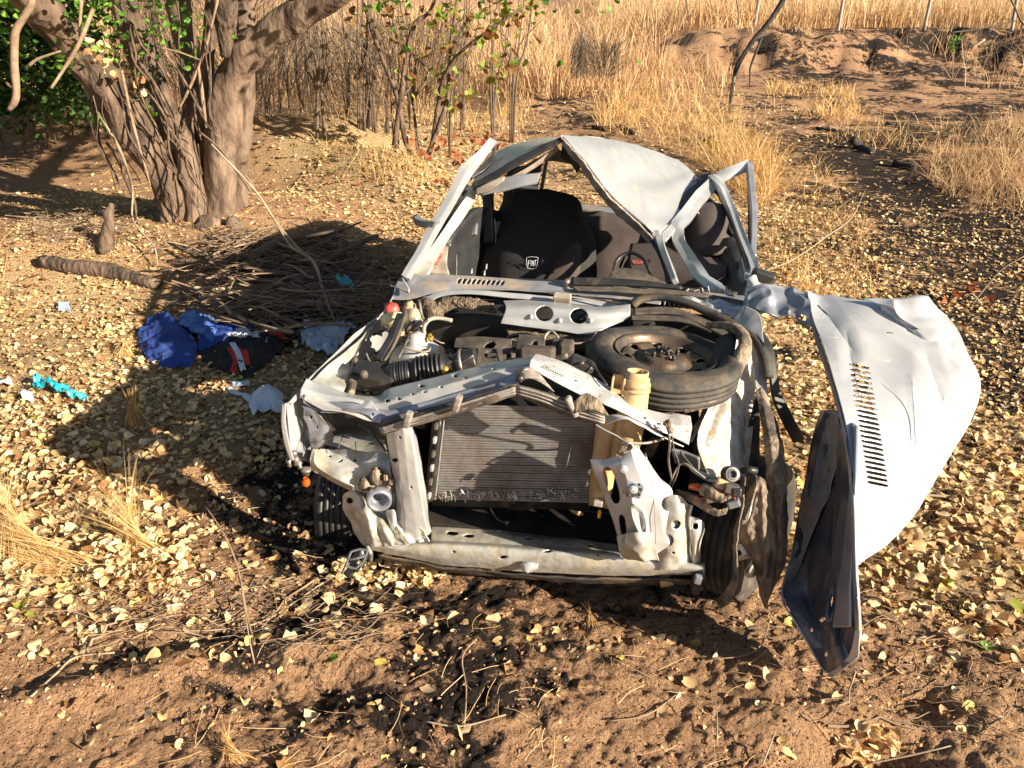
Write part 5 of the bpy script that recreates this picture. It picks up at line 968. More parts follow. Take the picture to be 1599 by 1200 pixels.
lathe('cap', 'beige_plastic', [(.0005, .02), (.014, .02), (.014, .008), (.024, .006), (.026, -.012), (.0005, -.014)], cp(640, 479, .72), (0, -.1, 1), res2, 16)
lathe('cap_core', 'trim_grey', [(.027, .0), (.030, .0), (.030, -.02), (.027, -.02)], cp(640, 484, .715), (0, -.1, 1), res2, 16)
S('guard_strip', 'trim_dark', [[(622, 492, .58), (632, 492, .57)], [(606, 530, .47), (616, 532, .46)], [(586, 562, .36), (597, 566, .35)]], carE, (20, 6), lin=(True, True), thick=.02, wob=.001)
S('guard_edge', 'plastic_dusty', [[(632, 482, .59), (634, 492, .56), (620, 532, .45), (602, 562, .35)], [(626, 486, .59), (628, 494, .56), (614, 534, .45), (598, 566, .35)]], carE, (5, 40), thick=.01, wob=.002)
lathe('strut_tower', 'paint_dusty', [(.0005, .045), (.024, .044), (.030, .036), (.034, .01), (.055, .0), (.085, -.02), (.105, -.06), (.11, -.14)], cp(652, 538, .5), (0, 0, 1), carE, 36, warp=lambda V: V + np.stack([.006 * np.sin(V[..., 1] * 40), 0 * V[..., 0], .004 * np.cos(V[..., 0] * 50)], -1))
bolt(cp(653, 532, .5) , .009, carE, (0, 0, 1), 'plastic_black')
tube('tower_wire', 'wire_pale', [(626, 536, .45), (634, 543, .42), (650, 549, .41), (668, 549, .42), (672, 544, .46)], .0035, carE)
for k, (x, y, w_) in enumerate(((645, 502, .58), (652, 506, .56), (640, 512, .55), (632, 518, .52), (628, 524, .5), (650, 516, .54), (660, 522, .54), (672, 528, .5), (688, 546, .48), (690, 552, .46), (635, 530, .48), (643, 524, .5))):
    if k % 3 == 0: box('connector', ['alloy', 'beige_plastic', 'trim_grey', 'plastic_dusty'][k % 4], cp(x, y, w_), (.022, .02, .025), carE, axes((.3, k * .2 - .8, 1)), .004)
    else: lathe('fitting', ['beige_plastic', 'alloy', 'plastic_dusty', 'brass'][k % 4], [(.0005, .016), (.007, .015), (.009, .006), (.013, .004), (.013, -.006), (.006, -.014), (.0005, -.015)], cp(x, y, w_), (.5 - k * .1, .3, 1), carE, 12)
for pts, rr4, mm4 in (([(663, 530, .5), (662, 512, .52), (670, 500, .55), (685, 497, .6), (706, 501, .62)], .008, 'wire_pale'), ([(655, 472, .72), (658, 490, .66), (664, 505, .6)], .005, 'wire_pale'), ([(672, 526, .46), (685, 534, .44), (695, 537, .46)], .0025, 'wire_pale'), ([(572, 552, .4), (576, 562, .36), (582, 567, .34), (590, 566, .34)], .003, 'wire_pale'), ([(600, 570, .3), (606, 580, .28), (608, 592, .26)], .006, 'alloy'), ([(645, 515, .5), (655, 508, .5), (668, 500, .52)], .005, 'plastic_black'), ([(640, 520, .5), (632, 540, .42), (622, 560, .36)], .004, 'wire')):
    tube('hose', mm4, pts, rr4, carE)
# bellows intake and air box
P = carp(np.array([(592, 590, .26), (620, 586, .27), (650, 582, .28), (680, 577, .29), (712, 571, .30), (745, 563, .31)])); P = upsample(P, 120, False)
rad_ = np.interp(np.linspace(0, 1, 120), [0, .1, .16, .34, .36, .4, .68, .72, .80, .86, 1], [.028, .034, .046, .048, .040, .052, .052, .044, .040, .046, .046]); x_ = np.linspace(0, 1, 120)
rad_ = rad_ + np.where((x_ > .42) & (x_ < .68), .006 * np.sin((x_ - .42) / .26 * 6 * 2 * math.pi), 0) + np.where((x_ > .2) & (x_ < .34), .002 * np.sign(np.sin((x_ - .2) / .14 * 5 * 2 * math.pi)), 0)
V, F = tube_vf(P, rad_, 30); obj('intake_bellows', fixq('intake_bellows', V, F), 'plastic_black', carE)
lathe('brass_fitting', 'brass', [(.0005, .012), (.009, .012), (.012, .006), (.008, .0), (.012, -.008), (.0005, -.012)], cp(695, 578, .20), (.3, -.5, 1), carE, 7)
lathe('hose_clamp', 'alloy', [(.050, -.006), (.0515, -.006), (.0515, .006), (.050, .006)], cp(722, 568, .30), P[-1] - P[0], carE, 30)
box('duct_box', 'plastic_black', cp(586, 586, .26), (.16, .10, .05), carE, axes((0, -.2, 1)), .01); lathe('duct_knob', 'plastic_dusty', [(.0005, .012), (.008, .012), (.014, .004), (.014, -.01)], cp(568, 584, .2), (0, -.5, 1), carE, 16)
S('airbox', 'plastic_dusty', [
    [(712, 529, .46), (740, 527, .46), (770, 528, .46), (800, 531, .46)],
    [(709, 539, .42), (738, 538, .41), (770, 540, .41), (798, 545, .41)],
    [(709, 543, .41), (740, 545, .39), (770, 552, .38), (798, 556, .38)]], carE, (20, 50), thick=.006, wob=.002, holes=[(765, 541, 9, 5.5, -25, 2.4)])
for pts in ([(750, 543, .38), (749, 556, .34), (748, 572, .28)], [(778, 545, .38), (780, 556, .34), (783, 566, .3)], [(798, 548, .38), (802, 556, .34)], [(762, 555, .34), (790, 558, .34)]):
    tube('airbox_wall', 'plastic_dusty', pts, .010, carE, sides=4, square=True, per=3)
S('airbox_front', 'plastic_dusty', [[(748, 545, .38), (784, 547, .38)], [(746, 572, .28), (786, 570, .28)]], carE, (8, 12), thick=.01, holes=[(765, 556, 9, 5, 0, 3)])
for (x0, x1, y0_) in ((808, 850, 526), (862, 886, 531)):
    S('engine_cover', 'plastic_dusty', [[(x0 + 2, y0_, .50), ((x0 + x1) / 2, y0_ + 1, .50), (x1, y0_ + 3, .50)], [(x0 + 0, y0_ + 12, .44), ((x0 + x1) / 2, y0_ + 13, .43), (x1 + 1, y0_ + 15, .43)], [(x0 - 3, y0_ + 30, .42), ((x0 + x1) / 2, y0_ + 31, .40), (x1 + 1, y0_ + 33, .40)]], carE, (20, 26), thick=.02, wob=.001, holes=[((x0 + x1) / 2 + 4, y0_ + 18, 5.5, 9, 25)] if x0 < 850 else [])
box('engine_cover_block', 'plastic_dusty', cp(885, 545, .42), (.05, .05, .06), carE, None, .01)
box('engine_cover_block', 'plastic_dusty', cp(840, 552, .36), (.12, .05, .05), carE, axes((0, .2, 1)), .01)
lathe('cap_bolt', 'rust', [(.0005, .012), (.008, .012), (.013, .004), (.013, -.01)], cp(908, 568, .22), (0, -.5, 1), carE, 14)
box('throttle_body', 'plastic_black', cp(905, 575, .24), (.09, .08, .07), carE, axes((.4, .2, 1)), .015)
tube('pale_hose', 'wire_pale', [(846, 545, .5), (852, 524, .55), (862, 518, .56), (872, 528, .53)], .005, carE)
tube('throttle_cable', 'plastic_black', [(915, 565, .2), (928, 575, .14), (940, 590, .10), (948, 602, .08)], .003, carE)
tube('throttle_cable', 'wire', [(918, 562, .24), (930, 572, .2), (936, 590, .16)], .002, carE)
rq = random.Random(77)
for k in range(30):
    x = rq.uniform(600, 900); y = rq.uniform(525, 600) if x < 820 else rq.uniform(535, 580); w_ = .15 + (620 - y) / 110 * .45
    pts = [(x, y, w_)]
    for j in range(3): x += rq.uniform(-32, 38); y += rq.uniform(-16, 10); w_ += rq.uniform(-.03, .05); pts.append((x, y, w_))
    if all(y_ > 508 + max(0, (x_ - 700)) * .0 for x_, y_, _ in pts): tube('hose', rq.choice(['plastic_black', 'plastic_black', 'wire', 'plastic_dusty', 'wire_pale', 'rubber_clean']), pts, rq.choice([.0025, .003, .004, .006, .009]), carE, sides=6)
# --- firewall, cowl, brace
S('firewall', 'engine_black', [
    [(590, 478, .93), (700, 470, .95), (820, 470, .95), (960, 478, .95), (1080, 490, .95), (1170, 500, .93)],
    [(600, 540, .9), (700, 530, .9), (820, 530, .9), (960, 540, .9), (1080, 560, .9), (1180, 580, .9)],
    [(600, 640, .9), (700, 640, .9), (820, 640, .9), (960, 640, .9), (1080, 640, .9), (1180, 640, .9)]], carE, (20, 40), wob=.01)
S('sound_felt', 'felt', [
    [(670, 476, .88), (700, 466, .88), (735, 466, .88), (770, 474, .87)],
    [(668, 486, .82), (695, 470, .84), (735, 473, .84), (772, 482, .83)],
    [(690, 492, .82), (715, 480, .84), (745, 484, .84), (776, 490, .84)]], carE, (30, 60), wob=.007, ws=30, ridge=.004, rs=60, thick=.006)
S('sound_felt', 'felt', [[(652, 470, .86), (668, 466, .86), (684, 474, .86)], [(656, 486, .80), (674, 482, .78), (692, 492, .80)], [(662, 498, .80), (676, 497, .78), (690, 498, .80)]], carE, (24, 24), wob=.006, ws=30, thick=.008)
S('sound_felt', 'felt', [[(790, 514, .70), (850, 519, .70), (925, 522, .68)], [(795, 526, .66), (850, 530, .66), (928, 535, .64)], [(800, 536, .66), (850, 542, .66), (915, 550, .64)]], carE, (20, 50), wob=.01, ws=20, thick=.01)
S('cowl_panel', 'primer', [
    [(630, 428, 1.02), (700, 430, 1.03), (780, 435, 1.03), (860, 441, 1.03), (960, 447, 1.03), (1060, 455, 1.03), (1160, 462, 1.02)],
    [(618, 445, .97), (690, 442, .97), (775, 447, .97), (860, 452, .97), (960, 460, .97), (1060, 466, .97), (1175, 472, .96)],
    [(612, 468, .90), (640, 468, .90), (680, 458, .93), (780, 454, .94), (920, 463, .93), (1050, 478, .92), (1175, 492, .90)]], carE, (40, 260), wob=.003, ws=5,
    holes=[(717 + i * 7.5, 439.5 + i * .45, 2.0, 4.6, 28, 3) for i in range(10)] + [(1034 + i * 7.6, 474 + i * .2, 2.4, 6, 8, 3) for i in range(5)])
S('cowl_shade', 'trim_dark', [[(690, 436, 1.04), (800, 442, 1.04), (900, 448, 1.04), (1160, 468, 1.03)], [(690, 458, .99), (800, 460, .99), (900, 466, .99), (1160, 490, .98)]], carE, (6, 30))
S('cowl_front_lip', 'paint', [
    [(655, 470, .89), (685, 457, .91), (730, 454, .92), (800, 458, .92), (880, 466, .92), (960, 474, .91)],
    [(668, 474, .87), (690, 463, .89), (730, 460, .90), (800, 466, .90), (880, 474, .90), (960, 482, .89)]], carE, (6, 90), wob=.003, thick=.006)
S('cowl_upper_strip', 'paint', [[(780, 447, .99), (860, 455, .98), (920, 462, .96), (985, 470, .94)], [(780, 452, .96), (860, 459, .94), (920, 470, .92), (985, 482, .90)]], carE, (8, 50), wob=.002, thick=.004)
br = S('strut_brace', 'paint', [
    [(786, 470, .80), (820, 469, .82), (870, 473, .82), (930, 480, .81), (984, 476, .80)],
    [(790, 482, .72), (825, 482, .72), (870, 484, .72), (930, 490, .72), (984, 490, .76)],
    [(784, 500, .70), (820, 503, .70), (870, 508, .70), (930, 512, .70), (980, 498, .76)],
    [(782, 505, .66), (820, 510, .66), (870, 516, .66), (920, 522, .66), (960, 505, .74)]], carE, (70, 150), wob=.002, holes=[(850, 490, 13.5, 12, 0), (904, 494, 13.5, 12, 0)], thick=.004)
for x, y in ((829, 495), (922, 501), (874, 501)): lathe('bolt', 'paint', [(.0005, .006), (.005, .006), (.006, .002), (.010, .002), (.010, 0)], cp(x, y, .70), -CB + np.array([0, 0, .4]), br, 14)
tube('cable_in_brace', 'trim_grey', [(893, 502, .78), (900, 492, .8), (908, 490, .82), (914, 500, .8)], .008, carE)
box('fuse_block', 'headliner', cp(878, 466, .86), (.07, .04, .03), carE, axes((0, -.2, 1)), .004)
tube('cowl_pipe', 'rust', [(900, 462, .90), (935, 468, .88), (975, 476, .86)], .004, carE)
# wiper and plastic scuttle shards
wpv = lathe('wiper_pivot', 'alloy', [(.0005, .03), (.012, .03), (.014, .02), (.014, .0), (.020, -.01), (.020, -.02)], cp(885, 447, .99), (0, -.2, 1), carE, 16)
S('wiper_arm', 'plastic_black', [[(892, 434, 1.0), (950, 436, .99), (1010, 440, .98), (1065, 448, .97)], [(892, 446, .97), (950, 446, .96), (1010, 448, .96), (1065, 452, .96)]], carE, (6, 30), thick=.012, wob=.001)
S('scuttle_shard', 'plastic_dusty', [[(952, 432, 1.02), (962, 420, 1.05), (1000, 424, 1.03), (1060, 452, .98)], [(950, 437, 1.0), (968, 436, 1.0), (1005, 440, 1.0), (1065, 455, .97)]], carE, (16, 50), thick=.005, wob=.003)
S('scuttle_shard', 'plastic_dusty', [[(892, 448, .96), (980, 450, .95), (1070, 456, .95)], [(900, 454, .93), (980, 458, .93), (1070, 464, .93)]], carE, (10, 50), thick=.006, wob=.004, ws=9)
S('scuttle_shard', 'plastic_dusty', [[(985, 452, .95), (1060, 454, .94), (1120, 462, .94), (1172, 474, .93)], [(985, 459, .94), (1060, 461, .93), (1120, 468, .93), (1168, 478, .93)]], carE, (8, 50), thick=.005, wob=.002)
for k in range(9):
    rr5 = random.Random(k); x = 1072 + k * 9; tube('broken_clip', 'wire_pale', [(x, 458, .95), (x + rr5.uniform(-5, 5), 450 + rr5.uniform(-4, 3), .96), (x + rr5.uniform(-8, 8), 455, .95)], .0025, carE, sides=5)
# seal rubber loop sweeping over the right side of the bay
tube('bonnet_seal', 'rubber', [(986, 478, .84), (1000, 468, .86), (1030, 464, .87), (1070, 472, .84), (1110, 490, .78), (1150, 510, .70), (1180, 530, .62), (1195, 560, .54), (1200, 590, .48)], [.022, .022, .020, .020, .020, .020, .022, .024, .018], carE, sides=10, flat=.7)
S('rubber_strip', 'rubber_clean', [[(1178, 520, .64), (1192, 548, .56), (1200, 580, .50), (1206, 620, .46), (1220, 655, .44), (1240, 692, .44)], [(1190, 518, .66), (1206, 545, .58), (1212, 580, .52), (1218, 612, .48), (1235, 645, .46), (1257, 686, .46)]], carE, (6, 60), thick=.010, wob=.004, ws=5)
S('seal_channel', 'plastic_dusty', [[(990, 484, .82), (1050, 482, .82), (1100, 500, .76), (1160, 525, .66)], [(990, 492, .78), (1050, 492, .78), (1100, 512, .70), (1150, 538, .62)]], carE, (8, 60), thick=.012, wob=.004)
S('seal_channel', 'plastic_dusty', [[(985, 494, .76), (1060, 496, .76), (1120, 512, .70)], [(985, 500, .74), (1060, 503, .73), (1110, 520, .68)]], carE, (6, 50), thick=.010, wob=.003)
# --- right inner wing: crumpled muddy sheet
S('right_inner_wing', 'paint_rusty', [
    [(1150, 530, .60), (1160, 540, .62), (1172, 552, .64), (1184, 580, .66)],
    [(1128, 588, .46), (1146, 590, .49), (1166, 598, .52), (1182, 615, .54)],
    [(1104, 640, .32), (1128, 640, .36), (1154, 645, .40), (1176, 650, .43)],
    [(1088, 684, .20), (1115, 682, .245), (1147, 688, .29), (1172, 690, .33)],
    [(1094, 715, .13), (1118, 720, .17), (1144, 726, .22), (1168, 722, .27)],
    [(1106, 744, .07), (1125, 747, .11), (1145, 750, .15), (1162, 752, .19)]], carE, (150, 90), lin=(False, True), wob=.003, ws=9, ridge=.003, rs=14, folds=[(1140, 590, 1100, 690, 14, .03), (1165, 600, 1160, 720, 9, .02), (1120, 690, 1128, 742, 10, .012)])
S('wing_fold', 'paint_dusty', [[(1128, 624, .40), (1118, 640, .35), (1098, 668, .26), (1080, 690, .2)], [(1114, 618, .44), (1098, 640, .38), (1088, 666, .30), (1076, 694, .22)]], carE, (20, 40), ridge=.01, rs=10, wob=.005)
S('right_wing_top', 'paint', [[(1160, 480, .80), (1185, 490, .72), (1192, 530, .60), (1198, 590, .50), (1200, 640, .42)], [(1145, 500, .76), (1160, 520, .66), (1172, 550, .58), (1180, 600, .48), (1186, 640, .42)]], carE, (20, 60), wob=.008, ridge=.01, rs=8)
S('right_cowl_crumple', 'paint', [[(1060, 462, .94), (1100, 468, .93), (1140, 472, .92), (1160, 480, .9)], [(1065, 478, .88), (1105, 485, .86), (1140, 496, .82), (1165, 505, .78)]], carE, (50, 90), ridge=.010, rs=18, wob=.004)
# strut top mount and broken pieces below the inner wing
lathe('rubber_bush', 'plastic_black', [(.0005, .0), (.008, .002), (.010, .010), (.015, .012), (.020, .006), (.024, .009), (.026, .003), (.026, -.02)], cp(1142, 741, .02), -CB + .5 * CR + np.array([0, 0, .7]), carE, 24)
for k, (x, y, w_, s_, mm5) in enumerate(((1130, 757, .0, (.05, .05, .03), 'beige_plastic'), (1142, 763, -.02, (.045, .04, .03), 'plastic_dusty'), (1150, 768, -.03, (.03, .03, .03), 'plastic_black'), (1115, 772, -.01, (.06, .05, .04), 'plastic_dusty'), (1145, 785, -.03, (.04, .04, .025), 'trim_grey'), (1122, 762, .0, (.03, .04, .03), 'alloy'), (1135, 775, -.03, (.05, .03, .015), 'liner'))):
    box('broken_lamp_piece', mm5, cp(x, y, w_), s_, carE, axes((.4 - .2 * k, .3, 1)), .006)
tube('orange_lamp', 'orange_plastic', [(1077, 760, .02), (1088, 761, .01), (1100, 765, .0)], [.009, .012, .010], carE)
tube('lamp_stalk', 'liner', [(1098, 764, .0), (1112, 770, -.02), (1130, 778, -.03)], [.020, .022, .018], carE)
S('lower_arm', 'liner', [[(1056, 766, .02), (1090, 776, .0), (1118, 795, -.02), (1138, 792, -.02)], [(1060, 774, .02), (1085, 788, .0), (1115, 806, -.03), (1134, 803, -.03)]], carE, (10, 40), thick=.01, wob=.004)
S('lamp_housing', 'trim_grey', [[(1048, 701, .10), (1068, 706, .10), (1092, 716, .08)], [(1054, 722, .12), (1072, 728, .12), (1092, 735, .10)]], carE, (10, 14), thick=.01)
S('lamp_shell', 'paint', [[(1072, 726, .08), (1095, 736, .06), (1120, 745, .04)], [(1080, 736, .06), (1105, 752, .04), (1128, 754, .02)]], carE, (12, 20), wob=.004)
for pts, rr4, mm4 in (([(1040, 662, .03), (1046, 690, .02), (1044, 720, .03), (1050, 755, .04)], .004, 'wire'), ([(1048, 665, .03), (1052, 700, .03), (1060, 728, .04), (1048, 765, .03)], .0025, 'wire'), ([(1042, 768, .03), (1055, 735, .05), (1068, 724, .05), (1085, 735, .03), (1105, 750, .02)], .003, 'wire_pale'), ([(1062, 705, .08), (1080, 728, .05), (1100, 745, .03), (1125, 748, .0)], .003, 'wire'), ([(970, 688, .02), (985, 692, .01), (1010, 692, .03), (1036, 686, .06)], .004, 'wire_pale'), ([(928, 662, -.02), (945, 672, .0), (965, 682, .02), (975, 690, .02)], .003, 'trim_grey'), ([(1080, 785, .0), (1110, 775, -.02), (1140, 770, -.04), (1150, 785, -.04)], .002, 'red_plastic'), ([(1058, 800, .03), (1048, 783, .02), (1056, 770, .02)], .0025, 'wire')):
    tube('loose_wire', mm4, pts, rr4, carE, sides=6)
for k in range(7):
    rr5 = random.Random(50 + k); tube('frayed_strands', 'liner', [(1040 + rr5.uniform(-4, 4), 655 + rr5.uniform(0, 8), .02), (1044 + rr5.uniform(-6, 6), 664, .01), (1046 + rr5.uniform(-8, 8), 672 + rr5.uniform(-3, 5), .02)], .0045, carE, sides=5)
# --- front wheels
def wheel(c, axis, r, w, parent, name='front_wheel', cover=False):
    th_ = [(r * .62, -w * .42), (r * .68, -w * .5), (r * .86, -w * .53), (r * .95, -w * .46), (r * .985, -w * .38)]
    for k in range(5):
        a = -w * .36 + k * w * .16; th_ += [(r, a), (r, a + w * .12), (r * .972, a + w * .125), (r * .972, a + w * .155)]
    th_ += [(r * .985, w * .44), (r * .95, w * .48), (r * .86, w * .53), (r * .68, w * .5), (r * .62, w * .42)]
    e_ = lathe(name, 'rubber', th_, c, axis, parent, 48)
    return e_
W1 = cp(535, 795, .44); W2 = cp(1163, 822, .34); a2 = .86 * CR - .50 * CB + np.array([0, 0, .06])
w1 = wheel(W1 + CB * .06, CR + .12 * CB, .25, .15, carE); w1.data.materials.clear(); w1.data.materials.append(M['engine_black'])  # left tyre swapped to near-black, its deep shade put into the material
lathe('wheel_disc', 'plastic_black', [(.165, -.05), (.16, -.03), (.12, .0), (.06, .01), (.0005, .01)], W1 - CR * .07, -CR, carE, 32)
w2 = wheel(W2, a2, .262, .17, carE)
hubc = W2 + a2 * .065
lathe('wheel_disc', 'rubber_clean', [(.17, .0), (.165, .012), (.12, .02), (.06, .03), (.0005, .032)], hubc, a2, carE, 32)
for k in range(12):
    t = k * math.pi / 6; A_ = axes(a2, CB); d_ = A_[0] * math.cos(t) + A_[1] * math.sin(t)
    V, F = box_vf(hubc + d_ * .13 + A_[2] * .022, (.055, .016, .01), np.stack([d_, np.cross(A_[2], d_), A_[2]])); obj('disc_slot_rib', npmesh('disc_slot_rib', V, F, False), 'rail_dirty', carE, bevel=.004)
# torn wheel arch liners
S('wheel_arch_liner', 'liner', [
    [(1180, 612, .40), (1188, 606, .42), (1196, 618, .42), (1204, 642, .40)],
    [(1189, 660, .30), (1197, 658, .29), (1206, 662, .29), (1215, 670, .30)],
    [(1196, 710, .20), (1205, 710, .18), (1216, 712, .18), (1225, 716, .20)],
    [(1201, 770, .12), (1210, 770, .10), (1220, 772, .10), (1228, 775, .13)],
    [(1210, 820, .08), (1216, 820, .06), (1223, 822, .07), (1229, 828, .10)],
    [(1210, 870, .07), (1215, 875, .05), (1220, 878, .06), (1225, 880, .09)],
    [(1200, 925, .08), (1203, 925, .07), (1206, 921, .07), (1210, 912, .09)]], carE, (120, 30), lin=(False, True), wob=.003, ws=12, ridge=.002, rs=20, thick=.006)
S('wheel_arch_liner', 'liner', [
    [(1166, 742, .12), (1180, 742, .10), (1192, 748, .10), (1201, 762, .11)],
    [(1166, 775, .08), (1182, 776, .06), (1197, 780, .06), (1206, 795, .08)],
    [(1145, 832, .02), (1168, 828, -.01), (1192, 828, -.01), (1209, 832, .03)],
    [(1160, 850, .02), (1178, 855, -.015), (1198, 858, -.01), (1210, 865, .02)],
    [(1176, 875, .01), (1188, 885, -.02), (1200, 890, -.01), (1210, 895, .02)],
    [(1184, 912, .01), (1191, 918, -.01), (1200, 918, .0), (1207, 915, .02)],
    [(1192, 945, .01), (1195, 947, .01), (1197, 945, .01), (1199, 941, .015)]], carE, (150, 90), lin=(True, True), wob=.003, ws=12, ridge=.003, rs=22, thick=.006, folds=[(1150, 834, 1176, 870, 8, -.01), (1190, 760, 1196, 900, 8, -.012)])
S('liner_edge', 'liner', [
    [(1158, 745, .10), (1156, 790, .03), (1148, 830, -.01), (1145, 870, -.03), (1142, 905, -.04), (1128, 928, -.04), (1117, 936, -.02)],
    [(1164, 745, .09), (1160, 790, .01), (1152, 830, -.03), (1149, 870, -.05), (1152, 902, -.06), (1143, 937, -.05), (1126, 950, -.03)]], carE, (14, 90), wob=.003, ws=20, ridge=.002, rs=30, thick=.006)
S('liner_strip', 'liner', [[(1178, 760, .06), (1168, 785, .0), (1158, 812, -.02)], [(1182, 758, .04), (1174, 785, -.02), (1164, 812, -.04)]], carE, (6, 20), thick=.006)
S('chrome_scrap', 'fin_bright', [[(1168, 786, .04), (1176, 778, .04)], [(1160, 812, .0), (1170, 808, .0)], [(1158, 820, .0), (1164, 818, .0)]], carE, (20, 6), thick=.004, wob=.002)
S('control_arm', 'paint_mud', [[(1145, 850, .04), (1160, 850, .02), (1168, 860, .02)], [(1146, 865, .02), (1162, 864, .0), (1172, 868, .02)], [(1146, 880, .02), (1158, 874, .0), (1170, 870, .02)]], carE, (24, 24), holes=[(1153, 864, 6, 5)], thick=.008)
tube('damper_rod', 'plastic_black', [(1158, 735, .06), (1170, 734, .05), (1180, 736, .06)], .012, carE)
S('liner_upper', 'rubber', [[(1176, 640, .40), (1180, 620, .44), (1186, 612, .46)], [(1164, 680, .36), (1172, 690, .36), (1186, 690, .36)], [(1164, 730, .30), (1172, 735, .30), (1188, 735, .30)]], carE, (24, 16), wob=.01)
# --- bonnet: folded over beside the wheel, lit outer face and dark turned-in half
slots = [(1340 + (i / 23) ** .9 * 31 * .95 + .4, 572 + i * 8.0, 17 if i > 4 else 16, 2.3, 12, 4) for i in range(24)]
bon = S('bonnet', 'hood_paint', [
    [(1260, 453, .86), (1278, 462, .87), (1300, 462, .88), (1322, 468, .89), (1340, 472, .9)],
    [(1270, 500, .70), (1300, 490, .74), (1350, 482, .78), (1400, 478, .82), (1440, 472, .84)],
    [(1282, 530, .60), (1320, 520, .62), (1380, 515, .68), (1440, 505, .74), (1488, 505, .78)],
    [(1298, 580, .44), (1345, 575, .48), (1400, 565, .55), (1460, 555, .60), (1512, 555, .66)],
    [(1315, 640, .26), (1360, 632, .32), (1415, 625, .38), (1475, 615, .46), (1530, 603, .54)],
    [(1328, 700, .12), (1368, 695, .18), (1420, 688, .26), (1470, 675, .34), (1514, 660, .42)],
    [(1334, 750, .02), (1368, 750, .08), (1405, 748, .15), (1440, 745, .22), (1472, 732, .30)],
    [(1337, 805, -.06), (1360, 805, -.01), (1385, 808, .04), (1410, 808, .10), (1430, 800, .15)],
    [(1338, 850, -.12), (1350, 850, -.09), (1362, 850, -.06), (1374, 850, -.04), (1385, 850, -.02)],
    [(1338, 884, -.15), (1339, 884, -.15), (1341, 882, -.14), (1343, 880, -.14), (1345, 877, -.13)]], carE, (430, 210), wob=.004, ws=3.5, ridge=.003, rs=2.6, holes=slots, thick=.003, folds=[(1278, 474, 1330, 545, 26, 0.0210), (1322, 520, 1332, 585, 20, 0.0108), (1424, 590, 1437, 765, 12, -0.0054), (1392, 474, 1452, 522, 24, 0.0210), (1452, 522, 1527, 612, 30, -0.0180), (1446, 562, 1478, 650, 24, 0.0132), (1484, 640, 1400, 810, 30, -0.0072), (1350, 560, 1425, 650, 46, 0.0072), (1500, 610, 1440, 760, 22, 0.0072), (1340, 490, 1430, 560, 34, -0.0084), (1470, 500, 1490, 560, 20, 0.0120), (1380, 800, 1350, 870, 20, 0.0072)])
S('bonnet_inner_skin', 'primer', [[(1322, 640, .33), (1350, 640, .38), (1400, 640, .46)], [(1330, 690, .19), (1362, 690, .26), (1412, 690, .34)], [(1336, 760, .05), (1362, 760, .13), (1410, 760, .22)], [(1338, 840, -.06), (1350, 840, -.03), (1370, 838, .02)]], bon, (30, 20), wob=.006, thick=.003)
S('bonnet_turned_half', 'bonnet_shaded', [
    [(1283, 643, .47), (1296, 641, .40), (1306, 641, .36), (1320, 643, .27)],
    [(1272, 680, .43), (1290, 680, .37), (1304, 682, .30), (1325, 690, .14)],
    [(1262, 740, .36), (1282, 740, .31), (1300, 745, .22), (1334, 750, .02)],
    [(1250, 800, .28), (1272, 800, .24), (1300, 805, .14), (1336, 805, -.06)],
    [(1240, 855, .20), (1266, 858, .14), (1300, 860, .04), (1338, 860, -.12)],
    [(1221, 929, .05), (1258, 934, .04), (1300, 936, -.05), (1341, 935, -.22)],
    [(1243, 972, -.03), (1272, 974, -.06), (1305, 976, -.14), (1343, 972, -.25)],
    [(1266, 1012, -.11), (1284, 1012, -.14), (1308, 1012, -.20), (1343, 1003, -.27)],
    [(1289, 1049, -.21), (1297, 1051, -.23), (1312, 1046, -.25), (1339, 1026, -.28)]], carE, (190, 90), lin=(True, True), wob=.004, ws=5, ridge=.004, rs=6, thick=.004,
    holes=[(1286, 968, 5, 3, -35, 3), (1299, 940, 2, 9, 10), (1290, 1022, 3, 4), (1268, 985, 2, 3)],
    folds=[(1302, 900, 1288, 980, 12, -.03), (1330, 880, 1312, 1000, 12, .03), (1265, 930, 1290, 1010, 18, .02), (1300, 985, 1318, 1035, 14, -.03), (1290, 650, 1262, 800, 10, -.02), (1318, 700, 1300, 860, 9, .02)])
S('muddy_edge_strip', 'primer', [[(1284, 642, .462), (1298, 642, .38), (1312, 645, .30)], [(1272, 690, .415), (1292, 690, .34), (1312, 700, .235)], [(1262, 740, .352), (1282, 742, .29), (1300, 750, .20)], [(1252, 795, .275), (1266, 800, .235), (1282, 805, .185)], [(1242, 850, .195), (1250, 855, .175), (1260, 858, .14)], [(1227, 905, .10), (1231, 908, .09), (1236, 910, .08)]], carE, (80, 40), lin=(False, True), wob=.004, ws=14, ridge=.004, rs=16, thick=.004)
tube('torn_edge', 'paint', [(1283, 643, .465), (1272, 680, .425), (1262, 740, .355), (1250, 800, .275), (1240, 855, .195), (1221, 929, .045), (1243, 972, -.035), (1266, 1012, -.115), (1289, 1049, -.215), (1312, 1046, -.255), (1339, 1026, -.285)], .0035, carE, sides=6, per=6, rough=.5, rs=60.)
S('bonnet_frame_rib', 'paint_shade', [[(1330, 660, .22), (1326, 760, .04), (1318, 860, -.06), (1310, 920, -.12), (1302, 980, -.18)], [(1336, 665, .18), (1334, 760, .0), (1332, 860, -.11), (1330, 920, -.18), (1330, 980, -.24)]], carE, (14, 60), wob=.004, thick=.01)
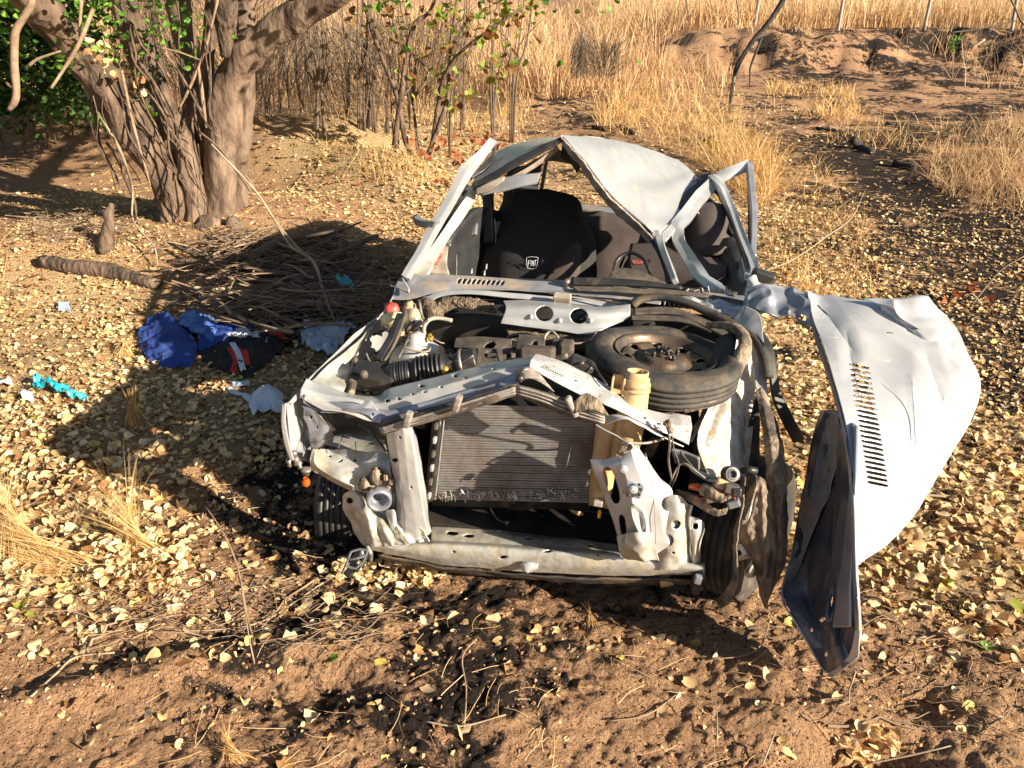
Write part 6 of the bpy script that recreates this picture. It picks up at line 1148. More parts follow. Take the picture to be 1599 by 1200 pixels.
S('bonnet_inner_edge', 'primer', [[(1262, 458, .85), (1272, 505, .70), (1284, 545, .57), (1300, 592, .42), (1318, 655, .23), (1330, 720, .08), (1335, 800, -.06), (1337, 884, -.16), (1342, 960, -.24), (1343, 1000, -.27)], [(1258, 460, .86), (1267, 507, .71), (1279, 547, .58), (1295, 594, .43), (1313, 657, .24), (1325, 722, .09), (1331, 802, -.05), (1333, 886, -.15), (1337, 962, -.23), (1338, 1004, -.26)]], carE, (5, 90), thick=.010)
S('bonnet_tip', 'paint', [[(1336, 985, -.27), (1343, 985, -.28)], [(1330, 1015, -.28), (1342, 1008, -.29)], [(1312, 1040, -.26), (1338, 1030, -.28)], [(1292, 1054, -.24), (1302, 1055, -.25)]], carE, (30, 10), thick=.006, wob=.004)
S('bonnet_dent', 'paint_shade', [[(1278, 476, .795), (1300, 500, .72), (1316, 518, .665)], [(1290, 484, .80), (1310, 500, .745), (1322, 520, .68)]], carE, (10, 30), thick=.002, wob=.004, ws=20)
S('bonnet_upper_fold', 'hood_paint', [[(1345, 473, .80), (1395, 476, .82), (1430, 466, .84), (1462, 480, .84)], [(1375, 480, .76), (1400, 500, .72), (1450, 515, .70), (1492, 512, .74)], [(1395, 492, .745), (1425, 512, .69), (1462, 540, .655), (1510, 560, .655)], [(1418, 505, .715), (1436, 528, .675), (1470, 580, .59), (1520, 598, .56)]], carE, (70, 80), wob=.014, ws=6, ridge=.020, rs=6, thick=.003)
S('red_smear', 'blood', [[(1430, 518, .700), (1437, 519, .701)], [(1437, 530, .685), (1445, 533, .687)], [(1443, 545, .672), (1447, 544, .673)]], carE, (8, 5), thick=.001)
S('rust_spot', 'liner', [[(1386, 519, .655), (1394, 519, .66)], [(1387, 527, .645), (1396, 526, .65)]], carE, (6, 6), thick=.001)
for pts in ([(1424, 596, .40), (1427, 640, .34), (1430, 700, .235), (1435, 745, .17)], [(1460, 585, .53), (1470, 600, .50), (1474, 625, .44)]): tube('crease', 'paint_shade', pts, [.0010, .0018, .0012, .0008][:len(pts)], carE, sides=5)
# hinge and folded wing between cowl and bonnet
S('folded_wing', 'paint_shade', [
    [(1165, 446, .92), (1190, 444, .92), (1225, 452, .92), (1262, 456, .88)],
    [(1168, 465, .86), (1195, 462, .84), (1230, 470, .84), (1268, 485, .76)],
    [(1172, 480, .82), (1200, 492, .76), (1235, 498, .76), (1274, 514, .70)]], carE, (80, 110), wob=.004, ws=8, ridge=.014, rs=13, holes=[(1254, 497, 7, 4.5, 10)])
S('folded_wing_bright', 'paint', [[(1168, 442, .93), (1180, 430, .95), (1196, 452, .93)], [(1160, 470, .86), (1178, 466, .86), (1205, 480, .84)], [(1162, 490, .82), (1180, 492, .80), (1200, 492, .80)]], carE, (60, 60), wob=.004, ws=9, ridge=.014, rs=14)
# --- windscreen pillars and roof
S('left_pillar', 'paint_mud', [
    [(738, 290, 1.58), (740, 300, 1.58), (738, 312, 1.56)],
    [(718, 318, 1.46), (722, 326, 1.46), (722, 338, 1.45)],
    [(690, 362, 1.30), (696, 368, 1.30), (702, 372, 1.30)],
    [(662, 402, 1.14), (670, 408, 1.14), (678, 412, 1.14)],
    [(640, 430, 1.02), (652, 432, 1.02), (668, 432, 1.02)]], carE, (50, 14), wob=.002, thick=.03, lin=(True, True), smooth=False)
S('left_pillar_outer', 'plastic_black', [[(728, 288, 1.60), (733, 292, 1.58)], [(690, 345, 1.38), (697, 350, 1.36)], [(650, 402, 1.14), (658, 406, 1.12)], [(625, 440, 1.0), (634, 440, .98)]], carE, (40, 6), thick=.02)
S('left_door_frame', 'paint', [
    [(764, 217, 1.80), (770, 220, 1.80), (776, 222, 1.80)],
    [(748, 235, 1.72), (752, 243, 1.72), (757, 248, 1.72)],
    [(718, 263, 1.58), (728, 270, 1.56), (736, 276, 1.56)],
    [(700, 305, 1.42), (708, 310, 1.40), (714, 312, 1.40)],
    [(676, 345, 1.26), (684, 350, 1.24), (690, 352, 1.24)],
    [(650, 395, 1.10), (656, 400, 1.08), (662, 402, 1.08)],
    [(628, 432, .98), (634, 436, .97), (640, 438, .97)]], carE, (70, 14), wob=.003, thick=.02, lin=(True, True), smooth=False)
S('left_door_frame_inner', 'plastic_black', [[(768, 222, 1.83), (775, 223, 1.83)], [(766, 245, 1.78), (773, 248, 1.78)], [(750, 262, 1.68), (758, 266, 1.68)], [(730, 275, 1.62), (736, 280, 1.62)]], carE, (30, 6), thick=.02, wob=.003)
S('mirror_stub', 'trim_grey', [[(646, 337, 1.28), (662, 345, 1.25), (684, 346, 1.22)], [(652, 350, 1.28), (664, 356, 1.24), (680, 356, 1.22)]], carE, (10, 12), thick=.03, wob=.003)
rf = S('roof', 'roof_paint', [
    [(878, 213, 1.72), (893, 230, 1.68), (912, 250, 1.66), (936, 282, 1.62), (962, 313, 1.60), (1000, 345, 1.56), (1026, 370, 1.52)],
    [(905, 214, 1.98), (925, 232, 1.90), (945, 252, 1.86), (972, 284, 1.80), (1000, 310, 1.76), (1024, 338, 1.70), (1044, 352, 1.66)],
    [(950, 219, 2.28), (968, 232, 2.20), (985, 252, 2.14), (1008, 280, 2.08), (1032, 300, 2.02), (1050, 320, 1.98), (1062, 332, 1.94)],
    [(1000, 228, 2.58), (1012, 240, 2.52), (1024, 256, 2.46), (1042, 276, 2.40), (1058, 288, 2.34), (1070, 302, 2.30), (1078, 312, 2.26)],
    [(1058, 250, 2.84), (1064, 254, 2.82), (1072, 260, 2.78), (1078, 266, 2.74), (1084, 272, 2.70), (1090, 280, 2.66), (1094, 288, 2.62)]], carE, (90, 110), wob=.004, ws=3, ridge=.003, rs=4, thick=.006, folds=[(905, 228, 1010, 352, 30, -.035), (950, 225, 1060, 330, 16, .012), (940, 300, 1000, 270, 18, .015), (1000, 250, 1085, 300, 14, -.01), (990, 232, 1090, 275, 12, .008)])
S('roof_left_half', 'paint_mud', [
    [(738, 290, 1.60), (775, 268, 1.62), (812, 247, 1.66), (845, 230, 1.70), (878, 213, 1.72)],
    [(748, 268, 1.95), (782, 246, 2.0), (818, 230, 2.0), (850, 222, 2.0), (905, 214, 2.0)],
    [(765, 246, 2.5), (788, 232, 2.5), (820, 223, 2.5), (865, 217, 2.5), (950, 219, 2.4)],
    [(790, 236, 3.1), (815, 228, 3.1), (850, 224, 3.1), (900, 222, 3.1), (1040, 245, 2.9)]], carE, (50, 60), wob=.004, thick=.01)
S('windscreen_header', 'plastic_black', [
    [(738, 288, 1.58), (775, 268, 1.60), (812, 247, 1.63), (845, 230, 1.67), (876, 214, 1.69)],
    [(740, 298, 1.56), (778, 277, 1.58), (815, 256, 1.61), (850, 237, 1.65), (880, 220, 1.68)]], carE, (10, 60), thick=.012, wob=.003, ws=14)
S('header_inner', 'headliner', [[(748, 300, 1.60), (790, 280, 1.62), (830, 258, 1.66), (870, 228, 1.70)], [(752, 308, 1.62), (795, 286, 1.64), (835, 262, 1.68), (872, 236, 1.72)]], carE, (6, 40), thick=.008)
S('roof_cut_edge', 'rail_dirty', [
    [(876, 213, 1.68), (893, 232, 1.64), (913, 254, 1.62), (936, 286, 1.58), (962, 318, 1.56), (998, 350, 1.52), (1020, 375, 1.48)],
    [(878, 222, 1.70), (888, 238, 1.68), (908, 262, 1.66), (928, 292, 1.62), (955, 325, 1.60), (992, 358, 1.56), (1015, 380, 1.50)]], carE, (10, 90), wob=.003, ws=30, ridge=.004, rs=18, thick=.008)
S('roof_flap', 'trim_dark', [[(878, 228, 1.74), (890, 242, 1.72), (906, 262, 1.70)], [(876, 245, 1.78), (892, 256, 1.76), (902, 270, 1.74)]], carE, (12, 12), thick=.004, wob=.005)
S('headlining', 'headliner', [[(800, 270, 1.75), (840, 248, 1.78), (870, 232, 1.82)], [(815, 262, 2.5), (850, 250, 2.5), (905, 255, 2.3)], [(835, 252, 3.0), (870, 252, 3.0), (915, 262, 2.9)]], carE, (20, 20), thick=.006)
S('rain_gutter', 'paint', [[(1024, 372, 1.52), (1044, 354, 1.66), (1062, 333, 1.94), (1078, 313, 2.26), (1094, 289, 2.62), (1104, 272, 2.80)], [(1040, 378, 1.50), (1056, 358, 1.66), (1072, 338, 1.92), (1086, 316, 2.26), (1104, 286, 2.62), (1110, 276, 2.80)]], carE, (10, 80), wob=.002, thick=.012)
S('gutter_gap', 'plastic_black', [[(1022, 368, 1.525), (1042, 350, 1.67), (1060, 330, 1.945), (1076, 310, 2.27), (1094, 276, 2.66)], [(1026, 371, 1.515), (1045, 353, 1.66), (1063, 333, 1.935), (1079, 313, 2.255), (1097, 279, 2.65)]], carE, (5, 70), thick=.008)
S('right_pillar_joint', 'hood_paint', [[(1016, 362, 1.55), (1030, 362, 1.54)], [(1020, 372, 1.52), (1034, 378, 1.50)], [(1024, 384, 1.49), (1034, 386, 1.48)]], carE, (20, 12), thick=.03, wob=.004, ws=12)
S('right_pillar', 'paint', [
    [(1022, 372, 1.50), (1036, 372, 1.50)], [(1030, 392, 1.42), (1040, 388, 1.42)], [(1042, 420, 1.28), (1050, 415, 1.28)], [(1050, 442, 1.16), (1058, 438, 1.16)]], carE, (40, 8), thick=.03, wob=.002)
S('pillar_seal', 'plastic_black', [[(1015, 377, 1.50), (1022, 378, 1.49)], [(1028, 398, 1.42), (1033, 396, 1.41)], [(1038, 425, 1.28), (1043, 422, 1.27)], [(1040, 442, 1.18), (1049, 441, 1.16)]], carE, (30, 5), thick=.015, wob=.003, ws=20)
# right front door frame (open, leaning out) and rear door frame
S('right_door_frame', 'paint', [
    [(1108, 280, 2.50), (1114, 288, 2.46), (1120, 297, 2.40)], [(1085, 300, 2.22), (1092, 308, 2.20), (1100, 316, 2.16)],
    [(1062, 330, 1.90), (1070, 338, 1.88), (1080, 345, 1.86)], [(1046, 352, 1.70), (1058, 352, 1.70), (1066, 358, 1.68)],
    [(1050, 378, 1.55), (1062, 378, 1.54), (1070, 376, 1.53)], [(1068, 410, 1.38), (1080, 408, 1.37), (1090, 405, 1.36)],
    [(1082, 434, 1.24), (1094, 432, 1.22), (1108, 436, 1.20)], [(1098, 448, 1.12), (1112, 445, 1.10), (1128, 448, 1.08)],
    [(1130, 460, 1.04), (1140, 462, 1.02), (1148, 464, 1.0)]], carE, (110, 14), wob=.002, thick=.025, lin=(True, True), smooth=False)
S('right_rear_post', 'paint', [
    [(1106, 278, 2.52), (1114, 276, 2.52), (1122, 280, 2.52)], [(1122, 296, 2.30), (1130, 300, 2.30), (1136, 300, 2.30)],
    [(1140, 335, 2.00), (1146, 335, 2.00), (1152, 333, 2.0)], [(1154, 375, 1.72), (1161, 375, 1.72), (1167, 372, 1.72)],
    [(1168, 410, 1.48), (1174, 410, 1.48), (1182, 408, 1.48)], [(1172, 425, 1.36), (1182, 425, 1.36), (1188, 422, 1.36)]], carE, (80, 12), wob=.003, thick=.03, lin=(True, True), smooth=False)
S('post_seal', 'plastic_black', [[(1108, 286, 2.50), (1116, 290, 2.48)], [(1126, 310, 2.24), (1133, 316, 2.22)], [(1142, 345, 1.94), (1149, 352, 1.92)], [(1156, 385, 1.66), (1163, 392, 1.64)], [(1166, 418, 1.44), (1172, 424, 1.42)]], carE, (50, 6), thick=.03, wob=.003)
S('post_seal', 'trim_dark', [[(1095, 276, 2.64), (1110, 272, 2.66)], [(1078, 292, 2.42), (1092, 294, 2.42)], [(1060, 320, 2.05), (1070, 322, 2.05)], [(1040, 352, 1.70), (1046, 358, 1.70)], [(1036, 372, 1.56), (1044, 376, 1.56)]], carE, (50, 8), thick=.02, wob=.003)
S('dark_rear_frame', 'trim_grey', [[(1095, 318, 2.5), (1101, 318, 2.5)], [(1112, 332, 2.4), (1118, 330, 2.4)], [(1130, 350, 2.2), (1136, 346, 2.2)], [(1146, 368, 2.0), (1150, 362, 2.0)]], carE, (30, 6), thick=.03)
S('rear_door_frame', 'paint', [
    [(1118, 272, 2.55), (1122, 278, 2.52), (1130, 286, 2.50)], [(1140, 262, 2.56), (1144, 270, 2.54), (1148, 276, 2.54)], [(1166, 251, 2.60), (1168, 260, 2.58), (1170, 266, 2.58)]], carE, (14, 40), wob=.002, thick=.025, smooth=False)
S('rear_door_frame_side', 'paint_shade', [[(1165, 252, 2.60), (1174, 256, 2.60)], [(1168, 290, 2.40), (1178, 292, 2.40)], [(1172, 330, 2.15), (1181, 334, 2.15)], [(1172, 370, 1.90), (1180, 372, 1.90)], [(1170, 400, 1.70), (1180, 402, 1.70)]], carE, (50, 8), wob=.004, thick=.025)
S('rear_door_seal', 'plastic_black', [[(1166, 270, 2.56), (1172, 270, 2.56)], [(1168, 300, 2.36), (1175, 302, 2.36)], [(1170, 345, 2.1), (1178, 348, 2.1)], [(1169, 385, 1.85), (1176, 388, 1.85)]], carE, (40, 5), thick=.028, wob=.005, ws=9)
box('side_mirror', 'plastic_black', cp(1192, 432, 1.28), (.10, .06, .05), carE, axes((.3, 0, 1)), .012)
# --- cabin
S('rear_sill', 'trim_grey', [[(885, 319, 3.3), (935, 325, 3.3), (980, 331, 3.3), (1040, 338, 3.2)], [(885, 327, 3.25), (935, 333, 3.25), (980, 340, 3.25), (1040, 346, 3.15)]], carE, (6, 30), thick=.04)
S('hatch_post_left', 'primer', [[(851, 252, 3.05), (856, 252, 3.05)], [(845, 285, 3.1), (850, 286, 3.1)], [(834, 325, 3.2), (842, 326, 3.2)]], carE, (16, 5), thick=.05)
S('rear_post_left', 'seat_brown', [[(795, 265, 2.7), (806, 262, 2.7)], [(788, 300, 2.6), (800, 300, 2.6)], [(782, 335, 2.5), (796, 340, 2.5)]], carE, (16, 5), thick=.05)
S('center_post_left', 'trim_dark', [[(752, 285, 2.0), (768, 280, 2.0)], [(756, 330, 1.9), (770, 330, 1.9)], [(756, 380, 1.85), (772, 380, 1.85)]], carE, (16, 5), thick=.05)
S('rear_quarter_left', 'trim_dark', [[(806, 262, 2.9), (845, 255, 3.0)], [(800, 300, 2.9), (838, 300, 3.0)], [(796, 345, 2.9), (835, 345, 3.0)]], carE, (10, 10), thick=.03)
S('left_door_card', 'trim_dark', [[(700, 375, 1.35), (722, 345, 1.55), (750, 325, 1.8), (800, 335, 2.3), (840, 340, 2.8)], [(680, 440, 1.3), (705, 420, 1.5), (740, 400, 1.8), (795, 395, 2.3), (840, 390, 2.8)], [(690, 560, 1.2), (710, 520, 1.5), (740, 490, 1.8), (795, 450, 2.3), (840, 430, 2.8)]], carE, (20, 30), thick=.03, wob=.004)
S('trim_panel_bloody', 'headliner', [[(690, 385, 1.28), (700, 388, 1.28)], [(672, 410, 1.18), (698, 412, 1.18)], [(672, 428, 1.10), (702, 430, 1.10)]], carE, (10, 10), thick=.02)
S('red_smear', 'blood', [[(680, 396, 1.22), (692, 396, 1.22)], [(674, 412, 1.15), (684, 414, 1.15)]], carE, (6, 6), thick=.002)
S('door_glass_shard', 'paint_shade', [[(706, 344, 1.5), (712, 342, 1.5)], [(701, 366, 1.42), (708, 366, 1.42)], [(699, 386, 1.35), (703, 384, 1.35)]], carE, (12, 5), thick=.004, holes=[(703, 369, 1.3, 1.6), (701, 379, 1.3, 1.6)])
S('mirror_glass', 'trim_grey', [[(732, 352, 1.75), (746, 350, 1.75)], [(728, 370, 1.7), (744, 366, 1.7)]], carE, (8, 8), thick=.02)
S('belt_strap', 'trim_grey', [[(766, 352, 1.9), (770, 348, 1.9), (784, 345, 1.95)], [(771, 362, 1.88), (780, 375, 1.88), (782, 365, 1.9)]], carE, (8, 8), thick=.004)
tube('belt_cord', 'wire_pale', [(772, 342, 1.88), (774, 360, 1.86), (774, 384, 1.84)], [.004, .003, .002], carE)
tube('belt_cord', 'wire_pale', [(713, 398, 1.2), (713, 415, 1.15), (713, 432, 1.1)], .0018, carE)
for x, y in ((737, 425), (760, 418), (757, 428)): tube('light_chink', 'paint', [(x, y - 5, 1.12), (x - 1, y + 3, 1.1)], .004, carE, sides=5, per=2)
sv_ = S('sun_visor', 'trim_grey', [[(745, 295, 1.52), (770, 282, 1.54), (805, 275, 1.56), (845, 270, 1.6)], [(744, 303, 1.50), (775, 298, 1.52), (808, 290, 1.54), (840, 284, 1.58)], [(755, 305, 1.50), (778, 300, 1.52), (808, 292, 1.54), (838, 286, 1.58)]], carE, (16, 40), thick=.014)
S('visor_end', 'headliner', [[(744, 296, 1.50), (768, 284, 1.50), (788, 277, 1.51)], [(745, 304, 1.485), (764, 299, 1.485), (786, 282, 1.50)]], carE, (12, 24), thick=.014, wob=.002)
S('floor_pan', 'trim_dark', [[(660, 470, 1.0), (900, 470, 1.0), (1160, 480, 1.0)], [(700, 480, 1.8), (900, 470, 1.8), (1140, 480, 1.8)], [(760, 470, 2.6), (900, 470, 2.6), (1120, 470, 2.6)]], carE, (6, 6), thick=.02)
S('dashboard', 'trim_dark', [[(655, 440, 1.02), (780, 445, 1.03), (900, 450, 1.03), (1060, 460, 1.03), (1150, 468, 1.02)], [(660, 452, 1.2), (780, 455, 1.2), (900, 460, 1.2), (1060, 468, 1.2), (1150, 474, 1.2)]], carE, (8, 30), thick=.06)
# seats
def seat(name, front, top_w, m='seat_dark', parent=carE, th_=.14, size=(30, 30), **kw): return S(name, m, front, parent, size, thick=th_, **kw)
fs = seat('front_passenger_seat', [
    [(800, 322, 2.12), (815, 314, 2.10), (850, 311, 2.10), (880, 316, 2.12), (890, 326, 2.15)],
    [(790, 345, 2.05), (812, 340, 2.00), (850, 338, 1.99), (884, 345, 2.02), (896, 352, 2.08)],
    [(778, 375, 1.98), (805, 370, 1.90), (850, 368, 1.88), (895, 372, 1.92), (912, 382, 2.0)],
    [(768, 410, 1.90), (800, 405, 1.82), (850, 403, 1.80), (896, 405, 1.83), (914, 412, 1.90)],
    [(765, 450, 1.84), (800, 448, 1.76), (850, 448, 1.74), (896, 448, 1.77), (916, 448, 1.84)]], 0, wob=.006, ws=8)
S('seat_side_bolster', 'seat_brown', [[(892, 366, 1.92), (905, 370, 1.92), (914, 384, 1.96)], [(880, 395, 1.80), (898, 392, 1.80), (915, 402, 1.88)], [(858, 432, 1.71), (890, 430, 1.72), (915, 436, 1.82)], [(840, 446, 1.70), (880, 446, 1.70), (914, 446, 1.80)]], carE, (24, 16), thick=.05)
# woven badge on the seat back
def badge():
    c0 = np.array([831, 412, 1.735]); B0 = []
    o = [(-8.5, -8.6), (-5, -9.2), (0, -9.5), (5, -9.2), (8.5, -8.2), (9, -6), (7.2, 5), (5.5, 8.2), (2, 9.2), (-2, 9.2), (-6, 8), (-8, 5.5), (-9, -6), (-8.5, -8.6)]
    P = carp(np.array([(831 + a, 411 + b_, 1.70) for a, b_ in o])); B0.append(tube_vf(P, .0012, 4, 2, flat=1.))
    strokes = [[(-6.3, 5), (-5.8, -4)], [(-5.8, -4), (-3.2, -4)], [(-6.0, .2), (-3.8, .2)], [(-2.0, 5), (-1.8, -4)], [(-.4, 5), (1.0, -4)], [(1.0, -4), (2.4, 5)], [(.2, 1.8), (1.9, 1.8)], [(2.4, -4), (6.4, -4)], [(4.4, -4), (4.2, 5)]]
    for s in strokes: B0.append(tube_vf(carp(np.array([(831 + a, 411 + b_, 1.70) for a, b_ in s])), .0014, 4, 1))
    V, F = join(B0); obj('seat_badge', fixq('seat_badge', V, F), 'badge_white', carE, label='white shield badge with the letters FIAT')
badge()
rs_ = S('rear_bench', 'seat_brown', [
    [(888, 340, 3.0), (915, 340, 2.98), (936, 338, 2.96), (950, 341, 2.95), (985, 345, 2.95), (1020, 350, 2.92)],
    [(888, 375, 2.75), (912, 380, 2.72), (932, 378, 2.68), (950, 380, 2.66), (978, 382, 2.66), (1020, 390, 2.66)],
    [(888, 420, 2.5), (905, 425, 2.46), (924, 425, 2.42), (945, 425, 2.40), (966, 428, 2.40), (1010, 432, 2.42)],
    [(888, 455, 2.3), (903, 455, 2.26), (920, 455, 2.22), (942, 455, 2.20), (964, 455, 2.20), (1010, 455, 2.22)]], carE, (40, 60), thick=.08)
for pts in ([(936, 340, 2.90), (931, 378, 2.61), (922, 430, 2.33)], [(1000, 352, 2.86), (978, 400, 2.5), (965, 432, 2.32)], [(917, 388, 2.60), (918, 440, 2.24)]): tube('bench_piping', 'seat_dark', pts, .006, carE)
S('rear_parcel_shade', 'seat_dark', [[(888, 334, 3.12), (950, 338, 3.1), (1030, 345, 3.05)], [(888, 345, 3.0), (950, 343, 3.0), (1030, 352, 2.95)]], carE, (4, 12), thick=.03)
S('driver_seat', 'seat_brown', [
    [(1088, 340, 2.2), (1110, 333, 2.18), (1130, 338, 2.2)], [(1078, 360, 2.05), (1105, 355, 2.0), (1128, 365, 2.05)],
    [(1072, 400, 1.95), (1105, 398, 1.86), (1130, 400, 1.92)], [(1082, 425, 1.88), (1110, 425, 1.80), (1136, 410, 1.88)], [(1090, 450, 1.84), (1112, 448, 1.78), (1135, 435, 1.85)]], carE, (24, 20), thick=.12)
S('driver_seat_cushion', 'seat_brown', [[(985, 395, 2.0), (1040, 393, 2.0), (1095, 396, 1.95), (1132, 408, 1.9)], [(980, 420, 1.7), (1040, 422, 1.68), (1100, 428, 1.65), (1136, 425, 1.7)], [(985, 445, 1.5), (1040, 448, 1.48), (1105, 448, 1.45), (1135, 440, 1.5)]], carE, (20, 30), thick=.10)
S('head_restraint', 'seat_brown', [[(1100, 387, 1.80), (1118, 384, 1.78), (1130, 388, 1.80)], [(1104, 398, 1.78), (1118, 400, 1.76), (1128, 394, 1.78)]], carE, (10, 12), thick=.05)
tube('steering_wheel', 'plastic_black', [(1028, 448, 1.2), (1015, 425, 1.25), (1005, 405, 1.32), (985, 395, 1.38), (965, 405, 1.36), (958, 425, 1.3)], .009, carE)
S('red_cloth_scrap', 'blood', [[(984, 409, 1.5), (1000, 407, 1.5), (1016, 406, 1.5)], [(988, 414, 1.48), (1002, 412, 1.48), (1014, 410, 1.48)]], carE, (8, 12), thick=.01, wob=.004)
S('right_door_inner', 'trim_dark', [[(1120, 380, 1.9), (1140, 375, 1.9), (1160, 380, 1.85)], [(1132, 430, 1.6), (1150, 430, 1.5), (1168, 430, 1.5)], [(1135, 470, 1.3), (1150, 472, 1.2), (1165, 470, 1.1)]], carE, (16, 16), thick=.03)
S('rear_right_side', 'trim_dark', [[(1085, 300, 2.9), (1110, 310, 2.8), (1135, 340, 2.5), (1155, 375, 2.2)], [(1050, 360, 2.8), (1090, 370, 2.7), (1130, 380, 2.4), (1150, 395, 2.1)], [(1050, 430, 2.7), (1090, 430, 2.6), (1130, 430, 2.3), (1150, 430, 2.0)]], carE, (16, 16), thick=.03)
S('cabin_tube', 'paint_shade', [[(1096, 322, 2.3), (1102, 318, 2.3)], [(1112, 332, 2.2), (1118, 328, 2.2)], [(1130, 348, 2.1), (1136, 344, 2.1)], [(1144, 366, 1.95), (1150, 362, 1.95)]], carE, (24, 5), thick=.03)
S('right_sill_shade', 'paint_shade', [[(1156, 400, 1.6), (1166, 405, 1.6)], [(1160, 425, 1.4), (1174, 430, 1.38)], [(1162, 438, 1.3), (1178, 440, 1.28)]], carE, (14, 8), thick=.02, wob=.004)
# --- body behind: sides, tail, rear wheels (mostly hidden, whole from other sides)
def side(u, name, h1=.78):
    rows = [[car(u * f_, w_, h_) for w_ in (.95, 1.5, 2.1, 2.7, 3.1, 3.4)] for f_, h_ in ((.98, h1 - .0), (1.03, .55), (1.02, .32), (.96, .16))]
    P = np.array(rows); P[:, -1] += -CR * u * .12; P[..., 2] -= .05 * np.arange(6) / 5
    return S(name, 'paint', P, carE, (30, 60), conv=None, wob=.012, ws=3, thick=.008)
side(-.74, 'left_body_side', .60); side(.74, 'right_body_side', .62)
P = np.array([[car(u, w_, h_) for u in (-.62, -.3, 0, .3, .62)] for w_, h_ in ((3.36, .47), (3.44, .40), (3.46, .25), (3.40, .12))]); S('tail_panel', 'paint', P, carE, (20, 30), conv=None, wob=.008, thick=.008)
for s_ in (-1, 1):
    wheel(car(.66 * s_, 2.85, .235), CR, .265, .15, carE, 'rear_wheel'); lathe('wheel_disc', 'rust', [(.17, .0), (.165, .012), (.12, .02), (.06, .03), (.0005, .032)], car(.72 * s_, 2.85, .235), CR * s_, carE, 24)
    box('tail_lamp', 'red_plastic', car(.60 * s_, 3.42, .38), (.10, .05, .16), carE, None, .01)
box('rear_bumper', 'plastic_black', car(0, 3.48, .22), (1.35, .08, .14), carE, None, .03)
# leaves fallen on the wreck are few: one on the seat frame
S('stuck_leaf', 'beige_plastic', [[(1088, 331, 2.05), (1096, 333, 2.05)], [(1090, 335, 2.03), (1099, 336, 2.03)]], carE, (5, 5), thick=.002)

# ------------------------------------------------------------ spare wheel jammed in the bay
sc0 = cp(1036, 570, .46) ; sz = np.array([.10, .05, 1.]); sz /= np.linalg.norm(sz)
spare = empty('spare_wheel', sc0 - sz * .08, 'dirty spare wheel lying flat in the right of the open engine bay', 'wheel')
R_ = .275
def warp(V):
    th = np.arctan2(V[..., 1], V[..., 0]); k = np.exp(-((th - .15) / .42) ** 2); rr = np.hypot(V[..., 0], V[..., 1]); s = np.where(rr > .19, 1 - k * .16 * (rr - .19) / .085, 1)
    k2 = np.exp(-((th + .25) / .5) ** 2)
    return np.stack([V[..., 0] * s, V[..., 1] * s, V[..., 2] + np.where(rr > .18, k2 * .035 * (rr - .18) / .09, 0) + .004 * np.sin(5 * th)], -1)
tp = [(.178, .045), (.186, .062), (.200, .070), (.225, .072), (.250, .064), (.264, .050), (.270, .040)]
for k in range(4):
    a = .034 - k * .022; tp += [(.275, a), (.275, a - .014), (.268, a - .015), (.268, a - .021)]
tp += [(.270, -.055), (.250, -.072), (.20, -.075), (.17, -.05)]
tp = [(a_, h_ * .82) for a_, h_ in tp]
lathe('tyre', 'rubber', tp, sc0, sz, spare, 72, CR, warp)
lathe('rim_flange', 'rust', [(.152, .020), (.160, .028), (.166, .040), (.172, .050), (.180, .051), (.181, .045), (.176, .038), (.170, .0), (.168, -.06)], sc0, sz, spare, 64, CR)
# dished disc with round vents, cut as real holes
nr, nt_ = 26, 144; rr_a = np.linspace(.03, .165, nr); th_a = np.linspace(0, 2 * math.pi, nt_ + 1)
RR, TT = np.meshgrid(rr_a, th_a, indexing='ij'); XX, YY = RR * np.cos(TT), RR * np.sin(TT)
ZZ = np.interp(RR, [.03, .05, .075, .082, .10, .13, .150, .158, .165], [.010, .012, .010, -.004, -.012, .004, .002, -.02, -.03])
D = np.stack([XX, YY, ZZ], -1).reshape(-1, 3); F = grid_faces(nr, nt_ + 1); c = D[F].mean(1); keep = np.ones(len(F), bool); mv = []
for k in range(8):
    t = k * math.pi / 4 + .25; hx, hy = .132 * math.cos(t), .132 * math.sin(t); ins = (c[:, 0] - hx) ** 2 + (c[:, 1] - hy) ** 2 < .0185 ** 2; keep &= ~ins
    bv = np.intersect1d(F[ins].ravel(), F[~ins].ravel()); d = D[bv, :2] - (hx, hy); l = np.linalg.norm(d, axis=1, keepdims=True); D[bv, :2] = np.array([hx, hy]) + d / l * .0185
A_ = axes(sz, CR); obj('rim_disc', npmesh('rim_disc', D @ A_ + sc0 + sz * .022, F[keep]), 'rust', spare, solid=.004)
lathe('rim_well', 'engine_black', [(.170, .0), (.168, -.05), (.0005, -.055)], sc0, sz, spare, 40, CR)
lathe('hub', 'rust', [(.034, -.02), (.036, .012), (.030, .022), (.024, .022), (.022, .004), (.0005, .002)], sc0 + sz * .024, sz, spare, 28, CR)
for k in range(4):
    t = k * math.pi / 2 + .6; lathe('lug_nut', 'plastic_black', [(.0005, .02), (.006, .02), (.008, .014), (.008, .0)], sc0 + (A_[0] * math.cos(t) + A_[1] * math.sin(t)) * .049 + sz * .034, sz, spare, 6)
for k in range(5):
    t = k * 1.25; tube('hub_rag', 'engine_black', [tuple(sc0 + (A_[0] * math.cos(t) + A_[1] * math.sin(t)) * .02 + sz * .045), tuple(sc0 + (A_[0] * math.cos(t + .6) + A_[1] * math.sin(t + .6)) * .012 + sz * .06), tuple(sc0 + (A_[0] * math.cos(t + 1.4) + A_[1] * math.sin(t + 1.4)) * .026 + sz * .048)], .006, spare, conv=None, sides=6)
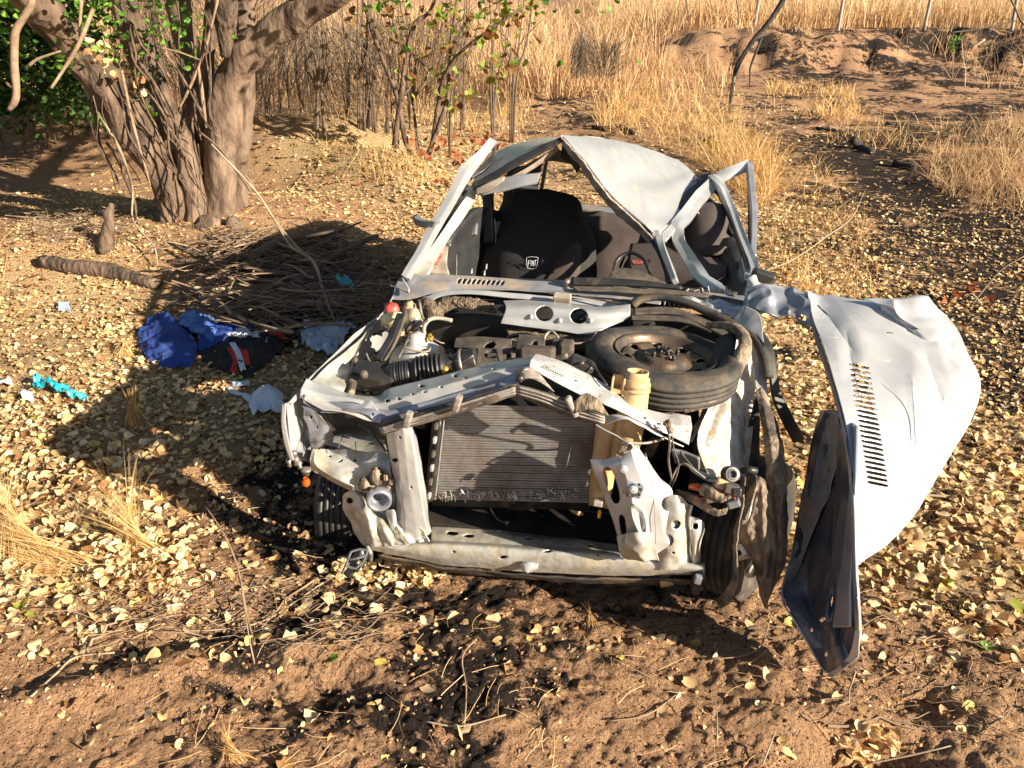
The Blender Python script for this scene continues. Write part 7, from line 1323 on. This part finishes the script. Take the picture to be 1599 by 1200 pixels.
# folded sidewall of the squashed tyre
tube('tyre_fold', 'liner', [(1105, 508, .67), (1136, 509, .63), (1158, 520, .58), (1163, 543, .51), (1150, 575, .42), (1132, 604, .33), (1102, 626, .25), (1066, 640, .21)], [.014, .018, .022, .026, .026, .026, .024, .014], spare, sides=14, per=8, rough=.12, rs=22., flat=.85)
S('fold_hollow', 'rubber_clean', [[(1120, 530, .60), (1140, 522, .60), (1150, 528, .585)], [(1112, 560, .50), (1132, 552, .49), (1146, 556, .47)], [(1096, 592, .40), (1116, 586, .385), (1134, 586, .375)], [(1080, 612, .34), (1098, 608, .31), (1116, 606, .30)]], spare, (30, 20), wob=.004, thick=.01)

# ------------------------------------------------------------ things lying on the ground
def cloth(name, m, grid, label, cat, size=(40, 40), lift=.008, wob=.010, ws=14, thick=.003, parent=None, top=None):
    a = np.array(grid, float); a = upsample(a, size[0], False); a = np.swapaxes(upsample(np.swapaxes(a, 0, 1), size[1], False), 0, 1); mm, nn = a.shape[:2]; P = a.reshape(-1, 3)
    jt = np.stack([P[:, 0] * .06, P[:, 1] * .06, P[:, 0] * 0 + len(name)], -1); jt2 = jt + 7.7; amp = 5. if size[0] > 14 else 1.2
    P[:, 0] += amp * fbm(jt, 3); P[:, 1] += amp * fbm(jt2, 3)
    W = ground(P[:, 0], P[:, 1]); W[:, 2] += lift + P[:, 2] * .75 + wob * (1.9 * np.clip(1 - np.abs(fbm(W * ws * np.array([.5, .8, 1.]), 2)) * 1.3, 0, 1) ** 2.5 + .8 * np.clip(1 - np.abs(fbm(W * ws * 2.1 + 9, 2)) * 1.3, 0, 1) ** 3)
    o = obj(name, npmesh(name, W, grid_faces(mm, nn)), m, parent, solid=thick); 
    return setp(o, label, cat) if label else o
cloth('blue_garment', 'cloth_blue', [[(232, 508, .02), (255, 503, .05), (275, 510, .06), (292, 520, .04)], [(222, 530, .02), (250, 532, .07), (280, 535, .08), (305, 540, .04)], [(226, 560, .01), (252, 562, .05), (280, 562, .06), (308, 555, .03)], [(238, 572, .0), (262, 575, .01), (285, 577, .02), (300, 574, .01)]], 'crumpled royal blue garment half in the shade', 'garment', (70, 70), wob=.009, ws=10)
cloth('denim_garment', 'cloth_denim', [[(282, 498, .04), (300, 496, .05), (318, 502, .04), (332, 512, .04)], [(286, 510, .06), (305, 510, .09), (322, 518, .08), (338, 528, .05)], [(276, 522, .04), (300, 530, .06), (318, 535, .06), (330, 545, .04)]], 'faded denim piece bunched against the blue garment', 'garment', (36, 40), wob=.02, ws=12)
cloth('blue_sleeve', 'cloth_blue', [[(318, 530, .03), (345, 518, .05), (372, 508, .05), (390, 506, .04)], [(310, 545, .03), (345, 532, .06), (375, 522, .06), (397, 520, .03)], [(306, 556, .02), (335, 550, .03), (370, 534, .03), (396, 530, .02)]], 'blue sleeve stretched beyond the printed jersey', 'garment', (30, 50), wob=.014, ws=14)
jer = cloth('printed_jersey', 'cloth_black', [[(318, 545, .02), (350, 535, .03), (390, 528, .04), (420, 528, .03), (440, 532, .02)], [(318, 565, .01), (350, 555, .03), (388, 548, .05), (420, 545, .04), (446, 548, .01)], [(330, 580, .0), (352, 578, .02), (380, 575, .03), (408, 568, .02), (430, 560, .01)], [(345, 585, .0), (358, 588, .0), (378, 590, .0), (398, 588, .0), (412, 575, .0)]], 'black sports jersey with red and white print lying in shade', 'jersey', (40, 60))
for nm, mm6, g_ in (('white_yoke', 'cloth_white', [[(362, 532, .055), (378, 528, .06), (392, 531, .06)], [(350, 546, .05), (372, 540, .065), (398, 540, .065)]]),
                    ('red_panel', 'cloth_red', [[(357, 556, .04), (366, 556, .05)], [(366, 576, .035), (374, 578, .035)], [(360, 588, .02), (370, 591, .02)]]),
                    ('white_stripe', 'cloth_white', [[(360, 550, .055), (368, 549, .06)], [(370, 568, .05), (378, 566, .05)], [(378, 590, .025), (386, 588, .025)]]),
                    ('red_panel', 'cloth_red', [[(376, 560, .055), (389, 560, .055)], [(386, 580, .03), (393, 578, .03)]]),
                    ('red_panel', 'cloth_red', [[(420, 527, .045), (432, 524, .045), (446, 534, .03)], [(424, 536, .04), (436, 534, .04), (442, 542, .03)]]),
                    ('white_panel', 'cloth_white', [[(393, 535, .062), (405, 533, .06), (420, 540, .05)], [(396, 542, .062), (408, 541, .055), (420, 548, .045)]])):
    cloth(nm, mm6, g_, None, None, (10, 14), .014, .006, 20, .003, jer)
for pts in ([(374, 541), (374, 547), (378, 548)], [(380, 541), (377, 545), (380, 549), (384, 547)], [(386, 542), (384, 546), (387, 548), (389, 544), (386, 542)]):
    Q = ground([p[0] for p in pts], [p[1] for p in pts]); Q[:, 2] += .088; V, F = tube_vf(Q, .004, 5, 3); obj('printed_figure', fixq('printed_figure', V, F), 'cloth_white', jer)
cloth('white_bag', 'cloth_white', [[(392, 625, .02), (408, 618, .06), (428, 620, .07), (446, 628, .05)], [(388, 636, .02), (406, 634, .08), (428, 636, .10), (450, 640, .06)], [(395, 650, .0), (410, 652, .03), (430, 655, .04), (448, 655, .02)]], 'white cloth bag against the left corner of the wreck', 'bag', (30, 36), wob=.012, ws=12)
cloth('white_strip', 'cloth_white', [[(352, 610, .01), (372, 618, .02), (392, 628, .03)], [(360, 618, .0), (376, 626, .01), (392, 636, .01)]], 'white cloth strip trailing from the white bag', 'cloth', (12, 24), wob=.008)
cloth('white_wrapper', 'clear_plastic', [[(362, 603, .01), (378, 602, .02), (391, 600, .01)], [(362, 608, .0), (378, 609, .01), (391, 608, .0)]], 'small pale wrapper above the white cloth strip', 'wrapper', (10, 18), wob=.008, thick=.002)
cloth('cyan_wrapper', 'cyan_plastic', [[(53, 605, .02), (72, 605, .03), (98, 610, .03), (120, 618, .02), (138, 625, .01)], [(58, 614, .01), (76, 616, .02), (98, 621, .02), (118, 627, .01), (136, 630, .0)]], 'crinkled cyan plastic wrapper on the leaves at left', 'wrapper', (20, 60), wob=.02, ws=26, thick=.002)
cloth('blue_wrapper', 'cyan_plastic', [[(522, 474, .03), (538, 476, .04), (552, 480, .03)], [(528, 484, .02), (545, 487, .04), (560, 488, .02)], [(540, 488, .0), (550, 492, .02), (558, 494, .0)]], 'blue plastic scrap on the brush pile near the wreck', 'wrapper', (20, 20), lift=.16, wob=.016, ws=26, thick=.002)
cloth('clear_bag', 'clear_plastic', [[(475, 518, .02), (490, 515, .05), (504, 518, .05)], [(470, 535, .01), (488, 538, .06), (505, 538, .06)], [(485, 548, .0), (496, 554, .03), (508, 556, .02)]], 'pale blue plastic bag left of the open engine bay', 'bag', (30, 30), wob=.025, ws=14, thick=.002)
cloth('grey_bag', 'clear_plastic', [[(506, 522, .05), (530, 518, .07), (556, 516, .04)], [(506, 540, .06), (526, 540, .10), (545, 535, .05)], [(508, 562, .0), (520, 562, .02), (530, 558, .0)]], 'translucent grey plastic bag beside the left fender', 'bag', (30, 30), wob=.02, ws=12, thick=.002)
cloth('paper_scrap', 'cloth_white', [[(0, 598, .01), (18, 600, .02)], [(0, 606, .0), (20, 608, .01)]], 'white paper scrap at the left edge of the leaf drift', 'paper', (10, 12), wob=.01, thick=.002)
cloth('paper_scrap', 'cloth_white', [[(33, 622, .02), (52, 622, .03)], [(38, 630, .0), (56, 632, .01)]], 'white paper scrap under the cyan wrapper', 'paper', (10, 12), wob=.012, thick=.002)
cloth('paper_scrap', 'clear_plastic', [[(92, 478, .02), (108, 476, .02)], [(90, 488, .0), (112, 492, .01)]], 'bluish paper scrap on the bare patch near the log', 'paper', (10, 12), wob=.01, thick=.002)
cloth('red_scrap', 'cloth_red', [[(424, 528, .03), (442, 530, .03)], [(428, 538, .01), (444, 541, .01)]], 'small red scrap at the end of the jersey', 'cloth', (10, 12), wob=.01, thick=.002)
def one_leaf(px, py, s, m, label, seed):
    P = ground([px], [py]); P[:, 2] += s * .12; V, F = leaf_cloud(P, np.array([s]), .3, seed, aspect=np.array([.8])); setp(obj('fallen_leaf', npmesh('fallen_leaf', V, F, False, rnd=np.full(11, .97 if m == 'litter' else .8)), m), label, 'leaf')
one_leaf(595, 1038, .05, 'litter', 'bright yellow leaf alone on the soil before the wreck', 3)
one_leaf(520, 1033, .045, 'green_leaf', 'pale green leaf left of the bright yellow leaf', 4)
one_leaf(968, 1027, .035, 'litter', 'small yellow leaf below the front rail', 5)
one_leaf(1540, 1013, .05, 'green_leaf', 'greenish leaf lying at the right on dark soil', 6)
one_leaf(1482, 860 + 60, .06, 'litter', 'curled tan leaf on dark soil right of the bonnet tip', 7)
